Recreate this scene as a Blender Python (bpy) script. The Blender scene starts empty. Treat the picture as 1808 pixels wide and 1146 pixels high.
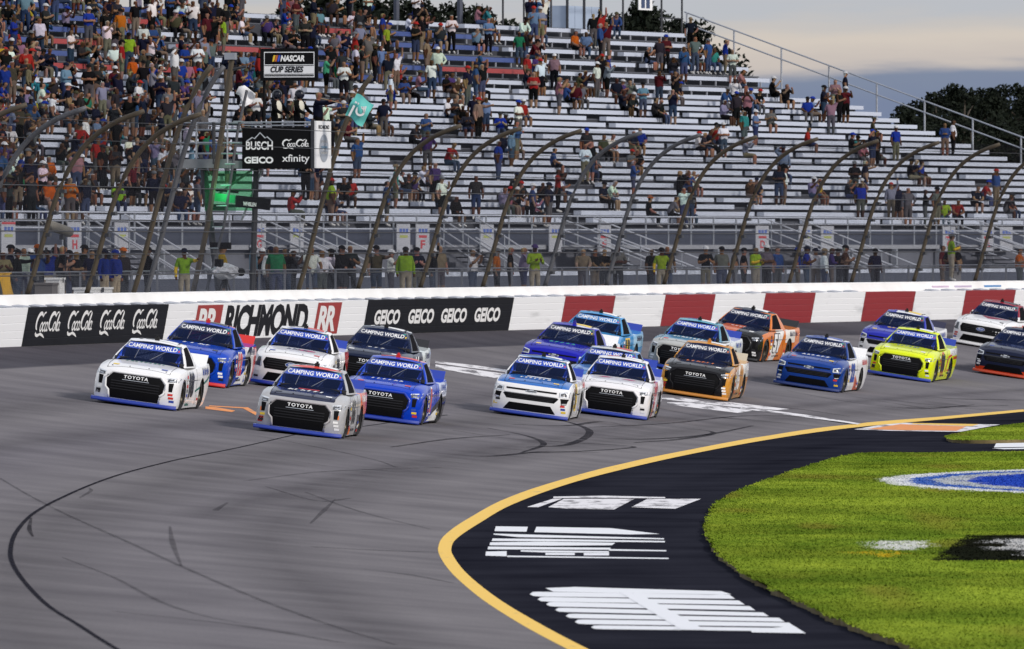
import bpy, bmesh, math, random
import numpy as np
from mathutils import Vector, Matrix
from mathutils.bvhtree import BVHTree
random.seed(7)
rng = np.random.default_rng(7)
R = math.radians

# ------------------------------------------------------------------ camera, sky, sun, exposure
scene = bpy.context.scene
F, U0, VH = 20000.0, 904.0, 430.0          # focal length in photo pixels, optical centre column, horizon row
H = 5.25                                    # camera height above the apron
cam_d = bpy.data.cameras.new('camera')
cam_d.sensor_width = 36.0
cam_d.lens = 36.0 * F / 1808.0
cam_d.clip_start = 1.0
cam_d.clip_end = 20000.0
cam_d.dof.use_dof = True
cam_d.dof.focus_distance = 285.0
cam_d.dof.aperture_fstop = 7.5
cam = bpy.data.objects.new('camera', cam_d)
cam.location = (0, 0, H)
cam.rotation_euler = (R(90) - math.atan((573 - VH) / F), 0, 0)
scene.collection.objects.link(cam)
scene.camera = cam

SUN_AZ, SUN_EL = R(128), R(30)              # clockwise from +Y, height above the horizon
world = bpy.data.worlds.new('World')
scene.world = world
world.use_nodes = True
wn, wl = world.node_tree.nodes, world.node_tree.links
wn.clear()
w_out = wn.new('ShaderNodeOutputWorld')
w_bg = wn.new('ShaderNodeBackground')
w_sky = wn.new('ShaderNodeTexSky')
w_sky.sky_type = 'NISHITA'
w_sky.sun_disc = False
w_sky.sun_elevation = SUN_EL
w_sky.sun_rotation = SUN_AZ
w_sky.air_density = 1.3
w_sky.dust_density = 2.0
w_tc = wn.new('ShaderNodeTexCoord')
w_sep = wn.new('ShaderNodeSeparateXYZ')
wl.new(w_tc.outputs['Generated'], w_sep.inputs[0])
# cloud deck: stratified bands of evening cloud, the same all round the horizon
w_map = wn.new('ShaderNodeMapping')
w_map.inputs['Scale'].default_value = (16.0, 16.0, 150.0)
wl.new(w_tc.outputs['Generated'], w_map.inputs[0])
w_n = wn.new('ShaderNodeTexNoise')
w_n.inputs['Scale'].default_value = 1.6
w_n.inputs['Detail'].default_value = 6.0
w_n.inputs['Roughness'].default_value = 0.55
wl.new(w_map.outputs[0], w_n.inputs['Vector'])
w_a = wn.new('ShaderNodeMath'); w_a.operation = 'MULTIPLY_ADD'
wl.new(w_n.outputs['Fac'], w_a.inputs[0]); w_a.inputs[1].default_value = 0.008; w_a.inputs[2].default_value = -0.004
w_b = wn.new('ShaderNodeMath'); w_b.operation = 'ADD'
wl.new(w_sep.outputs[2], w_b.inputs[0]); wl.new(w_a.outputs[0], w_b.inputs[1])
w_c = wn.new('ShaderNodeMath'); w_c.operation = 'MULTIPLY'; w_c.inputs[1].default_value = 20.0
wl.new(w_b.outputs[0], w_c.inputs[0])
w_r = wn.new('ShaderNodeValToRGB')
w_r.color_ramp.interpolation = 'EASE'
cr = w_r.color_ramp.elements
cr[0].position = 0.0; cr[0].color = (3.2, 3.3, 4.0, 1)
cr[1].position = 1.0; cr[1].color = (5.6, 5.9, 6.6, 1)
for p_, c_ in ((0.16, (3.0, 3.2, 4.1)), (0.225, (1.45, 1.85, 2.95)), (0.285, (1.65, 2.05, 3.0)), (0.325, (4.9, 4.4, 4.1)),
               (0.365, (5.4, 4.85, 4.35)), (0.40, (4.7, 4.5, 4.4)), (0.44, (4.1, 4.3, 4.7)), (0.6, (4.6, 4.9, 5.6))):
    e_ = w_r.color_ramp.elements.new(p_); e_.color = (*c_, 1)
wl.new(w_c.outputs[0], w_r.inputs[0])
w_mix = wn.new('ShaderNodeMixRGB')
w_mix.inputs[0].default_value = 0.9
wl.new(w_sky.outputs[0], w_mix.inputs[1]); wl.new(w_r.outputs[0], w_mix.inputs[2])
w_bg.inputs[1].default_value = 0.115
wl.new(w_mix.outputs[0], w_bg.inputs[0]); wl.new(w_bg.outputs[0], w_out.inputs[0])

sun_d = bpy.data.lights.new('sun', 'SUN')
sun_d.energy = 2.5
sun_d.angle = R(9)
sun_d.color = (1.0, 0.93, 0.85)
sun = bpy.data.objects.new('sun', sun_d)
sd_ = Vector((math.sin(SUN_AZ) * math.cos(SUN_EL), math.cos(SUN_AZ) * math.cos(SUN_EL), math.sin(SUN_EL)))
sun.rotation_euler = sd_.to_track_quat('Z', 'Y').to_euler()
scene.collection.objects.link(sun)
scene.view_settings.view_transform = 'Standard'
scene.view_settings.look = 'None'
scene.view_settings.exposure = 0.14
scene.view_settings.gamma = 1.0
scene.view_settings.use_curve_mapping = False
scene.render.engine = 'CYCLES'
scene.cycles.max_bounces = 6
scene.cycles.transparent_max_bounces = 24

# ------------------------------------------------------------------ materials
MATS = {}
def new_mat(name):
    m = bpy.data.materials.new(name); m.use_nodes = True
    nt = m.node_tree
    return m, nt, nt.nodes['Principled BSDF']

def mat(name, col, rough=0.6, metal=0.0, var=0.12, scale=6.0, bump=0.0, coat=0.0, spec=0.5):
    """plain procedural paint / plastic / metal: colour with a little mottling and optional relief"""
    if name in MATS: return MATS[name]
    m, nt, b = new_mat(name)
    tc = nt.nodes.new('ShaderNodeTexCoord')
    n = nt.nodes.new('ShaderNodeTexNoise'); n.inputs['Scale'].default_value = scale; n.inputs['Detail'].default_value = 5
    nt.links.new(tc.outputs['Object'], n.inputs['Vector'])
    mx = nt.nodes.new('ShaderNodeMixRGB')
    mx.inputs[1].default_value = (*[c * (1 - var) for c in col], 1)
    mx.inputs[2].default_value = (*[min(1, c * (1 + var)) for c in col], 1)
    nt.links.new(n.outputs['Fac'], mx.inputs[0]); nt.links.new(mx.outputs[0], b.inputs['Base Color'])
    b.inputs['Roughness'].default_value = rough; b.inputs['Metallic'].default_value = metal
    b.inputs['Coat Weight'].default_value = coat
    b.inputs['Specular IOR Level'].default_value = spec
    if bump:
        bp = nt.nodes.new('ShaderNodeBump'); bp.inputs['Strength'].default_value = bump; bp.inputs['Distance'].default_value = 0.02
        nt.links.new(n.outputs['Fac'], bp.inputs['Height']); nt.links.new(bp.outputs[0], b.inputs['Normal'])
    MATS[name] = m
    return m

def emis(name, col, strength):
    if name in MATS: return MATS[name]
    m, nt, b = new_mat(name)
    b.inputs['Base Color'].default_value = (*col, 1)
    b.inputs['Emission Color'].default_value = (*col, 1)
    b.inputs['Emission Strength'].default_value = strength
    MATS[name] = m
    return m

# ------------------------------------------------------------------ scene helpers
COL = scene.collection
def mesh_from(name, verts, faces, mats=None, mids=None, smooth=False):
    me = bpy.data.meshes.new(name)
    me.from_pydata([tuple(v) for v in verts], [], [tuple(f) for f in faces])
    for m in (mats or []): me.materials.append(m)
    if mids is not None: me.polygons.foreach_set('material_index', np.asarray(mids, dtype=np.int32))
    if smooth: me.polygons.foreach_set('use_smooth', np.ones(len(me.polygons), dtype=bool))
    me.update()
    return me

def link(name, data, parent=None, M=None):
    o = bpy.data.objects.new(name, data)
    COL.objects.link(o)
    if parent is not None: o.parent = parent
    if M is not None: o.matrix_local = M
    return o

def tag(o, label=None, cat=None, group=None, kind=None):
    if label: o['label'] = label
    if cat: o['category'] = cat
    if group: o['group'] = group
    if kind: o['kind'] = kind
    return o

def empty(name, M=None):
    o = bpy.data.objects.new(name, None); COL.objects.link(o)
    o.empty_display_size = 0.2
    if M is not None: o.matrix_world = M
    return o

class MB:
    """collects boxes, tubes and strips into one mesh"""
    def __init__(s): s.v, s.f, s.m = [], [], []
    def add(s, verts, faces, mi=0):
        k = len(s.v); s.v.extend(tuple(map(float, p)) for p in verts)
        for f in faces: s.f.append(tuple(i + k for i in f)); s.m.append(mi)
    def box(s, x0, x1, y0, y1, z0, z1, mi=0, M=None):
        P = [(x0, y0, z0), (x1, y0, z0), (x1, y1, z0), (x0, y1, z0), (x0, y0, z1), (x1, y0, z1), (x1, y1, z1), (x0, y1, z1)]
        if M is not None: P = [tuple(M @ Vector(p)) for p in P]
        s.add(P, [(0, 3, 2, 1), (4, 5, 6, 7), (0, 1, 5, 4), (1, 2, 6, 5), (2, 3, 7, 6), (3, 0, 4, 7)], mi)
        return s
    def tube(s, pts, r, n=6, mi=0, caps=True):
        pts = [Vector(p) for p in pts]
        rs = r if isinstance(r, (list, tuple)) else [r] * len(pts)
        rings = []
        up = Vector((0, 0, 1))
        for i, p in enumerate(pts):
            t = (pts[min(i + 1, len(pts) - 1)] - pts[max(i - 1, 0)])
            if t.length < 1e-9: t = Vector((0, 0, 1))
            t.normalize()
            a = t.cross(up if abs(t.z) < 0.9 else Vector((1, 0, 0))); a.normalize()
            b = t.cross(a)
            rings.append([p + (a * math.cos(2 * math.pi * k / n) + b * math.sin(2 * math.pi * k / n)) * rs[i] for k in range(n)])
        V = [q for rg in rings for q in rg]
        Fc = []
        for i in range(len(pts) - 1):
            for k in range(n):
                Fc.append((i * n + k, i * n + (k + 1) % n, (i + 1) * n + (k + 1) % n, (i + 1) * n + k))
        if caps:
            Fc.append(tuple(range(n - 1, -1, -1))); Fc.append(tuple((len(pts) - 1) * n + k for k in range(n)))
        s.add(V, Fc, mi)
        return s
    def ell(s, c, rx, ry, rz, nu=10, nv=6, mi=0, z0=-1.0):
        c = Vector(c); V = []; Fc = []
        for j in range(nv + 1):
            ph = math.asin(z0) + (math.pi / 2 - math.asin(z0)) * j / nv
            for i in range(nu):
                th = 2 * math.pi * i / nu
                V.append((c.x + rx * math.cos(ph) * math.cos(th), c.y + ry * math.cos(ph) * math.sin(th), c.z + rz * math.sin(ph)))
        for j in range(nv):
            for i in range(nu):
                Fc.append((j * nu + i, j * nu + (i + 1) % nu, (j + 1) * nu + (i + 1) % nu, (j + 1) * nu + i))
        s.add(V, Fc, mi)
        return s
    def mesh(s, name, mats, smooth=False): return mesh_from(name, s.v, s.f, mats if isinstance(mats, (list, tuple)) else [mats], s.m, smooth)
    def build(s, name, mats, parent=None, M=None, smooth=False): return link(name, s.mesh(name, mats, smooth), parent, M)

def sharp(me, ang=35):
    """smooth shading with edges sharper than ang kept crisp"""
    bm = bmesh.new(); bm.from_mesh(me)
    for f in bm.faces: f.smooth = True
    for e in bm.edges:
        if len(e.link_faces) == 2 and e.calc_face_angle(0) > R(ang): e.smooth = False
    bm.to_mesh(me); bm.free()
    return me

# a scratch scene for evaluating modifiers and lettering quickly
TMP = bpy.data.scenes.new('scratch')
def tmp_link(name, data):
    o = bpy.data.objects.new(name, data); TMP.collection.objects.link(o); return o
def tmp_eval(o):
    with bpy.context.temp_override(scene=TMP, view_layer=TMP.view_layers[0]):
        dg = bpy.context.evaluated_depsgraph_get(); dg.update()
        return bpy.data.meshes.new_from_object(o.evaluated_get(dg))

# lettering: the built-in face turned into flat 2-D triangles
_TX = {}
def text2d(s, bold=0.0, shear=0.0, width=None, height=None, res=3, spacing=1.0):
    """(verts [n,2], faces) of the word, lower-left at 0,0; scaled to width / height"""
    key = (s, bold, shear, res, spacing)
    if key not in _TX:
        c = bpy.data.curves.new('lettering', 'FONT')
        c.body = s; c.resolution_u = res; c.offset = bold; c.shear = shear; c.fill_mode = 'FRONT'; c.space_character = spacing
        o = tmp_link('lettering', c)
        me = tmp_eval(o)
        V = np.array([v.co[:2] for v in me.vertices]); Fc = [tuple(p.vertices) for p in me.polygons]
        bpy.data.objects.remove(o); bpy.data.curves.remove(c); bpy.data.meshes.remove(me)
        V = V - V.min(0)
        _TX[key] = (V, Fc)
    V, Fc = _TX[key]
    V = V.copy(); ext = V.max(0)
    if height: V[:, 1] *= height / ext[1]
    if width: V[:, 0] *= width / ext[0]
    elif height: V[:, 0] *= height / ext[1]
    return V, Fc

def stroke2d(lines, w):
    """thick pen strokes: list of polylines -> quads; w half width (number or per-line list)"""
    V, Fc = [], []
    for li, pl in enumerate(lines):
        P = np.array(pl, float); ww = w[li] if isinstance(w, (list, tuple)) else w
        T = np.gradient(P, axis=0); T /= np.maximum(1e-9, np.linalg.norm(T, axis=1))[:, None]
        N = np.stack([-T[:, 1], T[:, 0]], 1)
        wv = np.broadcast_to(np.asarray(ww, float), (len(P),)) if np.ndim(ww) else np.full(len(P), ww)
        k = len(V)
        for p, n, x in zip(P, N, wv): V.append(p + n * x); V.append(p - n * x)
        for i in range(len(P) - 1): Fc.append((k + 2 * i, k + 2 * i + 1, k + 2 * i + 3, k + 2 * i + 2))
    return np.array(V), Fc

def merge2d(items):
    V, Fc = [], []
    for v, f in items:
        k = len(V); V.extend(list(map(tuple, v))); Fc.extend(tuple(i + k for i in q) for q in f)
    return np.array(V), Fc

def shift2d(vf, dx, dy): return vf[0] + np.array([dx, dy]), vf[1]

def arc(cx, cy, rx, ry, a0, a1, n=12):
    return [(cx + rx * math.cos(R(a0 + (a1 - a0) * i / n)), cy + ry * math.sin(R(a0 + (a1 - a0) * i / n))) for i in range(n + 1)]

def script_logo():
    """flowing script of two linked words with a swoosh under the first capital, unit height ~1, width ~2.9"""
    L, W = [], []
    def capital(x, tail):
        p = arc(x + 0.42, 0.62, 0.36, 0.36, 35, 250, 16)
        L.append(p); W.append([0.03 + 0.075 * math.sin(math.pi * i / 16) for i in range(17)])
        if tail: L.append([(x + 0.2, 0.16), (x + 0.3, 0.06), (x + 0.55, 0.03), (x + 0.85, 0.10), (x + 1.2, 0.02), (x + 1.45, -0.08)]); W.append([.05, .06, .07, .06, .05, .015])
        else: L.append([(x + 0.3, 0.28), (x + 0.45, 0.24), (x + 0.6, 0.33)]); W.append([.05, .05, .03])
        L.append([(x + 0.70, 0.83), (x + 0.82, 0.99), (x + 1.0, 1.02)]); W.append([.05, .05, .03])
    def o(x): L.append(arc(x, 0.40, 0.13, 0.18, 0, 360, 14)); W.append(0.045)
    def cc(x): L.append(arc(x, 0.40, 0.13, 0.18, 40, 320, 12)); W.append(0.045)
    def a(x):
        o(x); L.append([(x + 0.14, 0.58), (x + 0.13, 0.30), (x + 0.2, 0.22), (x + 0.27, 0.27)]); W.append(0.045)
    def ll(x): L.append([(x, 0.25), (x - 0.03, 0.6), (x + 0.07, 1.0), (x + 0.12, 0.9), (x + 0.03, 0.45), (x + 0.03, 0.27), (x + 0.12, 0.24)]); W.append(0.04)
    capital(0, True); o(0.78); cc(1.09); a(1.38)
    L.append([(1.66, 0.42), (1.80, 0.46)]); W.append(0.04)
    capital(1.62, False); o(2.40); ll(2.65); a(2.90)
    V, Fc = stroke2d(L, W)
    V = V + np.stack([V[:, 1] * 0.22, V[:, 1] * 0], 1)
    V = V - V.min(0)
    return V, Fc

# ------------------------------------------------------------------ plan of the site (metres; Y away from the camera, X to the right)
_u = np.arange(-2400.0, 3101.0, 10.0)
_wy = 306.0 + 0.067 * _u
_wx = (_u - U0) / F * _wy
_ws = np.concatenate([[0], np.cumsum(np.hypot(np.diff(_wx), np.diff(_wy)))])
_ws -= np.interp(0.0, _u, _ws)
ZW = 2.44                                    # track height at the foot of the outer wall
LEAN = math.tan(R(10.5))                     # wall and fence posts stand square to the banking
def s_of_u(u): return float(np.interp(u, _u, _ws))
def wall_xy(s): return np.array([np.interp(s, _ws, _wx), np.interp(s, _ws, _wy)])
def wall_t(s):
    d = wall_xy(s + 0.5) - wall_xy(s - 0.5); return d / np.hypot(*d)
def wall_in(s):
    t = wall_t(s); return np.array([t[1], -t[0]])
def site(s, o, z):
    """point at arc length s along the outer wall, o metres behind it, height z"""
    p = wall_xy(s) - wall_in(s) * o
    return Vector((p[0], p[1], z))
def face(s, h, off=0.0):
    """point on the leaning front face of the wall"""
    p = wall_xy(s) + wall_in(s) * (h * LEAN + off)
    return Vector((p[0], p[1], ZW + h))
def to_px(p): return (U0 + F * p[0] / p[1], VH + (H - p[2]) * F / p[1])
_SX = {}
def s_at_px(u, o):
    """arc length at which the line o metres behind the wall passes photo column u"""
    if not _SX:
        ss = np.linspace(-40, 215, 400); _SX['s'] = ss
        _SX['p'] = np.array([wall_xy(q) for q in ss]); _SX['n'] = np.array([wall_in(q) for q in ss])
    p = _SX['p'] - _SX['n'] * o
    return float(np.interp(u, U0 + F * p[:, 0] / p[:, 1], _SX['s']))

_yo = [(1808, 723), (1660, 736), (1500, 750), (1360, 769), (1220, 794), (1100, 819), (1000, 845), (900, 878), (832, 913), (788, 943), (774, 965), (778, 985), (800, 1015), (850, 1058), (920, 1103), (1000, 1146), (1110, 1200), (1290, 1280), (1600, 1400)]
_yi = [(1808, 727), (1660, 741), (1500, 756), (1360, 776), (1220, 802), (1100, 829), (1000, 856), (905, 891), (850, 922), (808, 950), (797, 968), (802, 985), (826, 1015), (880, 1058), (955, 1103), (1037, 1146), (1150, 1200), (1335, 1280), (1650, 1400)]
def flat_px(u, v, z=0.0):
    Y = (H - z) * F / (v - VH); return np.array([(u - U0) / F * Y, Y])
_yc = np.array([flat_px(*p) for p in _yo])[::-1]       # near to far
def x_yellow(Y):
    Y = np.asarray(Y, float)
    return np.where(Y > _yc[-1, 1], x_wall(Y) + (_yc[-1, 0] - x_wall(_yc[-1, 1])), np.interp(Y, _yc[:, 1], _yc[:, 0]))
def x_wall(Y):
    Y = np.asarray(Y, float); return ((Y - 306.0) / 0.067 - U0) / F * Y
def surf(X, Y):
    a, b = x_yellow(Y), x_wall(Y)
    t = np.clip((a - X) / (a - b), 0, 1.02)
    return ZW * (0.86 * t + 0.14 * t * t)
def px_ground(u, v):
    """where the ray through photo pixel (u, v) meets the track or apron"""
    Y = np.linspace(90, 460, 3000)
    X = (u - U0) / F * Y
    dz = (H - (v - VH) / F * Y) - surf(X, Y)
    i = int(np.argmax(dz <= 0))
    i = max(i, 1)
    k = dz[i - 1] / (dz[i - 1] - dz[i]) if dz[i] != dz[i - 1] else 0
    y = Y[i - 1] + k * (Y[i] - Y[i - 1])
    return np.array([(u - U0) / F * y, y])

# ------------------------------------------------------------------ ground, track, apron
def asphalt(name, c0, c1, streak, speck=0.25, band=None, spec=0.2):
    m, nt, b = new_mat(name)
    N, L = nt.nodes, nt.links
    tc = N.new('ShaderNodeTexCoord')
    mp = N.new('ShaderNodeMapping'); mp.inputs['Scale'].default_value = (9.0, 0.9, 1)
    L.new(tc.outputs['UV'], mp.inputs[0])
    n1 = N.new('ShaderNodeTexNoise'); n1.inputs['Scale'].default_value = 1.0; n1.inputs['Detail'].default_value = 3; n1.inputs['Roughness'].default_value = 0.5
    L.new(mp.outputs[0], n1.inputs['Vector'])
    n2 = N.new('ShaderNodeTexNoise'); n2.inputs['Scale'].default_value = 0.35; n2.inputs['Detail'].default_value = 4; n2.inputs['Roughness'].default_value = 0.5
    L.new(tc.outputs['Object'], n2.inputs['Vector'])
    n3 = N.new('ShaderNodeTexNoise'); n3.inputs['Scale'].default_value = 26.0; n3.inputs['Detail'].default_value = 2
    L.new(tc.outputs['Object'], n3.inputs['Vector'])
    r1 = N.new('ShaderNodeValToRGB')
    r1.color_ramp.elements[0].position = 0.30; r1.color_ramp.elements[0].color = (*c0, 1)
    r1.color_ramp.elements[1].position = 0.70; r1.color_ramp.elements[1].color = (*c1, 1)
    mxf = N.new('ShaderNodeMath'); mxf.operation = 'MULTIPLY_ADD'; mxf.inputs[1].default_value = streak
    ad = N.new('ShaderNodeMath'); ad.operation = 'MULTIPLY'; ad.inputs[1].default_value = 1 - streak
    L.new(n2.outputs['Fac'], ad.inputs[0]); L.new(n1.outputs['Fac'], mxf.inputs[0]); L.new(ad.outputs[0], mxf.inputs[2])
    L.new(mxf.outputs[0], r1.inputs[0])
    sp = N.new('ShaderNodeMixRGB'); sp.blend_type = 'MULTIPLY'; sp.inputs[0].default_value = speck
    L.new(r1.outputs[0], sp.inputs[1])
    r3 = N.new('ShaderNodeValToRGB'); r3.color_ramp.elements[0].position = 0.3; r3.color_ramp.elements[0].color = (0.35, 0.35, 0.36, 1); r3.color_ramp.elements[1].position = 0.62
    L.new(n3.outputs['Fac'], r3.inputs[0]); L.new(r3.outputs[0], sp.inputs[2])
    last = sp.outputs[0]
    if band:                                # newer, darker sealed lane beside the wall and rubbered groove, by lane (UV x)
        sx = N.new('ShaderNodeSeparateXYZ'); L.new(tc.outputs['UV'], sx.inputs[0])
        wob = N.new('ShaderNodeMath'); wob.operation = 'MULTIPLY_ADD'; wob.inputs[1].default_value = 0.02
        L.new(n1.outputs['Fac'], wob.inputs[0]); L.new(sx.outputs[0], wob.inputs[2])
        rb = N.new('ShaderNodeValToRGB'); rb.color_ramp.elements[0].position = 0; rb.color_ramp.elements[0].color = (1, 1, 1, 1)
        rb.color_ramp.elements[1].position = 1.0; rb.color_ramp.elements[1].color = band[-1][1]
        for p, c in band[:-1]:
            e = rb.color_ramp.elements.new(p); e.color = c
        L.new(wob.outputs[0], rb.inputs[0])
        mb = N.new('ShaderNodeMixRGB'); mb.blend_type = 'MULTIPLY'; mb.inputs[0].default_value = 1
        L.new(last, mb.inputs[1]); L.new(rb.outputs[0], mb.inputs[2]); last = mb.outputs[0]
    L.new(last, b.inputs['Base Color'])
    b.inputs['Roughness'].default_value = 0.75
    b.inputs["Specular IOR Level"].default_value = spec
    bp = N.new('ShaderNodeBump'); bp.inputs['Strength'].default_value = 0.25; bp.inputs['Distance'].default_value = 0.01
    L.new(n3.outputs['Fac'], bp.inputs['Height']); L.new(bp.outputs[0], b.inputs['Normal'])
    return m

g1 = 0.80
M_TRACK = asphalt('track_asphalt', (0.140, 0.132, 0.143), (0.208, 0.197, 0.207), 0.2, 0.25,
                  [(0.08, (1, 1, 1, 1)), (0.2, (.92, .92, .94, 1)), (0.3, (.98, .98, .98, 1)), (0.44, (.88, .88, .92, 1)), (0.56, (1, 1, 1, 1)), (0.7, (.93, .93, .95, 1)), (0.855, (1.0, 1.0, 1.0, 1)), (0.865, (.42, .43, .48, 1)), (1.0, (.5, .5, .55, 1))], 0.0)
M_APRON = asphalt('apron_asphalt', (0.0095, 0.010, 0.016), (0.030, 0.031, 0.043), 0.4, 0.3, None, 0.0)

def grid_sheet(name, P, nu, nv, material, uv=None, kind='structure'):
    faces = [(j * nu + i, j * nu + i + 1, (j + 1) * nu + i + 1, (j + 1) * nu + i) for j in range(nv - 1) for i in range(nu - 1)]
    me = mesh_from(name, P, faces, [material], None, True)
    if uv is not None:
        lay = me.uv_layers.new(name='UVMap')
        idx = np.zeros(len(me.loops), dtype=np.int32); me.loops.foreach_get('vertex_index', idx)
        lay.data.foreach_set('uv', np.asarray(uv, dtype=np.float32)[idx].ravel())
    return tag(link(name, me), kind=kind)

Ys = np.concatenate([np.arange(84, 300, 2.5), np.arange(300, 500, 4.0)])
Ts = np.linspace(-0.004, 1.0, 41)
P, UV = [], []
for Y in Ys:
    a, b = float(x_yellow(Y)), float(x_wall(Y))
    for t in Ts:
        X = a + (b - a) * t
        P.append((X, Y, float(surf(X, Y)) - (0.004 if t < 0 else 0))); UV.append((t, Y / 40.0))
grid_sheet('race_track', P, len(Ts), len(Ys), M_TRACK, UV)
P, UV = [], []
Xs = [0, 0.3, 1, 3, 7, 15, 30, 60, 120]
for Y in Ys:
    a = float(x_yellow(Y)) - 0.06
    for d in Xs: P.append((a + d, Y, -0.003)); UV.append((d / 20, Y / 40.0))
grid_sheet('apron', P, len(Xs), len(Ys), M_APRON, UV)
M_DIRT = mat('dry_ground', (0.16, 0.15, 0.12), 0.95, var=0.3, scale=0.4)
mb = MB(); mb.add([(-9000, -3000, -1.2), (9000, -3000, -1.2), (9000, 14000, -1.2), (-9000, 14000, -1.2)], [(0, 1, 2, 3)])
tag(mb.build('ground', M_DIRT), kind='structure')

def ground_paint(name, polys, material, dz=0.006, kind='structure', on=None):
    """flat painted shapes given by where their corners lie; cut up so that they follow the banking"""
    bm = bmesh.new()
    for poly in polys:
        pts = [(on(*p) if on else px_ground(*p)) for p in poly]
        vs = [bm.verts.new((q[0], q[1], 0)) for q in pts]
        try: bm.faces.new(vs)
        except ValueError: continue
    bmesh.ops.triangulate(bm, faces=bm.faces[:])
    xs = [v.co.x for v in bm.verts]; ys = [v.co.y for v in bm.verts]
    for ax, lo, hi, st in ((0, min(xs), max(xs), 1.5), (1, min(ys), max(ys), 5.0)):
        for c in np.arange(lo + st, hi, st):
            no = (1, 0, 0) if ax == 0 else (0, 1, 0); co = (c, 0, 0) if ax == 0 else (0, c, 0)
            bmesh.ops.bisect_plane(bm, geom=bm.verts[:] + bm.edges[:] + bm.faces[:], plane_co=co, plane_no=no)
    for v in bm.verts: v.co.z = float(surf(v.co.x, v.co.y)) + dz
    for f in bm.faces:
        if f.normal.z < 0: f.normal_flip()
    bmesh.ops.recalc_face_normals(bm, faces=bm.faces[:])
    me = bpy.data.meshes.new(name); bm.to_mesh(me); bm.free()
    me.materials.append(material)
    return tag(link(name, me), kind=kind)

def ground_strip(name, pts, w, material, dz=0.006, sm=6):
    """a stripe of given half width along photo points, smoothed"""
    q = np.array([px_ground(*p) for p in pts])
    q = smooth_line(q, sm)
    T = np.gradient(q, axis=0); T /= np.linalg.norm(T, axis=1)[:, None]
    Nn = np.stack([-T[:, 1], T[:, 0]], 1)
    ww = np.interp(np.linspace(0, 1, len(q)), np.linspace(0, 1, len(w)), w) if np.ndim(w) else np.full(len(q), w)
    V, Fc = [], []
    for p, n, x in zip(q, Nn, ww):
        for sgn in (1, -1):
            a = p + n * x * sgn; V.append((a[0], a[1], float(surf(a[0], a[1])) + dz))
    for i in range(len(q) - 1): Fc.append((2 * i, 2 * i + 1, 2 * i + 3, 2 * i + 2))
    me = mesh_from(name, V, Fc, [material])
    return tag(link(name, me), kind='structure')

def smooth_line(q, k):
    """Catmull-Rom through q with k steps per span"""
    q = np.asarray(q, float); out = []
    ext = np.vstack([2 * q[0] - q[1], q, 2 * q[-1] - q[-2]])
    for i in range(len(q) - 1):
        p0, p1, p2, p3 = ext[i:i + 4]
        for t in np.linspace(0, 1, k, endpoint=False):
            out.append(0.5 * ((2 * p1) + (-p0 + p2) * t + (2 * p0 - 5 * p1 + 4 * p2 - p3) * t ** 2 + (-p0 + 3 * p1 - 3 * p2 + p3) * t ** 3))
    out.append(q[-1])
    return np.array(out)

def worn(name, col, wear, thr=0.5, scale=3.0, stretch=(1, 0.25, 1)):
    """road paint rubbed through to the asphalt in patches"""
    m, nt, b = new_mat(name); N, L = nt.nodes, nt.links
    tc = N.new('ShaderNodeTexCoord'); mp = N.new('ShaderNodeMapping'); mp.inputs['Scale'].default_value = stretch
    L.new(tc.outputs['Object'], mp.inputs[0])
    n = N.new('ShaderNodeTexNoise'); n.inputs['Scale'].default_value = scale; n.inputs['Detail'].default_value = 8; n.inputs['Roughness'].default_value = 0.65
    L.new(mp.outputs[0], n.inputs['Vector'])
    r = N.new('ShaderNodeValToRGB'); r.color_ramp.elements[0].position = thr - 0.12; r.color_ramp.elements[0].color = (*wear, 1)
    r.color_ramp.elements[1].position = thr; r.color_ramp.elements[1].color = (*col, 1)
    L.new(n.outputs['Fac'], r.inputs[0]); L.new(r.outputs[0], b.inputs['Base Color'])
    b.inputs['Roughness'].default_value = 0.7
    return m
M_YEL = worn('yellow_road_paint', (0.80, 0.50, 0.07), (0.42, 0.30, 0.12), 0.40)
M_WPA = worn('white_road_paint', (0.72, 0.73, 0.76), (0.30, 0.30, 0.33), 0.36)
M_WPT = worn('worn_white_road_paint', (0.70, 0.68, 0.70), (0.12, 0.11, 0.12), 0.50, 2.2)
M_ORP = worn('orange_road_paint', (0.70, 0.24, 0.05), (0.30, 0.18, 0.12), 0.42)

qo = smooth_line([flat_px(*p) for p in _yo], 5); qi = smooth_line([flat_px(*p) for p in _yi], 5)
V, Fc = [], []
for a, b in zip(qo, qi):
    for q in (a, (a + b) / 2, b): V.append((q[0], q[1], float(surf(q[0], q[1])) + 0.006))
for i in range(len(qo) - 1):
    for k in (0, 1): Fc.append((3 * i + k, 3 * i + k + 1, 3 * i + k + 4, 3 * i + k + 3))
tag(link('yellow_boundary_line', mesh_from('yellow_boundary_line', V, Fc, [M_YEL])), kind='structure')

# lettering on the apron, laid out long so that it reads from up the track
def Z1(*pts): return [(760 + x * 0.3982, 780 + y * 0.3982) for x, y in pts]
def pill(x0, x1, y0, y1, th, r=0.5):
    return Z1((x0 + 14, y0 - th * 0.45), (x0 + 40, y0 - th * .5), (x1, y1 - th * 0.5), (x1 + 26, y1 + th * .38), (x0 + 50, y0 + th * 0.5), (x0 + 16, y0 + th * .4), (x0, y0))
rows = [(440, 1325, 677, 690, 21), (475, 1368, 700, 716, 21), (513, 1415, 722, 741, 21), (553, 1475, 747, 768, 19), (600, 1545, 774, 792, 20), (640, 1590, 800, 814, 21), (712, 1600, 824, 836, 17)]
polys = [pill(a, b, c, d, t) for a, b, c, d, t in rows]
polys += [Z1((510, 650), (640, 645), (1290, 664), (1335, 678), (1250, 680), (545, 666)), ]
ground_paint('apron_lettering', polys, M_WPA, 0.004, on=lambda u, v: flat_px(u, v))
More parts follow.
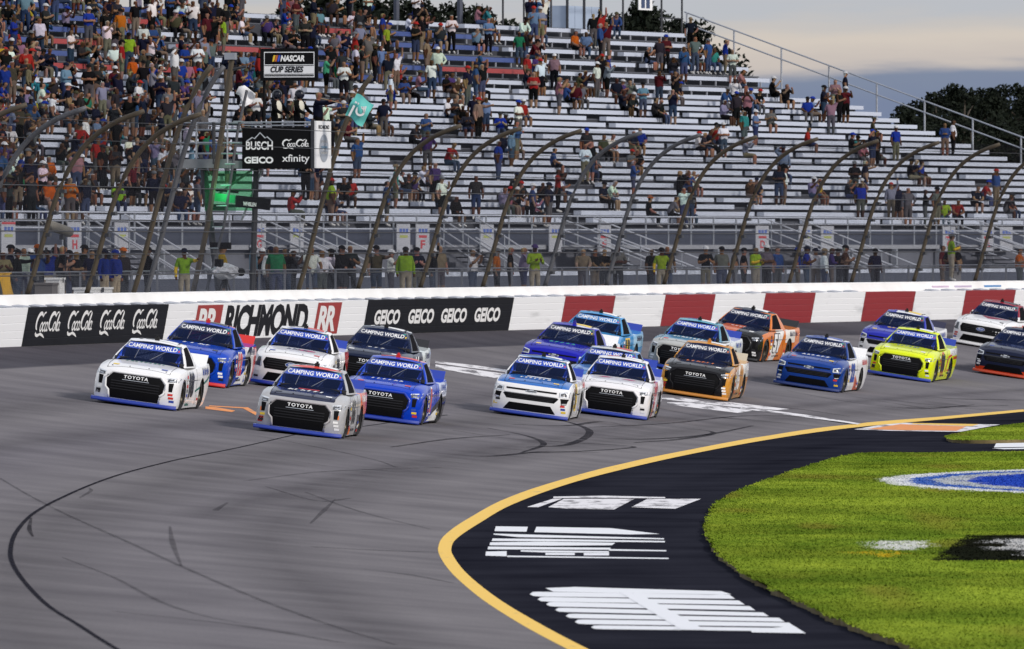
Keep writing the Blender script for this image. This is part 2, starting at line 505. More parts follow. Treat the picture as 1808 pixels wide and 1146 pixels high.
ground_paint('apron_lettering', [Z1((835, 668), (905, 664), (1222, 838), (1112, 836)), Z1((1420, 838), (1610, 818), (1665, 852), (1425, 848))], M_WPA, 0.008, on=lambda u, v: flat_px(u, v))
ground_paint('apron_lettering', [
    Z1((290, 376), (432, 378), (426, 400), (284, 397)), Z1((470, 378), (800, 384), (1018, 410), (880, 412), (460, 402)),
    Z1((280, 408), (560, 416), (1036, 429), (1036, 434), (390, 424), (280, 413)), Z1((275, 430), (500, 432), (1040, 441), (1040, 447), (600, 443), (272, 441)),
    Z1((265, 447), (500, 444), (820, 449), (805, 460), (530, 462), (262, 460)), Z1((256, 466), (500, 468), (800, 471), (795, 480), (254, 478)),
    Z1((795, 477), (1046, 482), (1046, 487), (790, 484)), Z1((246, 488), (338, 486), (338, 509), (244, 506)),
    Z1((400, 482), (790, 486), (792, 493), (510, 492), (400, 488)), Z1((510, 494), (640, 494), (640, 504), (510, 503)), Z1((680, 494), (792, 494), (792, 505), (680, 505)),
    Z1((340, 506), (1056, 516), (1056, 521), (340, 512))], M_WPA, 0.004, on=lambda u, v: flat_px(u, v))
ground_paint('apron_lettering', [
    Z1((428, 290), (545, 253), (585, 253), (478, 291)), Z1((522, 291), (592, 254), (905, 254), (815, 301), (600, 297)),
    Z1((545, 244), (770, 240), (1040, 246), (1042, 251), (545, 250)), Z1((890, 291), (962, 254), (1200, 254), (1085, 298))], M_WPT, 0.004, on=lambda u, v: flat_px(u, v))
# start/finish band and other markings across the racing surface
def Z8(*pts): return [(760 + x * 0.4425, 620 + y * 0.4425) for x, y in pts]
ground_paint('start_finish_lettering', [
    Z8((18, 40), (170, 56), (340, 80), (338, 88), (150, 66), (18, 47)), Z8((20, 54), (120, 66), (300, 92), (330, 98), (325, 108), (250, 108), (100, 82), (20, 66)),
    Z8((945, 188), (1000, 187), (1100, 200), (1260, 226), (1140, 214), (945, 195)), Z8((945, 205), (1050, 206), (1285, 238), (1225, 247), (1100, 232), (945, 213)),
    Z8((1060, 206), (1200, 205), (1432, 232), (1385, 236), (1190, 220))], M_WPT, 0.006)
ground_paint('start_finish_line', [Z8((1240, 222), (1500, 255), (1722, 290), (1708, 294), (1480, 262), (1235, 230)), Z8((880, 185), (960, 188), (1240, 222), (1235, 226), (940, 194))], M_WPT, 0.008)
def Z2(*pts): return [(1220 + x * 0.3892, 700 + y * 0.3892) for x, y in pts]
ground_paint('sponsor_box_border', [Z2((740, 150), (870, 128), (960, 120), (1402, 128), (1220, 161), (900, 156))], M_WPT, 0.004, on=lambda u, v: flat_px(u, v))
ground_paint('sponsor_box_panel', [Z2((800, 149), (950, 127), (1250, 137), (1205, 157), (950, 154))], M_ORP, 0.008, on=lambda u, v: flat_px(u, v))
ground_paint('sponsor_box_stripe', [Z2((1010, 122), (1305, 127), (1275, 136), (1000, 126))], M_YEL, 0.010, on=lambda u, v: flat_px(u, v))
ground_paint('pit_road_marking', [Z2((1385, 212), (1700, 209), (1700, 226), (1375, 232)), Z2((1365, 236), (1700, 229), (1700, 236), (1420, 240))], M_WPA, 0.004, on=lambda u, v: flat_px(u, v))
def Z5(*pts): return [(150 + x * 0.18252, 560 + y * 0.18252) for x, y in pts]
ground_paint('orange_arrow', [Z5((1165, 866), (1260, 872), (1455, 906), (1420, 920), (1165, 888)), Z5((1200, 856), (1535, 874), (1530, 884), (1200, 864)), Z5((1515, 876), (1575, 874), (1672, 930), (1650, 950))], M_ORP, 0.006)

# tyre marks and the paving seam
def rubber(name, a):
    m, nt, b = new_mat(name); N, L = nt.nodes, nt.links
    b.inputs['Base Color'].default_value = (0.022, 0.022, 0.029, 1); b.inputs['Roughness'].default_value = 0.8; b.inputs['Specular IOR Level'].default_value = 0.0
    tr = N.new('ShaderNodeBsdfTransparent'); mx = N.new('ShaderNodeMixShader')
    tc = N.new('ShaderNodeTexCoord'); n = N.new('ShaderNodeTexNoise'); n.inputs['Scale'].default_value = 1.3; n.inputs['Detail'].default_value = 6
    L.new(tc.outputs['Object'], n.inputs['Vector'])
    mm = N.new('ShaderNodeMath'); mm.operation = 'MULTIPLY'; mm.inputs[1].default_value = a * 1.9; mm.use_clamp = True
    L.new(n.outputs['Fac'], mm.inputs[0]); L.new(mm.outputs[0], mx.inputs[0])
    L.new(tr.outputs[0], mx.inputs[1]); L.new(b.outputs[0], mx.inputs[2])
    L.new(mx.outputs[0], N['Material Output'].inputs[0])
    return m
M_SEAM = rubber('sealed_seam', 1.05); M_R1 = rubber('tyre_rubber', 0.52); M_R2 = rubber('faint_tyre_rubber', 0.26)
ground_strip('paving_seam', [(520, 768), (400, 795), (300, 815), (200, 842), (120, 874), (62, 905), (30, 938), (19, 968), (22, 995), (45, 1030), (85, 1070), (140, 1105), (205, 1146), (330, 1215)], [.022, .028, .033, .035, .034, .033, .033], M_SEAM, 0.008, 8)
ground_strip('paving_seam', [(790, 733), (720, 742), (650, 752), (560, 764)], .022, M_SEAM, 0.008, 8)
for pts, w, mm in (
    ([(870, 725), (930, 716), (990, 706)], [.03, .04], M_R1),
    ([(330, 755), (440, 768), (560, 790), (660, 812), (700, 826)], [.02, .05, .06, .03], M_R2),
    ([(430, 850), (540, 836), (640, 830), (780, 826)], [.02, .05, .03], M_R2),
    ([(500, 812), (620, 828), (780, 836)], [.02, .05, .02], M_R2),
    ([(840, 716), (960, 735), (1040, 760), (1005, 785), (930, 790)], [.03, .06, .1, .1, .03], M_R1),
    ([(800, 760), (900, 775), (1010, 782), (1120, 790), (960, 800), (880, 795)], [.03, .05, .08, .05, .03], M_R1),
    ([(1130, 715), (1240, 735), (1330, 742), (1450, 755)], [.03, .07, .05], M_R1),
    ([(1040, 755), (1180, 748), (1310, 735), (1420, 735)], [.03, .06, .04], M_R1),
    ([(1390, 690), (1500, 710), (1620, 722), (1720, 715)], [.03, .06, .08, .04], M_R1),
    ([(1560, 690), (1660, 703), (1760, 706), (1808, 707)], [.03, .06, .05], M_R1),
    ([(1500, 700), (1640, 722), (1700, 730)], [.03, .07, .05], M_R1),
    ([(1600, 720), (1700, 718), (1780, 716)], [.03, .05, .03], M_R1),
    ([(905, 750), (1000, 752), (1060, 745), (1110, 752)], [.03, .09, .03], M_R1),
    ([(760, 800), (860, 806), (960, 798), (1060, 800)], [.03, .08, .03], M_R1), ([(1010, 770), (1120, 776), (1230, 770), (1330, 752)], [.03, .09, .04], M_R1), ([(1180, 752), (1260, 764), (1200, 776), (1120, 782)], [.03, .10, .04], M_R1),
    ([(860, 756), (930, 770), (960, 785), (920, 800)], [.03, .10, .04], M_R1), ([(1330, 715), (1420, 724), (1500, 736)], [.03, .08, .04], M_R1), ([(690, 790), (790, 776), (900, 768)], [.03, .06, .03], M_R1), ([(1560, 705), (1650, 716), (1760, 726)], [.03, .08, .04], M_R1),
    ([(548, 925), (572, 902), (592, 882)], [.02, .05, .01], M_R2),
    ([(380, 902), (402, 888)], [.06, .02], M_R2),
    ([(0, 845), (60, 880), (130, 915), (220, 955), (330, 1005), (460, 1060), (600, 1110), (700, 1140)], [.03, .04, .05, .05, .04], M_R2),
    ([(110, 985), (200, 1020), (300, 1070), (420, 1100), (560, 1112)], [.02, .05, .03], M_R2),
    ([(300, 930), (305, 960), (320, 1000)], [.02, .05, .02], M_R2),
    ([(550, 966), (660, 972), (780, 976)], [.05, .06, .03], M_R1),
    ([(640, 1005), (720, 1015), (800, 1030)], [.05, .12, .05], M_R2),
    ([(540, 870), (640, 905), (760, 935)], [.03, .06, .03], M_R2),
    ([(200, 1080), (420, 1105), (600, 1135)], [.1, .18, .1], M_R2),
    ([(470, 860), (560, 885), (620, 880)], [.03, .06, .03], M_R2),
    ([(440, 812), (540, 824)], [.03, .05], M_R2),
    ([(55, 915), (52, 935), (58, 948)], [.02, .04, .02], M_R1),
    ([(140, 880), (160, 868), (158, 862)], [.02, .04, .02], M_R2)):
    ground_strip('tyre_mark', pts, w, mm, 0.010, 7)
# broad worn bands where the field runs
def soft_band():
    m, nt, b = new_mat('worn_band'); N, L = nt.nodes, nt.links
    b.inputs['Base Color'].default_value = (0.035, 0.034, 0.042, 1); b.inputs['Roughness'].default_value = 0.8; b.inputs['Specular IOR Level'].default_value = 0
    uv = N.new('ShaderNodeTexCoord'); sp = N.new('ShaderNodeSeparateXYZ'); L.new(uv.outputs['UV'], sp.inputs[0])
    pp = N.new('ShaderNodeMath'); pp.operation = 'PINGPONG'; pp.inputs[1].default_value = 0.5; L.new(sp.outputs[0], pp.inputs[0])
    n = N.new('ShaderNodeTexNoise'); n.inputs['Scale'].default_value = 0.5; n.inputs['Detail'].default_value = 6; L.new(uv.outputs['Object'], n.inputs['Vector'])
    mu = N.new('ShaderNodeMath'); mu.operation = 'MULTIPLY'; L.new(pp.outputs[0], mu.inputs[0]); L.new(n.outputs['Fac'], mu.inputs[1])
    m2 = N.new('ShaderNodeMath'); m2.operation = 'MULTIPLY'; m2.inputs[1].default_value = 0.6; m2.use_clamp = True; L.new(mu.outputs[0], m2.inputs[0])
    tr = N.new('ShaderNodeBsdfTransparent'); mx = N.new('ShaderNodeMixShader'); L.new(m2.outputs[0], mx.inputs[0]); L.new(tr.outputs[0], mx.inputs[1]); L.new(b.outputs[0], mx.inputs[2]); L.new(mx.outputs[0], N['Material Output'].inputs[0])
    return m
M_BAND = soft_band()
for t0, t1, y0, y1 in ((.06, .16, 100, 360), (.22, .34, 95, 330), (.40, .50, 90, 420), (.55, .68, 120, 300), (.14, .20, 200, 420)):
    V, UVs, Fc = [], [], []
    ys = np.arange(y0, y1, 4.0)
    for Y in ys:
        a, b_ = float(x_yellow(Y)), float(x_wall(Y))
        for k in range(5):
            t = t0 + (t1 - t0) * k / 4 + .02 * math.sin(Y * .03 + t0 * 20); X = a + (b_ - a) * t; V.append((X, Y, float(surf(X, Y)) + .003)); UVs.append((k / 4, Y / 40))
    for i in range(len(ys) - 1):
        for k in range(4): Fc.append((5 * i + k, 5 * i + k + 1, 5 * i + k + 6, 5 * i + k + 5))
    me = mesh_from('worn_track_band', V, Fc, [M_BAND], None, True); lay = me.uv_layers.new(name='UVMap'); idx = np.zeros(len(me.loops), dtype=np.int32); me.loops.foreach_get('vertex_index', idx)
    lay.data.foreach_set('uv', np.asarray(UVs, dtype=np.float32)[idx].ravel()); tag(link('worn_track_band', me), kind='structure')

# ------------------------------------------------------------------ infield grass
LIP = 0.09
def px_lip(u, v): return flat_px(u, v, LIP)
lawn = smooth_line([px_lip(*p) for p in [(2150, 797), (1808, 797), (1640, 799), (1520, 800), (1450, 816), (1380, 838), (1315, 862), (1268, 888), (1249, 920), (1253, 952), (1288, 992), (1345, 1028), (1420, 1064), (1500, 1100), (1590, 1132), (1640, 1150), (1800, 1215), (2080, 1330)]], 4)
lawn2 = smooth_line([px_lip(*p) for p in [(2100, 722), (1900, 737), (1808, 747), (1740, 756), (1690, 766), (1674, 771), (1690, 776), (1740, 777), (1808, 776), (1900, 774), (2100, 770)]], 4)
def ragged(q, amp):
    q = smooth_line(q, 8); T_ = np.gradient(q, axis=0); T_ /= np.linalg.norm(T_, axis=1)[:, None]; L_ = np.concatenate([[0], np.cumsum(np.hypot(*np.diff(q, axis=0).T))])
    d = (vnoise(L_ * 1.3, L_ * 0, 41) - .5) * 2 * amp + (vnoise(L_ * 5, L_ * 0, 42) - .5) * amp
    return q + np.stack([-T_[:, 1], T_[:, 0]], 1) * d[:, None]
M_EDGE = mat('dry_grass_edge', (0.13, 0.10, 0.04), 0.95, var=0.8, scale=4)
m, nt, b = new_mat('grass_sheet'); N_, L_ = nt.nodes, nt.links
at = N_.new('ShaderNodeVertexColor'); at.layer_name = 'Col'
L_.new(at.outputs[0], b.inputs['Base Color']); b.inputs['Roughness'].default_value = 0.9; b.inputs['Specular IOR Level'].default_value = 0.0
M_GRASS = m
def inside(px, py, poly):
    x0, y0 = poly[:, 0], poly[:, 1]; x1, y1 = np.roll(x0, -1), np.roll(y0, -1)
    c = np.zeros(len(px), bool)
    for a, b_, d, e in zip(x0, y0, x1, y1):
        k = ((b_ > py) != (e > py)) & (px < (d - a) * (py - b_) / (e - b_ + 1e-12) + a); c ^= k
    return c
def vnoise(x, y, seed=0):
    xi, yi = np.floor(x).astype(int), np.floor(y).astype(int); fx, fy = x - xi, y - yi
    fx, fy = fx * fx * (3 - 2 * fx), fy * fy * (3 - 2 * fy)
    h = lambda a, b_: np.modf(np.abs(np.sin(a * 127.1 + b_ * 311.7 + seed * 74.7) * 43758.5453))[0]
    return (h(xi, yi) * (1 - fx) + h(xi + 1, yi) * fx) * (1 - fy) + (h(xi, yi + 1) * (1 - fx) + h(xi + 1, yi + 1) * fx) * fy
def grass_colour(X, Y):
    n = 0.45 * vnoise(X * 0.55, Y * 0.16, 1) + 0.35 * vnoise(X * 1.6, Y * 0.7, 2) + 0.2 * vnoise(X * 5, Y * 2.5, 3)
    n = np.clip((n - .55) * 1.6 + .45, 0, 1)
    g = np.stack([0.098 + 0.150 * n, 0.158 + 0.150 * n, 0.015 + 0.018 * n], 1)
    g *= (1 + .10 * np.sign(np.sin((Y + .25 * X) * .42)) + .05 * np.sin(X * 1.1))[:, None]      # alternating lighter and darker stripes
    dry = np.clip((vnoise(X * 0.9, Y * 0.16, 8) - 0.72) * 3, 0, 0.5)[:, None]
    g = g * (1 - dry) + np.array([0.20, 0.17, 0.03]) * dry
    e = np.hypot((X - 17.0) / 9.0, (Y - 245.6) / 16.0) + (vnoise(X * 4, Y, 5) - 0.5) * 0.02
    fade = (vnoise(X * 5, Y * 1.2, 6) > 0.1)
    def put(mask, c, amt=0.92): g[mask] = g[mask] * (1 - amt) + np.array(c) * amt
    put((e < 1.0) & (e >= 0.93), (0.62, 0.63, 0.66)); put((e < 0.93) & (e >= 0.87), (0.03, 0.10, 0.42)); put((e < 0.87) & (e >= 0.79), (0.42, 0.44, 0.48)); put(e < 0.79, (0.02, 0.06, 0.40), 0.97)
    k = np.array([px_lip(*p) for p in [(1645, 990), (1706, 946), (2100, 943), (2100, 990)]]); ink = inside(X, Y, k); put(ink, (0.006, 0.006, 0.007), 0.97)
    k = np.array([px_lip(*p) for p in [(1742, 962), (1760, 952), (2000, 952), (2000, 982), (1780, 982), (1790, 972), (1742, 968)]]); put(inside(X, Y, k) & (vnoise(X * 7, Y * 0.9, 7) > 0.42), (0.5, 0.5, 0.5), 0.85)
    k = np.array([px_lip(*p) for p in [(1540, 968), (1552, 956), (1640, 955), (1636, 970), (1590, 972)]]); put(inside(X, Y, k) & (vnoise(X * 9, Y * 1.3, 9) > 0.35), (0.6, 0.6, 0.6), 0.8)
    k = np.array([px_lip(*p) for p in [(1512, 984), (1525, 972), (1592, 973), (1588, 985)]]); put(inside(X, Y, k) & (vnoise(X * 6, Y * 1.1, 10) > 0.5), (0.55, 0.36, 0.02), 0.7)
    return g
lawn, lawn2 = ragged(lawn, .05), ragged(lawn2, .04)
def lawn_part(name, poly, n_blade, cell):
    lo, hi = poly.min(0), poly.max(0); hi[0] = min(hi[0], 24.0)
    xs = np.arange(lo[0], hi[0] + cell[0], cell[0]); ys = np.arange(lo[1], hi[1] + cell[1], cell[1])
    # sheet: outline filled with a fine grid, plus a vertical lip
    bm = bmesh.new(); vs = [bm.verts.new((p[0], p[1], LIP)) for p in poly]; f = bm.faces.new(vs)
    if f.normal.z < 0: f.normal_flip()
    bmesh.ops.triangulate(bm, faces=bm.faces[:])
    for ax, st in ((0, 0.5), (1, 1.4)):
        for c in np.arange(lo[ax] + st, min(poly.max(0)[ax], 26 if ax == 0 else 1e9), st):
            bmesh.ops.bisect_plane(bm, geom=bm.verts[:] + bm.edges[:] + bm.faces[:], plane_co=((c, 0, 0) if ax == 0 else (0, c, 0)), plane_no=((1, 0, 0) if ax == 0 else (0, 1, 0)))
    bmesh.ops.recalc_face_normals(bm, faces=bm.faces[:])
    me = bpy.data.meshes.new(name); bm.to_mesh(me); bm.free()
    co = np.zeros(len(me.vertices) * 3); me.vertices.foreach_get('co', co); co = co.reshape(-1, 3)
    colr = np.concatenate([grass_colour(co[:, 0], co[:, 1]), np.ones((len(co), 1))], 1)
    me.color_attributes.new('Col', 'FLOAT_COLOR', 'POINT').data.foreach_set('color', colr.astype(np.float32).ravel())
    me.materials.append(M_GRASS)
    tag(link(name, me), kind='structure')
    V, Fc = [], []
    for p in poly: V += [(p[0], p[1], -0.02), (p[0], p[1], LIP - 0.001)]
    Fc = [(2 * i, 2 * i + 2, 2 * i + 3, 2 * i + 1) for i in range(len(poly) - 1)]
    tag(link(name + '_edge', mesh_from(name + '_edge', V, Fc, [M_EDGE])), kind='structure')
    # blades
    X = rng.uniform(lo[0] - 0.05, hi[0], n_blade); Y = rng.uniform(lo[1], hi[1], n_blade)
    k = inside(X, Y, poly) & (np.abs(X) / Y < 0.0475); X, Y = X[k], Y[k]
    e = poly[rng.integers(0, len(poly) - 1, 5000)]; X = np.concatenate([X, e[:, 0] + rng.normal(0, .03, len(e))]); Y = np.concatenate([Y, e[:, 1] + rng.uniform(-1.2, 1.2, len(e))])
    k = inside(X - .05, Y, poly) | inside(X + .07, Y, poly); X, Y = X[k], Y[k]; n = len(X)
    C = grass_colour(X, Y) * rng.uniform(0.95, 1.10, (n, 1))
    a = rng.uniform(0, math.pi, n); w = rng.uniform(0.012, 0.03, n); h = rng.uniform(0.008, 0.026, n); ln = rng.normal(0, 0.03, (n, 2))
    V = np.zeros((n, 3, 3)); V[:, 0] = np.stack([X - w * np.cos(a), Y - w * np.sin(a), np.full(n, LIP - .01)], 1); V[:, 1] = np.stack([X + w * np.cos(a), Y + w * np.sin(a), np.full(n, LIP - .01)], 1)
    V[:, 2] = np.stack([X + ln[:, 0], Y + ln[:, 1], LIP + h], 1)
    me = bpy.data.meshes.new('grass'); me.vertices.add(n * 3); me.vertices.foreach_set('co', V.ravel())
    me.loops.add(n * 3); me.loops.foreach_set('vertex_index', np.arange(n * 3, dtype=np.int32))
    me.polygons.add(n); me.polygons.foreach_set('loop_start', np.arange(0, n * 3, 3, dtype=np.int32))
    me.update(); me.validate()
    colr = np.repeat(np.concatenate([C, np.ones((n, 1))], 1), 3, axis=0)
    me.color_attributes.new('Col', 'FLOAT_COLOR', 'POINT').data.foreach_set('color', colr.astype(np.float32).ravel())
    me.materials.append(M_GRASS)
    return link('grass', me)
tag(lawn_part('infield_lawn', lawn, 420000, (0.5, 1.4)), 'mown green infield grass with painted logos', 'grass', kind='stuff')
tag(lawn_part('infield_verge', lawn2, 60000, (0.5, 1.4)), 'narrow grass verge beyond the orange sponsor box', 'grass', kind='stuff')

# ------------------------------------------------------------------ outer wall: soft barrier of stacked steel tubes in front of a concrete wall
def scuffed(name, col):
    m, nt, b = new_mat(name); N, L = nt.nodes, nt.links
    tc = N.new('ShaderNodeTexCoord'); last = None
    rgb = N.new('ShaderNodeRGB'); rgb.outputs[0].default_value = (*col, 1); last = rgb.outputs[0]
    for sc, th, c, st in ((1.0, .70, (.06, .06, .07), (1, .10, 9)), (.7, .62, tuple(x * .72 for x in col), (1, .3, 3))):
        mp = N.new('ShaderNodeMapping'); mp.inputs['Scale'].default_value = st; L.new(tc.outputs['Object'], mp.inputs[0])
        n = N.new('ShaderNodeTexNoise'); n.inputs['Scale'].default_value = sc; n.inputs['Detail'].default_value = 7; L.new(mp.outputs[0], n.inputs['Vector'])
        r = N.new('ShaderNodeValToRGB'); r.color_ramp.elements[0].position = th; r.color_ramp.elements[0].color = (0, 0, 0, 1); r.color_ramp.elements[1].position = th + .08; r.color_ramp.elements[1].color = (.75, .75, .75, 1); L.new(n.outputs['Fac'], r.inputs[0])
        mx = N.new('ShaderNodeMixRGB'); mx.inputs[2].default_value = (*c, 1); L.new(r.outputs[0], mx.inputs[0]); L.new(last, mx.inputs[1]); last = mx.outputs[0]
    L.new(last, b.inputs['Base Color']); b.inputs['Roughness'].default_value = .5; return m
M_WHITE = scuffed('white_wall_paint', (0.84, 0.85, 0.87))
M_RED = scuffed('red_wall_paint', (0.27, 0.018, 0.022))
M_BLK = mat('black_wall_paint', (0.010, 0.0105, 0.014), 0.6, var=0.35, scale=1.5, spec=0.12)
M_CONC = mat('white_concrete', (0.74, 0.74, 0.74), 0.8, var=0.12, scale=0.8, bump=0.1)
M_STRAP = mat('grey_strap', (0.42, 0.44, 0.50), 0.6)
M_DKGAP = mat('dark_gap', (0.05, 0.05, 0.06), 0.8)
HB = 1.07
wall = empty('soft_wall_barrier')
tag(wall, 'long white outer wall barrier with red blocks and black sponsor panels', 'barrier')
prof = []
for i in range(5):
    h0 = HB * i / 5; h1 = HB * (i + 1) / 5
    prof += [(0.002, h0 + 0.002), (0.009, h0 + 0.010), (0.010, (h0 + h1) / 2), (0.009, h1 - 0.010), (0.002, h1 - 0.002)]
prof += [(-0.03, HB), (-0.40, HB + 0.005)]
def wall_panel(u0, u1, material, name='barrier_panel', gap=0.012):
    s0, s1 = s_of_u(u0) + gap, s_of_u(u1) - gap
    n = max(2, int((s1 - s0) / 2.5) + 1)
    V, Fc = [], []
    for s in np.linspace(s0, s1, n):
        for d, h in prof: V.append(face(s, h, d))
    k = len(prof)
    for i in range(n - 1):
        for j in range(k - 1): Fc.append((i * k + j, (i + 1) * k + j, (i + 1) * k + j + 1, i * k + j + 1))
    return link(name, sharp(mesh_from(name, V, Fc, [material]), 25), wall)
UO = 6.0                                    # lean shifts the painted blocks sideways by this much at mid height
segs = [(-900, -420, 'w'), (-420, 43, 'w'), (43, 292, 'k'), (292, 470, 'w'), (470, 645, 'w'), (645, 903, 'k'), (903, 994, 'w')]
x = 994.0; c = 'r'
while x < 2500:
    w_ = 88.5 if x < 1780 else 90
    segs.append((x, x + w_, c)); x += w_; c = 'w' if c == 'r' else 'r'
panels = {}
for a, b_, c in segs:
    panels[a] = wall_panel(a - UO, b_ - UO, {'w': M_WHITE, 'k': M_BLK, 'r': M_RED}[c])
# backing: concrete wall a little higher, and dark core behind the tubes
ss = np.arange(s_of_u(-900), s_of_u(2750), 3.0)
V, Fc = [], []
cp = [(0.42, 0.2), (0.42, HB - 0.01), (0.60, HB + 0.20), (0.64, HB + 0.30), (0.70, HB + 0.335), (1.05, HB + 0.335), (1.10, HB - 0.2)]
for s in ss:
    for o, h in cp:
        p = site(s, o - h * LEAN, ZW + h); V.append(p)
k = len(cp)
for i in range(len(ss) - 1):
    for j in range(k - 1): Fc.append((i * k + j, (i + 1) * k + j, (i + 1) * k + j + 1, i * k + j + 1))
link('concrete_wall', sharp(mesh_from('concrete_wall', V, Fc, [M_CONC]), 30), wall)
# steel straps bridging the gap on top, one about every two metres
mb = MB(); mb.add([(0, -0.02, 0), (0.85, -0.02, 0.0), (1.0, 0.36, 0.0), (0.25, 0.36, 0.0), (0, -0.02, 0.012), (0.85, -0.02, 0.03), (1.0, 0.36, 0.07), (0.25, 0.36, 0.05)],
                  [(0, 3, 2, 1), (4, 5, 6, 7), (0, 1, 5, 4), (1, 2, 6, 5), (2, 3, 7, 6), (3, 0, 4, 7)])
strap_me = mb.mesh('strap', M_STRAP)
def frame_at(s, o, z, scale=(1, 1, 1)):
    """matrix: x along the wall (to the right), y outwards behind it, z up"""
    t, n = wall_t(s), -wall_in(s); p = site(s, o, z)
    return Matrix(((t[0] * scale[0], n[0] * scale[1], 0, p.x), (t[1] * scale[0], n[1] * scale[1], 0, p.y), (0, 0, scale[2], p.z), (0, 0, 0, 1)))
for s in np.arange(s_of_u(-150), s_of_u(1850), 2.03):
    if s > s_of_u(1500) and s < s_of_u(1620): continue
    link('strap', strap_me, wall, frame_at(s, -HB * LEAN + 0.03, ZW + HB + 0.006))
for u_ in (1660, 1700, 1752):              # coloured sponsor strips on top at the far end
    mb = MB(); mb.box(0, 2.1, 0, 0.02, 0, 0.12)
    link('top_strip', mb.mesh('top_strip', mat('strip_%d' % u_, {1660: (.55, .42, .55), 1700: (.5, .42, .58), 1752: (.06, .22, .5)}[u_], 0.5)), wall, frame_at(s_of_u(u_), 0.5 - HB * LEAN, ZW + HB + 0.06))

def wall_decal(name, vf, s0, h0, sx, sy, material, parent, off=0.016):
    V = [face(s0 + p[0] * sx, h0 + p[1] * sy, off) for p in vf[0]]
    return link(name, mesh_from(name, V, vf[1], [material]), parent)
M_LW = mat('white_lettering', (0.78, 0.78, 0.78), 0.5, var=0.04)
M_LK = mat('black_lettering', (0.012, 0.012, 0.015), 0.6, spec=0.12)
M_LR = mat('red_lettering', (0.33, 0.035, 0.03), 0.5)
script = script_logo()
sw, sh = script[0].max(0)
for u_ in (61, 118, 175, 233):
    a = s_of_u(u_ - 6); bb = s_of_u(u_ + 44 - 6)
    wall_decal('sponsor_script', script, a, 0.21, (bb - a) / sw, 0.74 / sh, M_LW, panels[43])
for u_ in (661, 721, 779, 838):
    a = s_of_u(u_ - 6); bb = s_of_u(u_ + 45 - 6)
    vf = text2d('GEICO', bold=0.045, width=1, height=1)
    wall_decal('sponsor_lettering', vf, a, 0.30, bb - a, 0.46, M_LW, panels[645])
def rect2d(x0, y0, x1, y1): return (np.array([(x0, y0), (x1, y0), (x1, y1), (x0, y1)]), [(0, 1, 2, 3)])
def track_logo(u0, u1):
    a, bb = s_of_u(u0 - 6), s_of_u(u1 - 6)
    wall_decal('crest_panel', rect2d(0, 0, 1, 1), a, 0.06, bb - a, 0.96, M_LR, panels[292] if u0 < 470 else panels[470])
    wall_decal('crest_letters', text2d('RR', bold=0.04, width=1, height=1, spacing=0.85), a + (bb - a) * 0.12, 0.14, (bb - a) * 0.74, 0.78, M_LW, panels[292] if u0 < 470 else panels[470], 0.02)
track_logo(344, 389); track_logo(557, 599)
a, bb = s_of_u(397 - 6), s_of_u(543 - 6)
wall_decal('track_name', text2d('RICHMOND', bold=0.05, width=1, height=1, spacing=0.93), a, 0.05, bb - a, 0.96, M_LK, panels[292])

# ------------------------------------------------------------------ walkway behind the wall
ZWALK = 3.36
M_WALK = mat('walkway_concrete', (0.30, 0.30, 0.31), 0.9, var=0.15, scale=0.6)
V, Fc = [], []
ss = np.arange(s_of_u(-900), s_of_u(3000), 4.0)
oo = [1.06, 4, 12, 30, 60, 400]
for s in ss:
    for o in oo: V.append(site(s, o, ZWALK))
k = len(oo)
for i in range(len(ss) - 1):
    for j in range(k - 1): Fc.append((i * k + j, (i + 1) * k + j, (i + 1) * k + j + 1, i * k + j + 1))
tag(link('walkway', mesh_from('walkway', V, Fc, [M_WALK])), kind='structure')

# ------------------------------------------------------------------ crowd barriers along the walkway
M_GALV = mat('galvanised_steel', (0.34, 0.36, 0.40), 0.45, 0.6, var=0.2, scale=4)
M_DSTEEL = mat('dark_steel', (0.045, 0.047, 0.055), 0.5, 0.5, var=0.3, scale=5)
def barrier_mesh(L):
    mb = MB()
    mb.tube([(0.03, 0, 1.08), (L - 0.03, 0, 1.08)], 0.021, 5); mb.tube([(0.03, 0, 0.14), (L - 0.03, 0, 0.14)], 0.018, 5)
    for x in (0.03, L - 0.03): mb.tube([(x, 0, 0.0), (x, 0, 1.09)], 0.021, 5)
    n = int(L / 0.12)
    for i in range(1, n): mb.tube([(L * i / n, 0, 0.14), (L * i / n, 0, 1.08)], 0.0055, 3, caps=False)
    for x in (0.25, L - 0.25): mb.box(x - 0.03, x + 0.03, -0.25, 0.25, 0.0, 0.02)
    return mb.mesh('crowd_barrier', mat('barrier_steel', (0.16, 0.17, 0.20), 0.5, 0.4, var=0.2, scale=4))
bar_me = barrier_mesh(3.0)
s_b = s_at_px(-40, 2.2); k = 0
ordn = ['first', 'second', 'third', 'fourth', 'fifth', 'sixth', 'seventh', 'eighth', 'ninth', 'tenth', 'eleventh', 'twelfth', 'thirteenth', 'fourteenth', 'fifteenth', 'sixteenth', 'seventeenth', 'eighteenth', 'nineteenth', 'twentieth']
def nth(i):
    if i < 20: return ordn[i]
    t = ['', '', 'twenty', 'thirty', 'forty', 'fifty', 'sixty', 'seventy', 'eighty', 'ninety']
    i += 1
    if i < 100: return (t[i // 10] + ('-' + ordn[i % 10 - 1] if i % 10 else 'th')).replace('yth', 'ieth')
    return '%d%s' % (i, 'th')
while s_b < s_at_px(1830, 2.2):
    o = link('crowd_barrier', bar_me, None, frame_at(s_b, 2.2, ZWALK))
    tag(o, 'grey barred crowd barrier on the walkway, %s from the coke end of wall' % nth(k) if False else 'grey barred crowd barrier behind the wall, %s counting from the left' % nth(k), 'barrier', 'crowd barriers along the walkway')
    s_b += 3.02; k += 1

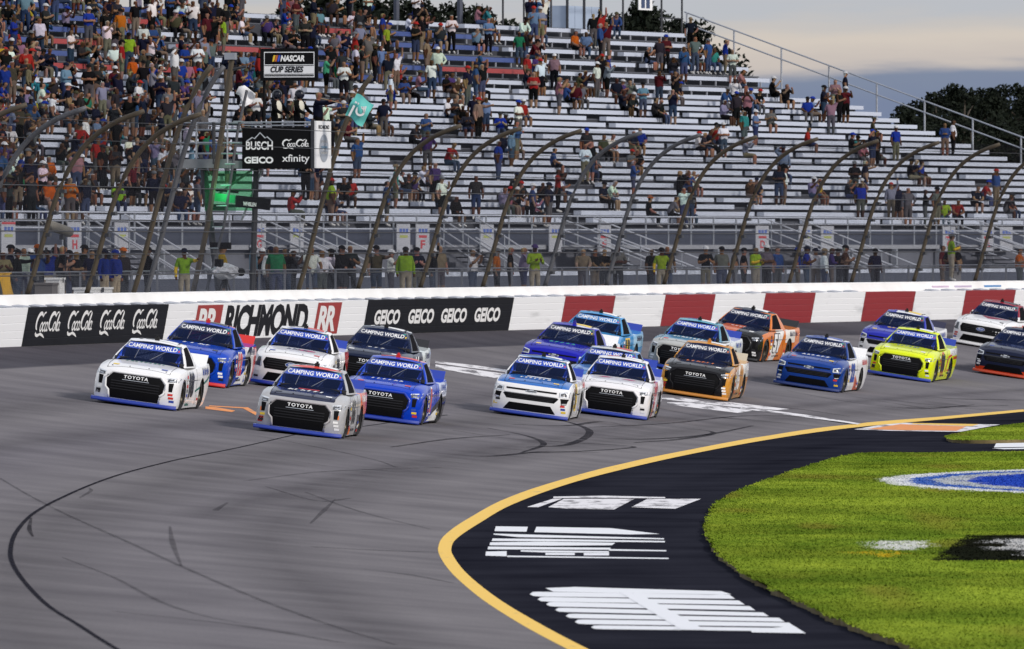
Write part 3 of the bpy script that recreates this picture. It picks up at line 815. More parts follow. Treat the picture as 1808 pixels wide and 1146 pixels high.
# ------------------------------------------------------------------ catch fence: curved posts, cables, chain link
M_POST = mat('rusty_post', (0.062, 0.048, 0.031), 0.7, 0.1, var=0.45, scale=1.4, bump=0.1)
M_POSTG = mat('galvanised_post', (0.085, 0.088, 0.10), 0.6, 0.2, var=0.3, scale=1.4)
M_CABLE = mat('dark_cable', (0.03, 0.03, 0.035), 0.6)
def chainlink():
    m, nt, b = new_mat('chain_link'); N, L = nt.nodes, nt.links
    b.inputs['Base Color'].default_value = (0.035, 0.037, 0.05, 1); b.inputs['Roughness'].default_value = 0.7; b.inputs['Specular IOR Level'].default_value = 0.1
    tc = N.new('ShaderNodeTexCoord'); sp = N.new('ShaderNodeSeparateXYZ'); L.new(tc.outputs['UV'], sp.inputs[0])
    ws = []
    for sg in (1, -1):
        mm = N.new('ShaderNodeMath'); mm.operation = 'MULTIPLY_ADD'; mm.inputs[1].default_value = sg
        L.new(sp.outputs[1], mm.inputs[0]); L.new(sp.outputs[0], mm.inputs[2])
        fr = N.new('ShaderNodeMath'); fr.operation = 'PINGPONG'; fr.inputs[1].default_value = 0.5; L.new(mm.outputs[0], fr.inputs[0])
        lt = N.new('ShaderNodeMath'); lt.operation = 'LESS_THAN'; lt.inputs[1].default_value = 0.070; L.new(fr.outputs[0], lt.inputs[0]); ws.append(lt)
    mx = N.new('ShaderNodeMath'); mx.operation = 'MAXIMUM'; L.new(ws[0].outputs[0], mx.inputs[0]); L.new(ws[1].outputs[0], mx.inputs[1])
    tr = N.new('ShaderNodeBsdfTransparent'); ms = N.new('ShaderNodeMixShader')
    L.new(mx.outputs[0], ms.inputs[0]); L.new(tr.outputs[0], ms.inputs[1]); L.new(b.outputs[0], ms.inputs[2])
    L.new(ms.outputs[0], N['Material Output'].inputs[0])
    return m
M_LINK = chainlink()
ZT = ZW + HB + 0.33
# profile in the plane square to the wall: (metres towards the track, metres up) from the top of the concrete wall
PROF = smooth_line(np.array([(-0.55, 0), (-0.30, 0.8), (-0.02, 1.75), (0.28, 2.7), (0.68, 3.55), (1.22, 4.25), (1.95, 4.75), (2.75, 5.05)]), 3)
PROF2 = smooth_line(np.array([(-0.55, 0), (-0.25, 1.0), (0.12, 2.4), (0.5, 3.8), (0.9, 5.0), (1.35, 5.95), (1.75, 6.5)]), 3)
def prof_pts(s, pr, d=0.0): return [site(s, -(p[0] + d) + 0.05, ZT + p[1]) for p in pr]
fence = empty('catch_fence')
tag(fence, 'tall catch fence of curved rusty posts with cables and chain link mesh', 'fence')
post_u = [-170, -60, 48, 153, 349, 632, 742, 852, 962, 1070, 1172, 1283, 1393, 1503, 1613, 1721, 1830, 1935, 2045]
tall_u = [236, 258, 527]
def post_s(u):
    ss_ = np.linspace(s_of_u(-420), s_of_u(2300), 900)
    uu = np.array([to_px(site(q, 0.6, ZT))[0] for q in ss_]); return float(np.interp(u, uu, ss_))
ps = {}
FOOTP = MB().box(-0.13, 0.13, -0.10, 0.30, -0.03, 0.02).mesh('foot_plate', M_DSTEEL); BRKT = MB().box(-0.06, 0.22, -0.12, 0.08, -0.05, 0.05).mesh('bracket', M_DSTEEL)
for i, u_ in enumerate(post_u):
    if u_ == 349: continue
    s = post_s(u_); ps[u_] = s
    mb = MB(); pts = prof_pts(s, PROF); mb.tube(pts, [0.072] * (len(pts) - 1) + [0.064], 8)
    link('post', mb.mesh('post', M_POSTG if i in (1, 9, 8) else M_POST, True), fence)
    link('foot_plate', FOOTP, fence, frame_at(s, 0.55, ZT))
    for h in (0.45, 1.05, 1.65, 2.25, 2.85):
        j = int(np.argmin(np.abs(PROF[:, 1] - h))); link('bracket', BRKT, fence, frame_at(s, 0.05 - PROF[j, 0], ZT + h))
for u_ in tall_u:
    s = post_s(u_); ps[u_] = s
    mb = MB(); pts = prof_pts(s, PROF2); mb.tube(pts, 0.075, 8)
    link('post', mb.mesh('post', M_POST if u_ != 258 else M_POSTG, True), fence)
s0f, s1f = post_s(-150), post_s(2040)
ssf = np.arange(s0f, s1f, 2.0)
for j, h in enumerate((0.42, 1.02, 1.62, 2.22, 2.85, 3.5, 4.2, 4.72)):
    k = int(np.argmin(np.abs(PROF[:, 1] - h)))
    mb = MB(); mb.tube([site(s, -(PROF[k, 0]) + 0.05, ZT + PROF[k, 1]) for s in ssf], 0.016 if j < 5 else 0.010, 4)
    link('cable', mb.mesh('cable', M_CABLE), fence)
def link_panel(sa, sb, pr):
    n = max(2, int((sb - sa) / 2.0) + 1); sl = np.linspace(sa, sb, n); V, UVs, Fc = [], [], []
    le = np.concatenate([[0], np.cumsum(np.hypot(*np.diff(pr, axis=0).T))])
    for s in sl:
        for p, l in zip(prof_pts(s, pr, -0.05), le): V.append(p); UVs.append((s / 0.13, l / 0.13))
    k = len(pr)
    for i in range(n - 1):
        for j in range(k - 1): Fc.append((i * k + j, (i + 1) * k + j, (i + 1) * k + j + 1, i * k + j + 1))
    me = mesh_from('chain_link_panel', V, Fc, [M_LINK], None, True)
    lay = me.uv_layers.new(name='UVMap'); idx = np.zeros(len(me.loops), dtype=np.int32); me.loops.foreach_get('vertex_index', idx)
    lay.data.foreach_set('uv', np.asarray(UVs, dtype=np.float32)[idx].ravel())
    return link('chain_link_panel', me, fence)
keys = [u_ for u_ in post_u if u_ in ps]
for a, b_ in zip(keys[:-1], keys[1:]):
    if a == 153:
        link_panel(ps[153], ps[236], PROF); link_panel(ps[236], ps[258], PROF2)
        link_panel(ps[258], ps[527], PROF[:13]); link_panel(ps[527], ps[632], PROF)
    else: link_panel(ps[a], ps[b_], PROF)

# ------------------------------------------------------------------ grandstand
M_ALU = mat('aluminium_plank', (0.47, 0.51, 0.61), 0.5, 0.0, var=0.22, scale=0.8)
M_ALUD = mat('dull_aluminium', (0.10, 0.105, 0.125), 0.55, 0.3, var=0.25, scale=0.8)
M_RISER = mat('dark_riser', (0.030, 0.032, 0.042), 0.8, var=0.3, scale=0.7)  # near black, so the colour carries the shade under the benches
M_RSEAT = mat('red_seat_board', (0.30, 0.045, 0.045), 0.55, var=0.15)
M_BSEAT = mat('blue_seat_board', (0.045, 0.075, 0.23), 0.55, var=0.15)
M_FRONT = mat('stand_front_concrete', (0.105, 0.112, 0.14), 0.85, var=0.2, scale=0.5)
M_PANEL = mat('blue_grey_panel', (0.042, 0.05, 0.078), 0.6, var=0.25, scale=0.5)
M_RAIL = mat('bright_rail', (0.46, 0.48, 0.54), 0.35, 0.4, var=0.1)
S_END = s_of_u(2720) - 7.0
O0 = 12.0
rows_ = []                                   # (o of bench front, bench top z, tread z, is_upper)
for k in range(20): rows_.append((O0 + 1.5 + 0.84 * k, 6.20 + 0.28 * k, 6.20 + 0.28 * k - 0.43, False))
for j in range(6): rows_.append((O0 + 1.5 + 0.84 * 19 + 2.6 + 1.0 * j, 11.95 + 0.50 * j, 11.95 + 0.50 * j - 0.45, True))
stand = empty('grandstand')
tag(stand, 'large open grandstand of stepped silver bleacher benches', 'grandstand')
bench_me = MB().box(0, 1, 0, 0.30, -0.165, 0).mesh('bench', M_ALU)
bench_low = bench_me
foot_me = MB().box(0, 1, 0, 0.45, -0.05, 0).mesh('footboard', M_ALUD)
board_me = {c: MB().box(0, 1, -0.012, 0.0, -0.175, 0.012).mesh('seat_edge_board', m_) for c, m_ in (('r', M_RSEAT), ('b', M_BSEAT))}
rail_post = MB().box(-0.035, 0.035, 0, 0.05, -0.46, -0.13).mesh('bench_leg', M_RAIL)
AISLE = 12.2
def chord(s0, s1, o, z):
    a, b_ = site(s0, o, z), site(s1, o, z); d = b_ - a; L = d.length; d.normalize()
    n = Vector((-d.y, d.x, 0))
    return Matrix(((d.x * L, n.x, 0, a.x), (d.y * L, n.y, 0, a.y), (0, 0, 1, a.z), (0, 0, 0, 1))), L
cyc = 0
row_span = []
for ri, (o, z, zt, up) in enumerate(rows_):
    sA = s_at_px(-45, o); row_span.append((sA, S_END))
    # tread and riser of the whole row: one long part
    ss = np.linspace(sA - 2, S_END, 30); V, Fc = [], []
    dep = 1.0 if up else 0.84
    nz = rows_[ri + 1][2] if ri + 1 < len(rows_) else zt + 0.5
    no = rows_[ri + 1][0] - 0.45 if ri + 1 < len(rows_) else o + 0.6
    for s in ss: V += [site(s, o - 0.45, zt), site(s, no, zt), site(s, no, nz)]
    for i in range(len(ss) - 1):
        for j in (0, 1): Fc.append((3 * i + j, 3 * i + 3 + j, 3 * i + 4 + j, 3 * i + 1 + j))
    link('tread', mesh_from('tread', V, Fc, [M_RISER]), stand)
    # benches between the aisles
    s_hi = S_END
    while s_hi > sA:
        s_lo = s_hi - AISLE + 1.1
        if random.random() < 0.12: s_lo += random.uniform(1, 4)
        M, L = chord(s_lo, s_hi, o, z)
        link('bench', bench_me, stand, M)
        M2, _ = chord(s_lo - 0.2, s_hi + 0.2, o - 0.42, zt + 0.06)
        link('footboard', foot_me, stand, M2)
        if up:
            c = 'rbwbrwb'[(int(s_hi / AISLE) * 3 + ri * 2) % 7]
            if c != 'w' and s_hi < S_END - 14: link('seat_edge_board', board_me[c], stand, M)
            for x in np.arange(0.4, L, 1.7):
                q = M.copy(); q = M @ Matrix.Translation((x / L, 0.02, 0)) @ Matrix.Diagonal((1 / L, 1, 1, 1))
                link('bench_leg', rail_post, stand, q)
        s_hi -= AISLE
# front deck: slab, fascia, railing, posts
sF0, sF1 = s_at_px(-60, O0), S_END + 6
ss = np.linspace(sF0, sF1, 40)
def sweep(name, prof_, material, parent, sl=ss, closed=False):
    V, Fc = [], []
    for s in sl:
        for o, z in prof_: V.append(site(s, o, z))
    k = len(prof_)
    for i in range(len(sl) - 1):
        for j in range(k - (0 if closed else 1)):
            j2 = (j + 1) % k; Fc.append((i * k + j, (i + 1) * k + j, (i + 1) * k + j2, i * k + j2))
    return link(name, mesh_from(name, V, Fc, [material]), parent)
ZD = 5.20
sweep('deck_slab', [(O0 - 0.05, ZD - 0.16), (O0 - 0.05, ZD), (O0 + 1.2, ZD)], mat('deck_edge', (0.24, 0.25, 0.28), 0.7), stand)
sweep('fascia', [(O0 + 0.12, ZWALK), (O0 + 0.12, ZD - 0.16)], M_FRONT, stand)
sweep('rear_riser', [(O0 + 1.05, ZD), (O0 + 1.05, rows_[0][2])], M_PANEL, stand)
sweep('lower_ledge', [(O0 - 1.6, ZWALK), (O0 - 1.6, ZWALK + 0.78), (O0 - 1.2, ZWALK + 0.85), (O0 + 0.1, ZWALK + 0.85)], M_PANEL, stand)
sweep('ledge_cap', [(O0 - 1.63, ZWALK + 0.74), (O0 - 1.63, ZWALK + 0.87), (O0 - 1.25, ZWALK + 0.89)], M_ALU, stand)
for hz in (1.05, 0.78, 0.55):
    mb = MB(); mb.tube([site(s, O0, ZD + hz) for s in ss], 0.03, 5); link('rail', mb.mesh('rail', M_RAIL), stand)
post_me = MB().tube([(0, 0, -0.12), (0, 0, 1.05)], 0.035, 5).mesh('rail_post', M_GALV)
colm_me = MB().box(-0.09, 0.09, -0.09, 0.09, 0, ZD - ZWALK - 0.16).mesh('column', M_GALV)
for i, s in enumerate(np.arange(sF0, sF1, 2.6)):
    link('rail_post', post_me, stand, frame_at(s, O0, ZD))
    if i % 2 == 0: link('column', colm_me, stand, frame_at(s, O0 - 0.12, ZWALK))
# stairs from the walkway to the deck, with three sloping handrails on each side
def stair(u_top, u_bot):
    s_t, s_b = s_at_px(u_top, O0 - 0.6), s_at_px(u_bot, O0 - 0.9)
    st = empty('stairway', frame_at(s_t, O0 - 0.6, ZWALK))
    Mi = st.matrix_world.inverted()
    L = s_b - s_t; n = 11; dz = ZD - ZWALK
    for i in range(n):
        mb = MB(); s = s_t + L * (i + 0.5) / n; z = ZD - dz * (i + 0.5) / n
        M = Mi @ frame_at(s, O0 - 1.55, z)
        mb.box(-L / n * 0.55, L / n * 0.55, 0, 1.35, -0.05, 0)
        link('step', mb.mesh('step', M_ALUD), st, M)
    for o in (O0 - 1.55, O0 - 0.2):
        for hh in (1.0, 0.62, 0.28):
            mb = MB(); mb.tube([Mi @ site(s_t - 0.3, o, ZD + hh - 0.02), Mi @ site(s_b, o, ZWALK + hh)], 0.028, 5); link('handrail', mb.mesh('handrail', M_RAIL), st)
        for f in (0.02, 0.35, 0.68, 0.99):
            s = s_t + L * f; z = ZD - dz * f
            mb = MB(); mb.tube([Mi @ site(s, o, z - 0.2), Mi @ site(s, o, z + 1.0)], 0.025, 5); link('post', mb.mesh('post', M_GALV), st)
    return st
for u0, u1, w_ in ((175, 345, 'by gate sign H'), (478, 690, 'by gate sign G'), (800, 945, 'by gate sign F'), (1010, 1245, 'by gate sign E'), (1375, 1595, 'by gate sign D'), (1690, 1930, 'by gate sign C')):
    tag(stair(u0, u1), 'silver stairway with sloping handrails down from the stand %s' % w_, 'stairway', 'stairways in front of the stand')
# gate signs hung on the deck front
M_SIGN = mat('white_sign_board', (0.34, 0.35, 0.39), 0.5, var=0.03)
M_SB = mat('blue_print', (0.05, 0.10, 0.35), 0.5); M_SR = mat('red_print', (0.38, 0.03, 0.04), 0.5); M_SG = mat('olive_print', (0.30, 0.33, 0.08), 0.5)
def gate_sign(u, letter, cap, label):
    s = s_at_px(u, O0 - 0.2); o = empty('gate_sign', frame_at(s, O0 - 0.2, ZD - 0.25)); L = 1.5
    M = Matrix.Identity(4)
    mb = MB(); mb.box(0, L, 0, 0.03, 0, 0.98); link('board', mb.mesh('board', M_SIGN), o)
    def t(vf, x, z, m_, nm):
        V = [(x + p[0], -0.006, z + p[1]) for p in vf[0]]; link(nm, mesh_from(nm, V, vf[1], [m_]), o)
    if letter: t(text2d(letter, bold=0.03, width=0.55, height=0.30), L / 2 - 0.27, 0.12, M_SR, 'letter')
    t(rect2d(0, 0, L * 0.6, 0.09), L * 0.2, 0.50, M_SR if letter else M_SG, 'print_bar')
    for i in range(3): t(rect2d(0, 0, L * 0.18, 0.12), L * 0.18 + i * L * 0.24, 0.70, M_SB, 'print_block')
    if cap: t(rect2d(0, 0, L, 0.07), 0, 0.90, M_SR, 'top_band')
    tag(o, label, 'sign', 'gate signs along the stand front')
for u_, l_, cp_, lb in ((3, '', True, 'white sign with red top band below the deck rail, leftmost gate sign'),
                        (120, 'H', False, 'white gate sign with red letter H on the stand front'), (203, '', False, 'plain white gate sign beside the H sign'),
                        (446, 'G', False, 'white gate sign with red letter G near the flag stand'), (513, '', False, 'blank white gate sign between G and F signs'),
                        (701, '', False, 'tall white sign with olive print left of F sign'), (735, 'F', False, 'white gate sign with red letter F on the stand front'),
                        (849, '', False, 'white gate sign beside stair handrails, next after F'), (970, '', False, 'white gate sign before the E sign'),
                        (1056, 'E', False, 'white gate sign with red letter E behind the handrails'), (1335, 'D', False, 'white gate sign with red letter D on the stand front'),
                        (1411, '', False, 'white gate sign just beyond the D sign'), (1450, '', False, 'white gate sign second beyond the D sign'),
                        (1665, 'C', False, 'white gate sign with red letter C on the stand front'), (1733, 'B', False, 'white gate sign with red letter B near the stand end'),
                        (1766, '', False, 'white gate sign beyond the B sign, rightmost')):
    gate_sign(u_, l_, cp_, lb)
# end railing running up the side of the stand, and the tall fence along its back
Oend = rows_[-1][0] + 1.0
mb = None
def end_pt(o, h):
    o1, z1, o2, z2 = rows_[0][0], rows_[0][2], rows_[-1][0], rows_[-1][2]
    return site(S_END + 0.35, o, z1 + (z2 - z1) * (o - o1) / (o2 - o1) + h)
erail = empty('end_railing'); tag(erail, 'grey sloping railing up the open end of the grandstand', 'railing')
oo = np.linspace(O0, Oend - 0.8, 14)
for hh in (1.35, 0.85):
    mb = MB(); mb.tube([end_pt(o, hh) for o in oo], 0.035, 6); link('rail', mb.mesh('rail', M_GALV), erail)
for o in np.arange(O0 + 0.4, Oend - 0.8, 2.25):
    mb = MB(); mb.tube([end_pt(o, -0.5), end_pt(o, 1.36)], 0.045, 6); link('post', mb.mesh('post', M_GALV), erail)
bf = empty('back_fence'); tag(bf, 'tall grey post and rail fence along the top back of the grandstand', 'fence')
zb = rows_[-1][2]
for u_ in (10, 120, 230, 330, 430, 530, 622, 700, 738, 812, 888, 925, 960, 973, 1100, 1168, 1204):
    s = s_at_px(u_, Oend)
    mb = MB(); w_ = 0.14 if u_ in (700, 812) else 0.05
    mb.tube([site(s, Oend, zb - 0.6), site(s, Oend, zb + 3.6)], w_, 6); link('post', mb.mesh('post', M_DSTEEL if w_ < .1 else M_PANEL), bf)
sl = np.linspace(s_at_px(-60, Oend), s_at_px(1206, Oend), 30)
for hh in (1.15, 2.05):
    mb = MB(); mb.tube([site(s, Oend, zb + hh) for s in (sl if hh > 2 else np.linspace(s_at_px(1165, Oend), s_at_px(1206, Oend), 4))], 0.03, 5); link('rail', mb.mesh('rail', M_DSTEEL), bf)
# pale cladding panel of a building block behind the top row, and two small signs on the back fence
hut = empty('stair_tower', frame_at(s_at_px(1000, Oend + 1.2), Oend + 1.2, zb - 0.8))
tag(hut, 'pale blue panelled stair tower behind the top row', 'tower')
for i in range(4):
    mb = MB(); mb.box(i * 0.93 + 0.02, i * 0.93 + 0.91, 0, 0.8, 0, 2.35); link('panel', mb.mesh('panel', mat('pale_blue_cladding', (0.33, 0.40, 0.52), 0.6, var=0.06)), hut)
for x in (0, 1.86, 3.72):
    mb = MB(); mb.box(x - 0.06, x + 0.06, -0.08, 0.0, 0, 3.4); link('post', mb.mesh('post', M_DSTEEL), hut)
M_WHT2 = mat('white_panel', (0.75, 0.75, 0.75), 0.5, var=0.03)
for u_, ww, lb in ((895, 1.3, 'small dark square sign on the back fence rail'), (1128, 1.5, 'white poster with dark figures on the back fence')):
    s = s_at_px(u_, Oend - 0.1); sg = empty('fence_sign', frame_at(s, Oend - 0.1, zb + (1.45 if u_ > 1000 else 1.75)))
    mb = MB(); mb.box(0, ww, 0, 0.04, 0, 0.62 if u_ < 1000 else 0.9); link('board', mb.mesh('board', M_WHT2 if u_ > 1000 else M_DSTEEL), sg)
    if u_ > 1000:
        for i in range(2): mb = MB(); mb.box(0.25 + i * .55, .65 + i * .55, -0.01, 0, 0.08, 0.5); link('print_block', mb.mesh('print_block', mat('navy_print', (.03, .05, .12), .5)), sg)
    else: mb = MB(); mb.box(0.1, ww - .1, -0.01, 0, 0.1, 0.5); link('print_block', mb.mesh('print_block', M_SIGN), sg)
    tag(sg, lb, 'sign')

# ------------------------------------------------------------------ racing trucks (local -Y is forward, +X the driver's side, metres)
def lerp_tab(tab):
    t = np.array(tab); return lambda y: np.interp(y, t[:, 0], t[:, 1])
w0f = lerp_tab([(-2.6, .935), (-2.45, .97), (-2.2, .985), (-1.62, 1.0), (-1.0, .98), (0, .97), (1.25, 1.0), (2.0, .99), (2.6, .95)])
zbf = lerp_tab([(-2.6, .07), (1.7, .07), (2.2, .13), (2.6, .30)])
zcf = lerp_tab([(-2.6, .800), (-2.5, .845), (-2.35, .885), (-2.0, .925), (-1.5, .965), (-1.02, 1.0), (-.9, .985), (.95, .985), (1.05, 1.0), (2.6, 1.05)])
drf = lerp_tab([(-2.6, .10), (-1.6, .075), (-1.0, .06), (0, .05), (1.0, .015), (2.6, .01)])
sidef = lerp_tab([(0, .955), (.12, .985), (.4, 1.0), (.7, .99), (.88, .975), (1.0, .935)])
def nose_dy(x, z, y):
    k = np.clip((-1.85 - y) / .75, 0, 1) ** 1.4
    return k * (.21 * np.abs(x) ** 3.6 + .15 * np.clip((z - .42) / .42, 0, 1.3) ** 2 + .06 * np.clip((.28 - z) / .2, 0, 1))
def body_map(a, y, c):
    zb, zt = zbf(y), zcf(y) - drf(y) * np.abs(a) ** 3.2
    if -2.4 < y < -1.0: zt = zt + 0.030 * math.exp(-((abs(a) - .80) / .12) ** 2) * min(1, (-1.0 - y) / .3)   # fender crown
    z = zb + (zt - zb) * c
    x = a * w0f(y) * sidef(c)
    return np.array([x, y + nose_dy(x, z, y), z])
def lower_body():
    A = np.concatenate([[-1, -.97, -.9], np.linspace(-.8, .8, 15), [.9, .97, 1]]); Yb = np.concatenate([[-2.6, -2.57, -2.5], np.linspace(-2.4, 2.55, 56), [2.6]]); C = np.array([0, .06, .15, .25, .37, .5, .62, .74, .84, .92, .97, 1.0])
    V = {}; verts = []; faces = []
    def vid(p):
        key = tuple(np.round(p, 5))
        if key not in V: V[key] = len(verts); verts.append(key)
        return V[key]
    def quadgrid(fn, U, W, flip=False):
        g = [[vid(fn(u, w)) for w in W] for u in U]
        for i in range(len(U) - 1):
            for j in range(len(W) - 1):
                f = (g[i][j], g[i + 1][j], g[i + 1][j + 1], g[i][j + 1])
                if len(set(f)) == 4: faces.append(f[::-1] if flip else f)
    quadgrid(lambda a, y: body_map(a, y, 1), A, Yb)
    quadgrid(lambda a, y: body_map(a, y, 0), A, Yb, True)
    quadgrid(lambda y, c: body_map(1, y, c), Yb, C)
    quadgrid(lambda y, c: body_map(-1, y, c), Yb, C, True)
    quadgrid(lambda a, c: body_map(a, -2.6, c), A, C)
    quadgrid(lambda a, c: body_map(a, 2.6, c), A, C, True)
    return verts, faces
M_WELL = mat('wheel_well_black', (0.008, 0.008, 0.009), 0.9, var=0.1)
M_INT = mat('cab_interior', (0.02, 0.021, 0.024), 0.8, var=0.2)
M_PLACE = mat('primer_grey', (0.3, 0.3, 0.3), 0.4)
FA, RA, ZA = -1.62, 1.24, 0.345
def cut_arches():
    v, f = lower_body()
    me = mesh_from('truck_lower', v, f, [M_PLACE, M_WELL, M_INT])
    bm = bmesh.new(); bm.from_mesh(me); bmesh.ops.recalc_face_normals(bm, faces=bm.faces[:]); bm.to_mesh(me); bm.free()
    o = tmp_link('truck_lower', me); cut = []
    for y in (FA, RA):
        for sg in (-1, 1):
            bm = bmesh.new()
            bmesh.ops.create_cone(bm, cap_ends=True, segments=28, radius1=.395, radius2=.395, depth=.62, matrix=Matrix.Translation((sg * .97, y, ZA)) @ Matrix.Rotation(R(90), 4, 'Y'))
            cm = bpy.data.meshes.new('arch_cutter'); bm.to_mesh(cm); bm.free()
            for m_ in (M_PLACE, M_WELL): cm.materials.append(m_)
            cm.polygons.foreach_set('material_index', np.ones(len(cm.polygons), dtype=np.int32))
            co = tmp_link('arch_cutter', cm); cut.append(co)
            md = o.modifiers.new('arch', 'BOOLEAN'); md.object = co; md.operation = 'DIFFERENCE'; md.solver = 'EXACT'
    out = tmp_eval(o)
    for q in cut + [o]: bpy.data.objects.remove(q)
    return out
# greenhouse shell, with openings
def gh_map(a, b, c):
    yf = -1.04 + .80 * c ** 1.08 + .20 * a * a * (1 - .35 * c); yr = 1.06 - .44 * c - .05 * a * a
    y = yf + (yr - yf) * (b + 1) / 2
    x = a * (.875 - .245 * c ** 1.25) * (1 - .03 * (b * b))
    z = .97 + .465 * c - .035 * max(0, -b) ** 2 * c * c + (.05 * (1 - a * a) + .022 * (1 - b * b)) * c ** 2
    return np.array([x, y, z])
def greenhouse():
    A = np.concatenate([[-1, -.955], np.linspace(-.88, .88, 13), [.955, 1]]); B = np.concatenate([[-1, -.93], np.linspace(-.86, .86, 15), [.93, 1]]); C = np.array([0, .07, .2, .35, .5, .65, .8, .92, 1.0])
    shell, wins = ([], []), {'windshield': ([], []), 'side_window': ([], []), 'passenger_window': ([], []), 'rear_window': ([], [])}
    def put(dst, q):
        k = len(dst[0]); dst[0].extend(map(tuple, q)); dst[1].append(tuple(range(k, k + 4)))
    for i in range(len(A) - 1):
        for j in range(len(C) - 1):
            ac, cc = (A[i] + A[i + 1]) / 2, (C[j] + C[j + 1]) / 2
            q = [gh_map(A[i], -1, C[j]), gh_map(A[i + 1], -1, C[j]), gh_map(A[i + 1], -1, C[j + 1]), gh_map(A[i], -1, C[j + 1])]
            put(wins['windshield'] if abs(ac) < .955 and cc > .0 and cc < .965 else shell, q)
            q = [gh_map(A[i], 1, C[j]), gh_map(A[i], 1, C[j + 1]), gh_map(A[i + 1], 1, C[j + 1]), gh_map(A[i + 1], 1, C[j])]
            put(wins['rear_window'] if abs(ac) < .8 and .1 < cc < .9 else shell, q)
    for i in range(len(B) - 1):
        for j in range(len(C) - 1):
            bc, cc = (B[i] + B[i + 1]) / 2, (C[j] + C[j + 1]) / 2
            for sg in (1, -1):
                q = [gh_map(sg, B[i], C[j]), gh_map(sg, B[i + 1], C[j]), gh_map(sg, B[i + 1], C[j + 1]), gh_map(sg, B[i], C[j + 1])]
                if sg < 0: q = q[::-1]
                put(wins['side_window' if sg > 0 else 'passenger_window'] if -.82 < bc < .36 and .07 < cc < .92 else shell, q)
        for k in range(len(A) - 1):
            q = [gh_map(A[k], B[i], 1), gh_map(A[k + 1], B[i], 1), gh_map(A[k + 1], B[i + 1], 1), gh_map(A[k], B[i + 1], 1)]; put(shell, q)
    return shell, wins
def weld(v, f, mats, name, ang=40):
    me = mesh_from(name, v, f, mats); bm = bmesh.new(); bm.from_mesh(me)
    bmesh.ops.remove_doubles(bm, verts=bm.verts[:], dist=1e-4); bm.to_mesh(me); bm.free()
    return sharp(me, ang)
def make_body():
    low = cut_arches(); shell, wins = greenhouse()
    v = [tuple(p.co) for p in low.vertices]; f = [tuple(p.vertices) for p in low.polygons]; mi = [p.material_index for p in low.polygons]
    for i, p in enumerate(low.polygons):
        c = p.center
        if c.z > .93 and -.98 < c.y < 1.0 and abs(c.x) < .84 and p.normal.z > .7: mi[i] = 2
        if c.z < .075: mi[i] = 1
    k = len(v); v += shell[0]; f += [tuple(i + k for i in q) for q in shell[1]]; mi += [0] * len(shell[1])
    me = mesh_from('body', v, f, [M_PLACE, M_WELL, M_INT], mi)
    bm = bmesh.new(); bm.from_mesh(me); bmesh.ops.remove_doubles(bm, verts=bm.verts[:], dist=1e-4); bm.to_mesh(me); bm.free()
    sharp(me, 32)
    return me, {n: weld(*w_, [None], n, 30) for n, w_ in wins.items()}
BODY, WINS = make_body()
def glass_mat():
    m, nt, b = new_mat('windshield_glass'); N, L = nt.nodes, nt.links
    N.remove(b)
    tr = N.new('ShaderNodeBsdfTransparent'); tr.inputs[0].default_value = (0.42, 0.47, 0.62, 1)
    gl = N.new('ShaderNodeBsdfGlossy'); gl.inputs['Color'].default_value = (0.16, 0.24, 0.62, 1); gl.inputs['Roughness'].default_value = 0.06  # blue tint puts the sky's reflection into the glass colour
    fr = N.new('ShaderNodeFresnel'); fr.inputs[0].default_value = 1.5
    ad = N.new('ShaderNodeMath'); ad.operation = 'MULTIPLY_ADD'; ad.inputs[1].default_value = 0.9; ad.inputs[2].default_value = 0.02; ad.use_clamp = True
    mx = N.new('ShaderNodeMixShader'); L.new(fr.outputs[0], ad.inputs[0]); L.new(ad.outputs[0], mx.inputs[0]); L.new(tr.outputs[0], mx.inputs[1]); L.new(gl.outputs[0], mx.inputs[2])
    L.new(mx.outputs[0], N['Material Output'].inputs[0]); return m
M_GLASS = glass_mat()
M_NET = mat('window_net', (0.008, 0.008, 0.010), 0.9, spec=0.05)
for n, me in WINS.items():
    me.materials.clear(); me.materials.append(M_GLASS if n in ('windshield', 'rear_window') else M_NET)
bmv = [tuple(v.co) for v in BODY.vertices]; bmf = [tuple(p.vertices) for p in BODY.polygons if p.material_index == 0]
for me in WINS.values():
    k = len(bmv); bmv += [tuple(v.co) for v in me.vertices]; bmf += [tuple(i + k for i in p.vertices) for p in me.polygons]
BVH = BVHTree.FromPolygons(bmv, bmf)
def dice(vf, step):
    bm = bmesh.new(); vs = [bm.verts.new((p[0], p[1], 0)) for p in vf[0]]
    for f in vf[1]:
        try: bm.faces.new([vs[i] for i in f])
        except ValueError: pass
    bmesh.ops.triangulate(bm, faces=[f for f in bm.faces if len(f.verts) > 4])
    P_ = np.array(vf[0]); lo, hi = P_.min(0), P_.max(0)
    for ax in (0, 1):
        for c in np.arange(lo[ax] + step, hi[ax], step):
            bmesh.ops.bisect_plane(bm, geom=bm.verts[:] + bm.edges[:] + bm.faces[:], plane_co=((c, 0, 0) if ax == 0 else (0, c, 0)), plane_no=((1, 0, 0) if ax == 0 else (0, 1, 0)))
    bm.verts.index_update()
    out = (np.array([v.co[:2] for v in bm.verts]), [tuple(v.index for v in f.verts) for f in bm.faces]); bm.free()
    return out
VIEW = {'front': (Vector((1, 0, 0)), Vector((0, 0, 1)), Vector((0, 1, 0)), Vector((0, -6, 0))),
        'side': (Vector((0, 1, 0)), Vector((0, 0, 1)), Vector((-1, 0, 0)), Vector((6, 0, 0))),
        'top': (Vector((1, 0, 0)), Vector((0, 1, 0)), Vector((0, 0, -1)), Vector((0, 0, 6)))}
DEC = {}
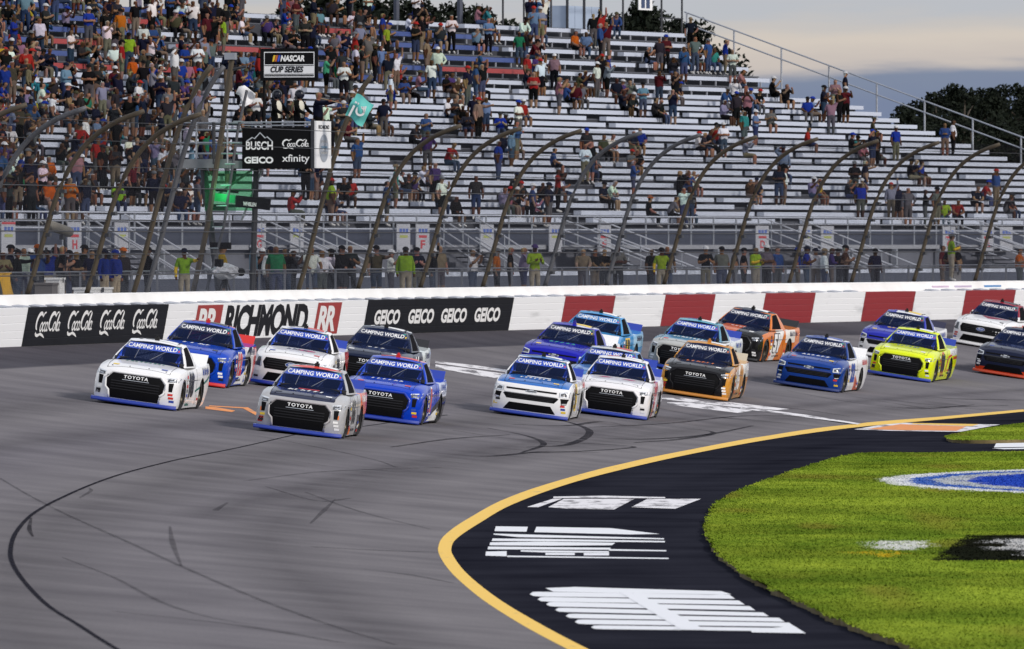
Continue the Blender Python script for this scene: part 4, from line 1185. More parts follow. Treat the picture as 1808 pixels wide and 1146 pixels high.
def decal(name, vf, view, material, parent, off=0.006, step=0.12, key=None):
    """a flat shape laid onto the bodywork (front: x,z; side: y,z; top: x,y)"""
    me = DEC.get(key) if key else None
    if me is None:
        ux, uy, d, o = VIEW[view]; V2, Fc = dice(vf, step); V = []
        for p in V2:
            q = ux * p[0] + uy * p[1] + o
            h, n, i, dist = BVH.ray_cast(q, d)
            if h is None or (view == 'side' and h.x < .5):
                h2 = BVH.find_nearest(q + d * 5); h = h2[0] if h2[0] else q + d * 5
            V.append(h - d * off)
        me = mesh_from(name, V, Fc, [material]); me.polygons.foreach_set('use_smooth', np.ones(len(me.polygons), dtype=bool))
        if key: DEC[key] = me
    o = link(name, me, parent)
    if o.data.materials and o.data.materials[0] != material:
        o.material_slots[0].link = 'OBJECT'; o.material_slots[0].material = material
    return o
def poly2d(*pts): return (np.array(pts, float), [tuple(range(len(pts)))])
def mirror(vf): return (vf[0] * np.array([-1, 1]), [f[::-1] for f in vf[1]])

def paint(name, base, layers=(), rough=0.10):
    """two-part car paint; layers = [(planes, colour)], a plane (nx, ny, nz, d) keeps the side where n.p > d; nx may be ('|', k) for |x|"""
    m, nt, b = new_mat(name); N, L = nt.nodes, nt.links
    tc = N.new('ShaderNodeTexCoord'); sp = N.new('ShaderNodeSeparateXYZ'); L.new(tc.outputs['Object'], sp.inputs[0])
    ab = N.new('ShaderNodeMath'); ab.operation = 'ABSOLUTE'; L.new(sp.outputs[0], ab.inputs[0])
    cb = N.new('ShaderNodeCombineXYZ'); L.new(ab.outputs[0], cb.inputs[0]); L.new(sp.outputs[1], cb.inputs[1]); L.new(sp.outputs[2], cb.inputs[2])
    rgb = N.new('ShaderNodeRGB'); rgb.outputs[0].default_value = (*base, 1); last = rgb.outputs[0]
    for planes, c in layers:
        f = None
        for pl in planes:
            absx = isinstance(pl[0], tuple); n = (pl[0][1] if absx else pl[0], pl[1], pl[2])
            dp = N.new('ShaderNodeVectorMath'); dp.operation = 'DOT_PRODUCT'; dp.inputs[1].default_value = n
            L.new(cb.outputs[0] if absx else tc.outputs['Object'], dp.inputs[0])
            gt = N.new('ShaderNodeMath'); gt.operation = 'GREATER_THAN'; gt.inputs[1].default_value = pl[3]; L.new(dp.outputs['Value'], gt.inputs[0])
            if f is None: f = gt.outputs[0]
            else:
                mu = N.new('ShaderNodeMath'); mu.operation = 'MULTIPLY'; L.new(f, mu.inputs[0]); L.new(gt.outputs[0], mu.inputs[1]); f = mu.outputs[0]
        mx = N.new('ShaderNodeMixRGB'); mx.inputs[2].default_value = (*c, 1); L.new(f, mx.inputs[0]); L.new(last, mx.inputs[1]); last = mx.outputs[0]
    ns = N.new('ShaderNodeTexNoise'); ns.inputs['Scale'].default_value = 2.5; ns.inputs['Detail'].default_value = 6; L.new(tc.outputs['Object'], ns.inputs['Vector'])
    dm = N.new('ShaderNodeMixRGB'); dm.blend_type = 'MULTIPLY'; dm.inputs[0].default_value = 0.10; L.new(last, dm.inputs[1])
    rr = N.new('ShaderNodeValToRGB'); rr.color_ramp.elements[0].position = .3; rr.color_ramp.elements[0].color = (.55, .55, .55, 1); rr.color_ramp.elements[1].position = .6; L.new(ns.outputs['Fac'], rr.inputs[0]); L.new(rr.outputs[0], dm.inputs[2])
    L.new(dm.outputs[0], b.inputs['Base Color'])
    rm = N.new('ShaderNodeMapRange'); rm.inputs[3].default_value = rough * .7; rm.inputs[4].default_value = rough * 1.6; L.new(ns.outputs['Fac'], rm.inputs[0]); L.new(rm.outputs[0], b.inputs['Roughness'])
    b.inputs['Specular IOR Level'].default_value = 0.13
    return m

M_TIRE = mat('race_tyre', (0.014, 0.014, 0.015), 0.85, var=0.2); M_RIM = mat('dark_gold_rim', (0.05, 0.042, 0.028), 0.4, 0.6)
M_GRILLE = mat('grille_black', (0.005, 0.005, 0.006), 0.7, var=0.2, scale=12, spec=0.08); M_SLAT = mat('grille_slat', (0.016, 0.016, 0.019), 0.45, spec=0.2)
M_LAMP = mat('smoked_lamp', (0.05, 0.055, 0.065), 0.12, 0.0, coat=1.0); M_LAMPW = mat('lamp_chrome', (0.75, 0.78, 0.82), 0.12, 0.4)
M_CHR = mat('silver_emblem', (0.55, 0.57, 0.60), 0.25, 0.5); M_CAGE = mat('cage_grey', (0.16, 0.17, 0.20), 0.5); M_SEAT = mat('seat_black', (0.02, 0.02, 0.025), 0.7)
def wheel_meshes():
    def lathe(prof_, n=26):
        V, Fc = [], []
        for i in range(n):
            a = 2 * math.pi * i / n
            for x, r in prof_: V.append((x, r * math.cos(a), r * math.sin(a)))
        k = len(prof_)
        for i in range(n):
            for j in range(k - 1): Fc.append((i * k + j, ((i + 1) % n) * k + j, ((i + 1) % n) * k + j + 1, i * k + j + 1))
        return V, Fc
    t = weld(*lathe([(-.14, .20), (-.14, .30), (-.125, .335), (-.09, .35), (.09, .35), (.125, .335), (.14, .30), (.14, .20)]), [M_TIRE], 'tyre')
    r = weld(*lathe([(-.13, .21), (.05, .205), (.125, .205), (.13, .19), (.08, .17), (.06, .10), (.075, .06), (.08, .001)]), [M_RIM], 'rim')
    return t, r
TYRE, RIM = wheel_meshes()
def splitter_mesh():
    V, Fc = [], []; xs = np.linspace(-1.0, 1.0, 25)
    for x in xs:
        yf = -2.655 + .21 * abs(x * .95) ** 3.6
        V += [(x * .985, yf + .30, .05), (x * .985, yf, .05), (x * .985, yf - .012, .075), (x * .985, yf, .128), (x * .985, yf + .10, .135)]
    for i in range(24):
        for j in range(4): Fc.append((5 * i + j, 5 * i + 5 + j, 5 * i + 6 + j, 5 * i + 1 + j))
    return sharp(mesh_from('splitter', V, Fc, [M_PLACE]), 30)
SPLIT = splitter_mesh()
def spoiler_mesh():
    V, Fc = [], []
    for x in np.linspace(-.86, .86, 9):
        dy = -.03 * (1 - (x / .86) ** 2)
        V += [(x, 2.44 + dy, 1.03), (x, 2.60 + dy, 1.235), (x, 2.612 + dy, 1.232), (x, 2.455 + dy, 1.027)]
    for i in range(8):
        for j in range(4): Fc.append((4 * i + j, 4 * i + 4 + j, 4 * i + 4 + (j + 1) % 4, 4 * i + (j + 1) % 4))
    Fc += [(0, 1, 2, 3), (35, 34, 33, 32)]
    return mesh_from('spoiler', V, Fc, [M_PLACE])
SPOIL = spoiler_mesh()
def cage_mesh():
    mb = MB()
    A_ = lambda s, c: gh_map(s * .93, -.86, c)
    for s in (1, -1):
        mb.tube([(s * .80, -.78, .98), (s * .58, -.14, 1.40), (s * .58, .50, 1.43), (s * .72, .62, .98)], .024, 6)
    mb.tube([(-.58, .50, 1.43), (.58, .50, 1.43)], .024, 6); mb.tube([(-.58, -.14, 1.40), (.58, -.14, 1.40)], .024, 6)
    mb.tube([(-.10, -.72, 1.0), (-.06, -.16, 1.40)], .016, 5); mb.tube([(.10, -.78, 1.0), (.36, -.16, 1.38)], .016, 5)
    mb.tube([(-.66, .60, 1.02), (.55, .50, 1.42)], .024, 6); mb.tube([(.66, .60, 1.02), (0.0, .50, 1.43)], .024, 6)
    return mb.mesh('roll_cage', M_CAGE, True)
CAGE = cage_mesh()
mb = MB(); mb.box(-.80, .80, -.86, -.55, .98, 1.055); DASH = mb.mesh('dashboard', M_SEAT)
mb = MB(); mb.box(.18, .56, .10, .24, .97, 1.30); mb.box(.14, .22, -.08, .20, 1.12, 1.34); mb.box(.52, .60, -.08, .20, 1.12, 1.34); SEATM = mb.mesh('seat', M_SEAT)
mb = MB(); mb.box(-.05, .05, -.06, .05, 1.46, 1.56); mb.box(-.025, .025, -.03, .02, 1.56, 1.60); PODM = mb.mesh('roof_camera', M_WELL)
mb = MB(); mb.tube([(.52, -.12, 1.475), (.50, .55, 1.478)], .012, 4); RAILM = mb.mesh('roof_rail', M_SEAT)
mb = MB(); mb.box(-.985, .985, 1.10, 1.12, .9, 1.0); 
def pins_mesh():
    return [BVH.ray_cast(Vector((x, -2.22, 5)), Vector((0, 0, -1)))[0] for x in (-.62, -.22, .22, .62)]
PINM = MB().ell((0, 0, 0), .02, .02, .016, 6, 3).mesh('hood_pin', M_SEAT)
def line_tube(name, pts, view, r, material, parent, key=None):
    me = DEC.get(key) if key else None
    if me is None:
        ux, uy, d, o = VIEW[view]; q = []
        P_ = np.array(pts, float); out = [P_[0]]
        for a, b_ in zip(P_[:-1], P_[1:]):
            n = max(1, int(np.hypot(*(b_ - a)) / .08))
            for i in range(1, n + 1): out.append(a + (b_ - a) * i / n)
        for p in out:
            h = BVH.ray_cast(ux * p[0] + uy * p[1] + o, d)[0]
            if h is not None: q.append(h)
        mb = MB(); mb.tube(q, r, 6); me = mb.mesh(name, material, True)
        if key: DEC[key] = me
    o = link(name, me, parent)
    if me.materials[0] != material: o.material_slots[0].link = 'OBJECT'; o.material_slots[0].material = material
    return o

def squiggle(seed, n, w, h):
    """unreadable sponsor script: a row of uneven brush strokes"""
    r = random.Random(seed); it = []
    for i in range(n):
        x = w * i / n - w / 2; ww = w / n * r.uniform(.55, .95); k = r.random()
        it.append(poly2d((x, 0), (x + ww * .45, 0), (x + ww * .7, h * r.uniform(.7, 1)), (x + ww * .25, h)))
        if k > .3: it.append(poly2d((x + ww * .1, h * .38), (x + ww, h * .42), (x + ww, h * .62), (x + ww * .2, h * .58)))
        if k > .55: it.append(poly2d((x + ww * .6, 0), (x + ww, 0), (x + ww * 1.05, h * .5), (x + ww * .75, h * .5)))
    return merge2d(it)

M_BANBLUE = mat('banner_blue', (0.012, 0.055, 0.40), 0.3, var=0.05); M_BANNAVY = mat('banner_navy', (0.010, 0.014, 0.050), 0.3, var=0.05); M_BANSKY = mat('banner_sky', (0.03, 0.17, 0.45), 0.3, var=0.05)
M_DW = mat('decal_white', (0.80, 0.80, 0.80), 0.35, var=0.04); M_DK = mat('decal_black', (0.012, 0.012, 0.014), 0.35)
M_DRED = mat('decal_red', (0.55, 0.03, 0.025), 0.35, var=0.05); M_DYEL = mat('decal_yellow', (0.80, 0.55, 0.03), 0.35, var=0.05); M_DBLU = mat('decal_blue', (0.02, 0.06, 0.34), 0.35, var=0.05)
M_DGRN = mat('decal_green', (0.02, 0.13, 0.10), 0.35); M_DORG = mat('decal_orange', (0.75, 0.17, 0.02), 0.35); M_DNAVY = mat('decal_navy', (0.012, 0.018, 0.06), 0.35); M_DPNK = mat('decal_pink', (0.42, 0.06, 0.16), 0.35); M_DTEAL = mat('decal_teal', (.02, .35, .30), .35)
STK = [M_DRED, M_DW, M_DYEL, M_DW, M_DBLU, M_DK, M_DRED, M_DW]
def flatpaint(c, r=.3):
    k = 'enamel_%02d_%02d_%02d' % tuple(int(x * 99) for x in c); return mat(k, c, r, var=0.06, coat=.2)

def front_toyota(t, P, sc):
    decal('grille', poly2d((-.65, .39), (-.67, .58), (-.54, .715), (.54, .715), (.67, .58), (.65, .39), (.55, .31), (-.55, .31)), 'front', M_GRILLE, t, .004, .1, 'toy_gr')
    g = t.children[-1] if False else None
    decal('lower_intake', poly2d((-.58, .32), (.58, .32), (.56, .145), (-.56, .145)), 'front', M_GRILLE, t, .005, .1, 'toy_li')
    for i, z in enumerate((.36, .42, .48, .54)):
        decal('grille_slat', rect2d(-.56, z - .010, .56, z + .010), 'front', M_SLAT, t, .012, .12, 'toy_sl%d' % i)
    line_tube('grille_surround', [(-.58, .15), (-.60, .31), (-.68, .39), (-.70, .59), (-.56, .735), (.56, .735), (.70, .59), (.68, .39), (.60, .31), (.58, .15)], 'front', .030, sc.get('rim', P), t, 'toy_rim')
    vf = text2d('TOYOTA', bold=.02, width=.56, height=.075, spacing=1.25)
    decal('emblem_lettering', shift2d(vf, -.28, .615), 'front', M_DW, t, .012, .2, 'toy_tx')
    decal('grille_slat', rect2d(-.31, .578, .31, .588), 'front', M_CHR, t, .012, .2, 'toy_ul')
    for sg, nm in ((1, 'a'), (-1, 'b')):
        f = (lambda v: v) if sg > 0 else mirror
        h = decal('headlight', f(poly2d((.72, .655), (.73, .735), (.95, .765), (.985, .70), (.95, .66))), 'front', M_LAMP, t, .007, .06, 'toy_hl' + nm)
        decal('lamp_strip', f(poly2d((.70, .715), (.71, .745), (.95, .775), (.965, .752))), 'front', M_LAMPW, h, .010, .06, 'toy_hs' + nm)
        decal('lamp_strip', f(poly2d((.76, .665), (.77, .695), (.96, .70), (.95, .672))), 'front', mat('lamp_lens', (.30, .33, .38), .1, coat=1), h, .010, .06, 'toy_hp' + nm)
        decal('brake_duct', f(poly2d((.755, .63), (.865, .64), (.85, .44), (.77, .44))), 'front', M_GRILLE, t, .007, .06, 'toy_du' + nm)
def front_chevy(t, P, sc):
    decal('grille', poly2d((-.66, .565), (.66, .565), (.70, .54), (.60, .425), (-.60, .425), (-.70, .54)), 'front', M_GRILLE, t, .004, .1, 'che_gr')
    decal('upper_grille', poly2d((-.64, .70), (.64, .70), (.63, .655), (-.63, .655)), 'front', M_GRILLE, t, .004, .1, 'che_ug')
    for i, z in enumerate((.46, .50, .54)): decal('grille_slat', rect2d(-.58, z - .008, .58, z + .008), 'front', M_SLAT, t, .012, .12, 'che_sl%d' % i)
    decal('lower_intake', poly2d((-.52, .335), (.52, .335), (.66, .15), (-.66, .15)), 'front', M_GRILLE, t, .005, .1, 'che_li')
    decal('emblem', merge2d([rect2d(-.14, .632, .14, .672), poly2d((-.06, .615), (.05, .615), (.06, .69), (-.05, .69))]), 'front', M_CHR, t, .013, .2, 'che_em')
    decal('emblem_centre', merge2d([rect2d(-.115, .641, .115, .663)]), 'front', M_DK, t, .016, .2, 'che_em2')
    decal('chrome_bar', rect2d(-.66, .578, .66, .612), 'front', sc.get('rim', P), t, .014, .12, 'che_bar')
    for sg, nm in ((1, 'a'), (-1, 'b')):
        f = (lambda v: v) if sg > 0 else mirror
        h = decal('headlight', f(poly2d((.70, .60), (.70, .71), (.95, .76), (.985, .66), (.95, .60))), 'front', M_LAMP, t, .007, .06, 'che_hl' + nm)
        decal('lamp_strip', f(merge2d([poly2d((.71, .685), (.71, .71), (.95, .757), (.96, .735)), poly2d((.71, .60), (.71, .69), (.735, .69), (.735, .60)), poly2d((.73, .60), (.73, .622), (.93, .622), (.93, .60))])), 'front', M_LAMPW, h, .010, .06, 'che_hs' + nm)
        decal('brake_duct', f(poly2d((.74, .56), (.95, .57), (.90, .42), (.78, .40))), 'front', M_GRILLE, t, .007, .06, 'che_du' + nm)
        decal('lamp_strip', f(poly2d((.78, .44), (.80, .415), (.90, .43), (.90, .455))), 'front', M_LAMPW, h, .011, .06, 'che_ld' + nm)
def front_ford(t, P, sc):
    decal('grille', poly2d((-.66, .72), (.66, .72), (.72, .60), (.66, .44), (-.66, .44), (-.72, .60)), 'front', M_GRILLE, t, .004, .1, 'for_gr')
    for i, z in enumerate((.50, .56, .62, .67)): decal('grille_slat', rect2d(-.62, z - .009, .62, z + .009), 'front', M_SLAT, t, .012, .12, 'for_sl%d' % i)
    decal('lower_intake', poly2d((-.56, .36), (.56, .36), (.68, .15), (-.68, .15)), 'front', M_GRILLE, t, .005, .1, 'for_li')
    el = lambda rx, rz: (np.array([(rx * math.cos(2 * math.pi * i / 20), .60 + rz * math.sin(2 * math.pi * i / 20)) for i in range(20)]), [tuple(range(20))])
    decal('emblem_rim', el(.15, .062), 'front', M_CHR, t, .013, .2, 'for_e1'); e = decal('emblem', el(.135, .05), 'front', mat('emblem_blue', (.01, .04, .22), .3), t, .016, .2, 'for_e2')
    decal('emblem_script', stroke2d([[(-.08, .59), (-.05, .63), (-.02, .585), (.01, .62), (.04, .585), (.08, .60)]], .006), 'front', M_DW, e, .019, .2, 'for_e3')
    for sg, nm in ((1, 'a'), (-1, 'b')):
        f = (lambda v: v) if sg > 0 else mirror
        h = decal('headlight', f(poly2d((.74, .48), (.76, .72), (.95, .75), (.985, .64), (.95, .50))), 'front', M_LAMP, t, .007, .06, 'for_hl' + nm)
        decal('lamp_strip', f(merge2d([poly2d((.75, .70), (.75, .725), (.95, .757), (.96, .735)), poly2d((.75, .48), (.75, .70), (.775, .70), (.775, .48))])), 'front', M_LAMPW, h, .010, .06, 'for_hs' + nm)
FRONT = {'toyota': front_toyota, 'chevy': front_chevy, 'ford': front_ford}

def make_truck(sc):
    t = empty('race_truck', sc['M'])
    P = sc['paint']
    b = link('body', BODY, t)
    b.material_slots[0].link = 'OBJECT'; b.material_slots[0].material = P
    ws = link('windshield', WINS['windshield'], t)
    link('rear_window', WINS['rear_window'], t); link('side_window', WINS['side_window'], t); link('side_window', WINS['passenger_window'], t)
    link('roll_cage', CAGE, t); link('dashboard', DASH, t); link('seat', SEATM, t)
    pod = link('roof_camera', PODM, t)
    if 'pod' in sc: pod.material_slots[0].link = 'OBJECT'; pod.material_slots[0].material = sc['pod']
    link('roof_rail', RAILM, t); [link('hood_pin', PINM, t, Matrix.Translation(q)) for q in PINS]
    for y in (FA, RA):
        for sg in (1, -1):
            w = empty('wheel'); w.parent = t; w.matrix_local = Matrix.Translation((sg * .825, y, ZA + .005)) @ (Matrix.Rotation(R(180), 4, 'Z') if sg < 0 else Matrix.Identity(4))
            link('tyre', TYRE, w); link('rim', RIM, w)
    s = link('splitter', SPLIT, t); s.material_slots[0].link = 'OBJECT'; s.material_slots[0].material = sc['splitter']
    s = link('spoiler', SPOIL, t); s.material_slots[0].link = 'OBJECT'; s.material_slots[0].material = sc['spoiler']
    FRONT[sc['make']](t, P, sc)
    bn = decal('windshield_banner', poly2d((-.755, 1.262), (.755, 1.262), (.672, 1.395), (-.672, 1.395)), 'front', sc['banner'], t, .008, .06, 'ban')
    decal('banner_lettering', shift2d(text2d('CAMPING WORLD', bold=.018, width=1.14, height=.090), -.60, 1.288), 'front', M_DW, bn, .014, .10, 'bantx')
    decal('banner_mark', merge2d([rect2d(.57, 1.295, .60, 1.33)]), 'front', sc.get('mark', M_DRED), bn, .015, .2, 'banmk')
    decal('banner_mark', merge2d([poly2d((.48, 1.392), (.56, 1.392), (.57, 1.378), (.49, 1.378))]), 'front', M_DTEAL, bn, .015, .2, 'banmk2')
    # sticker column behind the front wheel
    r = random.Random(sc['seed'])
    for i in range(6):
        z = .22 + i * .105; y0 = -1.12 + .02 * r.random()
        decal('sticker', rect2d(y0, z, y0 + r.uniform(.16, .24), z + .075), 'side', STK[(i + sc['seed']) % 8], t, .008, .3)
    for i in range(3):
        decal('sticker', rect2d(.62, .14 + i * .09, .62 + r.uniform(.14, .2), .20 + i * .09), 'side', STK[(i * 3 + sc['seed']) % 8], t, .008, .3)
    for i in range(3):
        z = .20 + i * .075; x = .80 - .02 * i
        for sg in (1, -1): decal('sticker', rect2d(min(sg * x, sg * (x + .11)), z, max(sg * x, sg * (x + .11)), z + .05), 'front', STK[(i * 2 + sc['seed'] + (sg > 0)) % 8], t, .008, .3)
    for nm, pts in (('a', [(-.72, -2.30), (-.74, -1.10)]), ('b', [(.72, -2.30), (.74, -1.10)]), ('c', [(-.72, -2.30), (.72, -2.30)])): line_tube('hood_seam', pts, 'top', .006, M_WELL, t, 'seam' + nm)
    line_tube('door_seam', [(-.98, .95), (-.98, .12)], 'side', .005, M_WELL, t, 'seamd'); line_tube('door_seam', [(.46, .95), (.46, .12)], 'side', .005, M_WELL, t, 'seame')
    line_tube('window_brace', [(-.34, 1.05), (-.30, 1.30)], 'front', .006, M_CAGE, t, 'brc1'); line_tube('window_brace', [(.02, 1.05), (.34, 1.29)], 'front', .007, M_CAGE, t, 'brc2')
    if 'num' in sc:
        n, col, edge = sc['num']
        decal('roof_panel', rect2d(.02, -.05, .46, .42), 'top', STK[(sc['seed'] * 3 + 1) % 8] if sc['seed'] % 3 else M_DW, t, .006, .12)
        decal('roof_number', shift2d(text2d(n, bold=.05, width=.34, height=.34), -.42, .02), 'top', col if col is not M_DK else M_DK, t, .008, .12)
        decal('door_lettering', shift2d(squiggle(sc['seed'] + 50, 5, .9, .07), -.25, .17), 'side', M_DW if sc['seed'] % 2 else M_DK, t, .010, .2)
        decal('bed_lettering', shift2d(squiggle(sc['seed'] + 80, 6, 1.0, .15), 1.72, .80), 'side', [M_DNAVY, M_DRED, M_DW, M_DBLU][sc['seed'] % 4], t, .010, .2)
        for sg in (1, -1): decal('hood_mark', rect2d(sg * .56 - .07, -2.12, sg * .56 + .07, -2.0), 'top', STK[(sc['seed'] + sg) % 8], t, .007, .1)
        vf = text2d(n, bold=.06, shear=.15, width=.40 * len(n) if len(n) > 1 else .34, height=.56)
        if edge:
            ve = text2d(n, bold=.11, shear=.15, width=.40 * len(n) + .10 if len(n) > 1 else .44, height=.63)
            decal('number_outline', shift2d(ve, -.80, .275), 'side', edge, t, .008, .15)
        decal('door_number', shift2d(vf, -.75, .31), 'side', col, t, .013, .15)
        if sc.get('nose_num'):
            decal('nose_number', shift2d(text2d(n, bold=.05, shear=.1, width=.12, height=.10), -.90, .22), 'front', col, t, .009, .2)
    for shp, view, m_ in sc.get('art', ()): decal('graphic', shp, view, m_, t, .005 if view == 'side' else .006, .10)
    if 'hood' in sc:
        m_, n, w, y0, y1 = sc['hood']
        decal('hood_graphic', shift2d(squiggle(sc['seed'], n, w, y1 - y0), 0, y0), 'top', m_, t, .007, .12)
    tag(t, sc['label'], 'truck', 'racing pickup trucks on the track')
    return t
PINS = pins_mesh()

def truck_matrix(u, v, span_l=None, span_r=None, theta=None):
    u -= 8; p = px_ground(u, v + 1); Y = p[1]; s = F / Y * 1.07
    if theta is None:
        k = ((span_r - span_l) / s - 1.98) / 5.15; theta = math.degrees(math.asin(max(.03, min(.4, k))))
    al = math.atan((u - U0) / F)
    h = np.array([-math.sin(al + R(theta)), -math.cos(al + R(theta))])     # heading
    c = p - h * 2.6 * 1.07                                                        # truck centre, nose at p
    rt = np.array([-h[1], h[0]])                                           # image-right
    zc = float(surf(*c)); e = 1.0
    zx = (float(surf(*(c + rt * e))) - float(surf(*(c - rt * e)))) / (2 * e)
    zy = (float(surf(*(c + h * e))) - float(surf(*(c - h * e)))) / (2 * e)
    ax = Vector((rt[0], rt[1], zx)).normalized(); ay = Vector((-h[0], -h[1], -zy)); az = ax.cross(ay).normalized(); ay = az.cross(ax).normalized()
    return Matrix(((ax.x, ay.x, az.x, c[0]), (ax.y, ay.y, az.y, c[1]), (ax.z, ay.z, az.z, zc), (0, 0, 0, 1))) @ Matrix.Rotation(R(1.2), 4, 'Y') @ Matrix.Scale(1.07, 4), theta
WH = (.78, .78, .79)
HOOD = [(('|', -1), 0, 0, -.72), (0, -1, 0, .95), (0, 0, 1, .80)]
HOODW = [(0, -1, 0, .95), (0, 0, 1, .80), (('|', -1), 0, 0, -.90)]
FRONTZ = [(0, -1, 0, 2.05)]
ROOF = [(0, 0, 1, 1.44)]
REAR = [(0, 1, 0, 1.0)]
BED = [(0, 1, 0, .75), (0, 0, -1, -1.12)]
def SIDE(y): return [(('|', 1), 0, 0, .86), (0, 1, 0, y), (0, 0, -1, -.99)]
def oval(cx, cy, rx, ry, n=18): return (np.array([(cx + rx * math.cos(2 * math.pi * i / n), cy + ry * math.sin(2 * math.pi * i / n)) for i in range(n)]), [tuple(range(n))])
fp = flatpaint
BLUE = fp((.012, .04, .34)); RED = fp((.60, .02, .015)); BLACK = fp((.012, .012, .014)); ORNG = fp((.55, .22, .03))
T = []
def add(make, u, v, L_, R_, label, base, layers, splitter, spoiler, banner, theta=None, **kw):
    M, th = truck_matrix(u, v, L_, R_, theta)
    sc = dict(make=make, M=M, label=label, paint=paint('truck_paint_%02d' % len(T), base, layers), splitter=splitter, spoiler=spoiler, banner=banner, seed=len(T) + 3, **kw)
    T.append(make_truck(sc))
add('toyota', 241, 717, 164, 377, 'white racing pickup with blue banner and dark number 18 leading the pack', WH, [], BLUE, fp(WH), M_BANBLUE,
    num=('18', M_DK, M_CHR), nose_num=True, hood=(M_DGRN, 9, .95, -1.30, -1.08),
    art=[(poly2d((.30, .42), (.95, .50), (2.5, .72), (2.5, .78), (.95, .56), (.30, .47)), 'side', M_DGRN), (poly2d((-1.0, .12), (-.3, .12), (-.55, .20), (-1.0, .17)), 'side', M_DGRN), (shift2d(squiggle(4, 6, 1.1, .16), 1.75, .82), 'side', M_DK)])
add('toyota', 334, 677, 265, 461, 'blue racing pickup with red spoiler and red door number behind the white one', (.004, .050, .42), [(SIDE(.55), (.75, .74, .74)), (SIDE(.55) + [(0, -.5, 1, .12), (0, .3, -1, -.62)], (.02, .02, .022)), (SIDE(1.9), (.55, .05, .03)), (ROOF + [(1, 0, 0, .05), (0, 1, 0, .1)], (.6, .12, .12))], RED, RED, M_BANNAVY,
    num=('12', M_DRED, M_DW), hood=(M_DW, 4, .75, -1.40, -1.18), pod=RED, art=[(poly2d((-.95, .10), (.55, .10), (.55, .42), (.1, .30)), 'side', M_DW)])
add('ford', 516, 686, 449, 624, 'white racing pickup with oval emblem, purple hood mark and blue spoiler', WH, [(ROOF + [(0, -1, 0, .08)], (.02, .06, .34)), (SIDE(1.2) + [(0, .4, 1, 1.25), (0, .4, -1, -.45)], (.4, .03, .03))], BLUE, BLUE, M_BANBLUE,
    num=('38', M_DK, None), hood=(M_DNAVY, 4, .55, -1.52, -1.28), art=[(oval(.22, -1.42, .24, .15), 'top', M_DPNK)])
add('toyota', 531, 767, 448, 651, 'silver racing pickup numbered 66 with navy hood and red roof stripe', (.40, .40, .41), [(HOOD, (.010, .014, .045)), (ROOF + [(0, -1, 0, .0)], (.65, .06, .04)), (SIDE(.95) + [(0, 0, 1, .52)], (.70, .14, .07)), (SIDE(.45) + [(0, 0, -1, -.52)], (.03, .03, .033)), (SIDE(-1.6) + [(0, -1, 0, .95), (0, 0, -1, -.40)], (.03, .03, .033))], BLUE, BLUE, M_BANBLUE,
    num=('66', M_DK, M_DW), nose_num=True, hood=(M_DW, 6, .85, -1.62, -1.36), rim=fp((.38, .36, .37)), art=[(rect2d(-.22, -1.28, .25, -1.12), 'top', M_DRED), (rect2d(.80, .44, .88, .53), 'front', M_DORG), (rect2d(-.88, .44, -.80, .53), 'front', M_DORG), (rect2d(-1.0, .10, -.62, .24), 'side', M_DORG)])
add('toyota', 673, 743, 594, 791, 'blue racing pickup with red door number beside the silver one', (.004, .045, .46), [(SIDE(-.2) + [(0, .2, -1, -.42)], (.02, .02, .022)), (SIDE(.9) + [(0, 0, 1, .66)], (.45, .50, .66)), (ROOF + [(1, 0, 0, -.1), (0, 1, 0, .0)], (.55, .25, .28))], BLUE, BLUE, M_BANBLUE,
    num=('1', M_DRED, M_DW), hood=(M_DW, 6, .8, -1.50, -1.26), pod=RED, rim=fp((.01, .04, .38)), art=[(poly2d((-.95, .10), (.75, .10), (.75, .40), (.1, .30)), 'side', M_DW)])
add('toyota', 653, 681, 590, 771, 'dark navy racing pickup with black spoiler running beside the geico panel', (.012, .018, .045), [(BED, (.62, .68, .68)), (ROOF + [(1, 0, 0, .1), (0, 1, 0, .05)], (.6, .62, .65))], BLACK, BLACK, M_BANNAVY,
    hood=(M_DW, 3, .5, -1.35, -1.2), mark=M_DYEL, num=('11', M_DW, None))
add('chevy', 940, 736, 872, 1041, 'blue hooded racing pickup with white nose and yellow door number, second row', WH, [(HOODW, (.018, .13, .44)), (ROOF, (.05, .16, .42)), (BED, (.70, .71, .74))], BLUE, BLUE, M_BANBLUE,
    num=('2', M_DK, M_DYEL), hood=(M_DW, 7, .8, -1.68, -1.46), rim=fp(WH), art=[(rect2d(-.25, -1.34, .35, -1.16), 'top', M_DW), (rect2d(-.62, .24, -.05, .92), 'side', M_DYEL), (rect2d(-.92, .24, -.82, .32), 'front', M_DYEL)])
add('toyota', 1082, 735, 1016, 1179, 'white racing pickup with pink hood shapes beside the blue hooded one', (.76, .75, .77), [(SIDE(-1.0) + [(0, -.8, 1, .45), (0, .8, -1, -1.0)], (.5, .06, .08)), (SIDE(.55) + [(0, 0, -1, -.7)], (.05, .045, .05))], BLUE, BLUE, M_BANBLUE,
    num=('5', M_DRED, None), art=[(poly2d((-.5, -1.4), (-.30, -1.25), (-.1, -1.38), (-.28, -1.52)), 'top', M_DPNK), (poly2d((.12, -1.5), (.30, -1.28), (.52, -1.36), (.42, -1.52)), 'top', M_DPNK)])
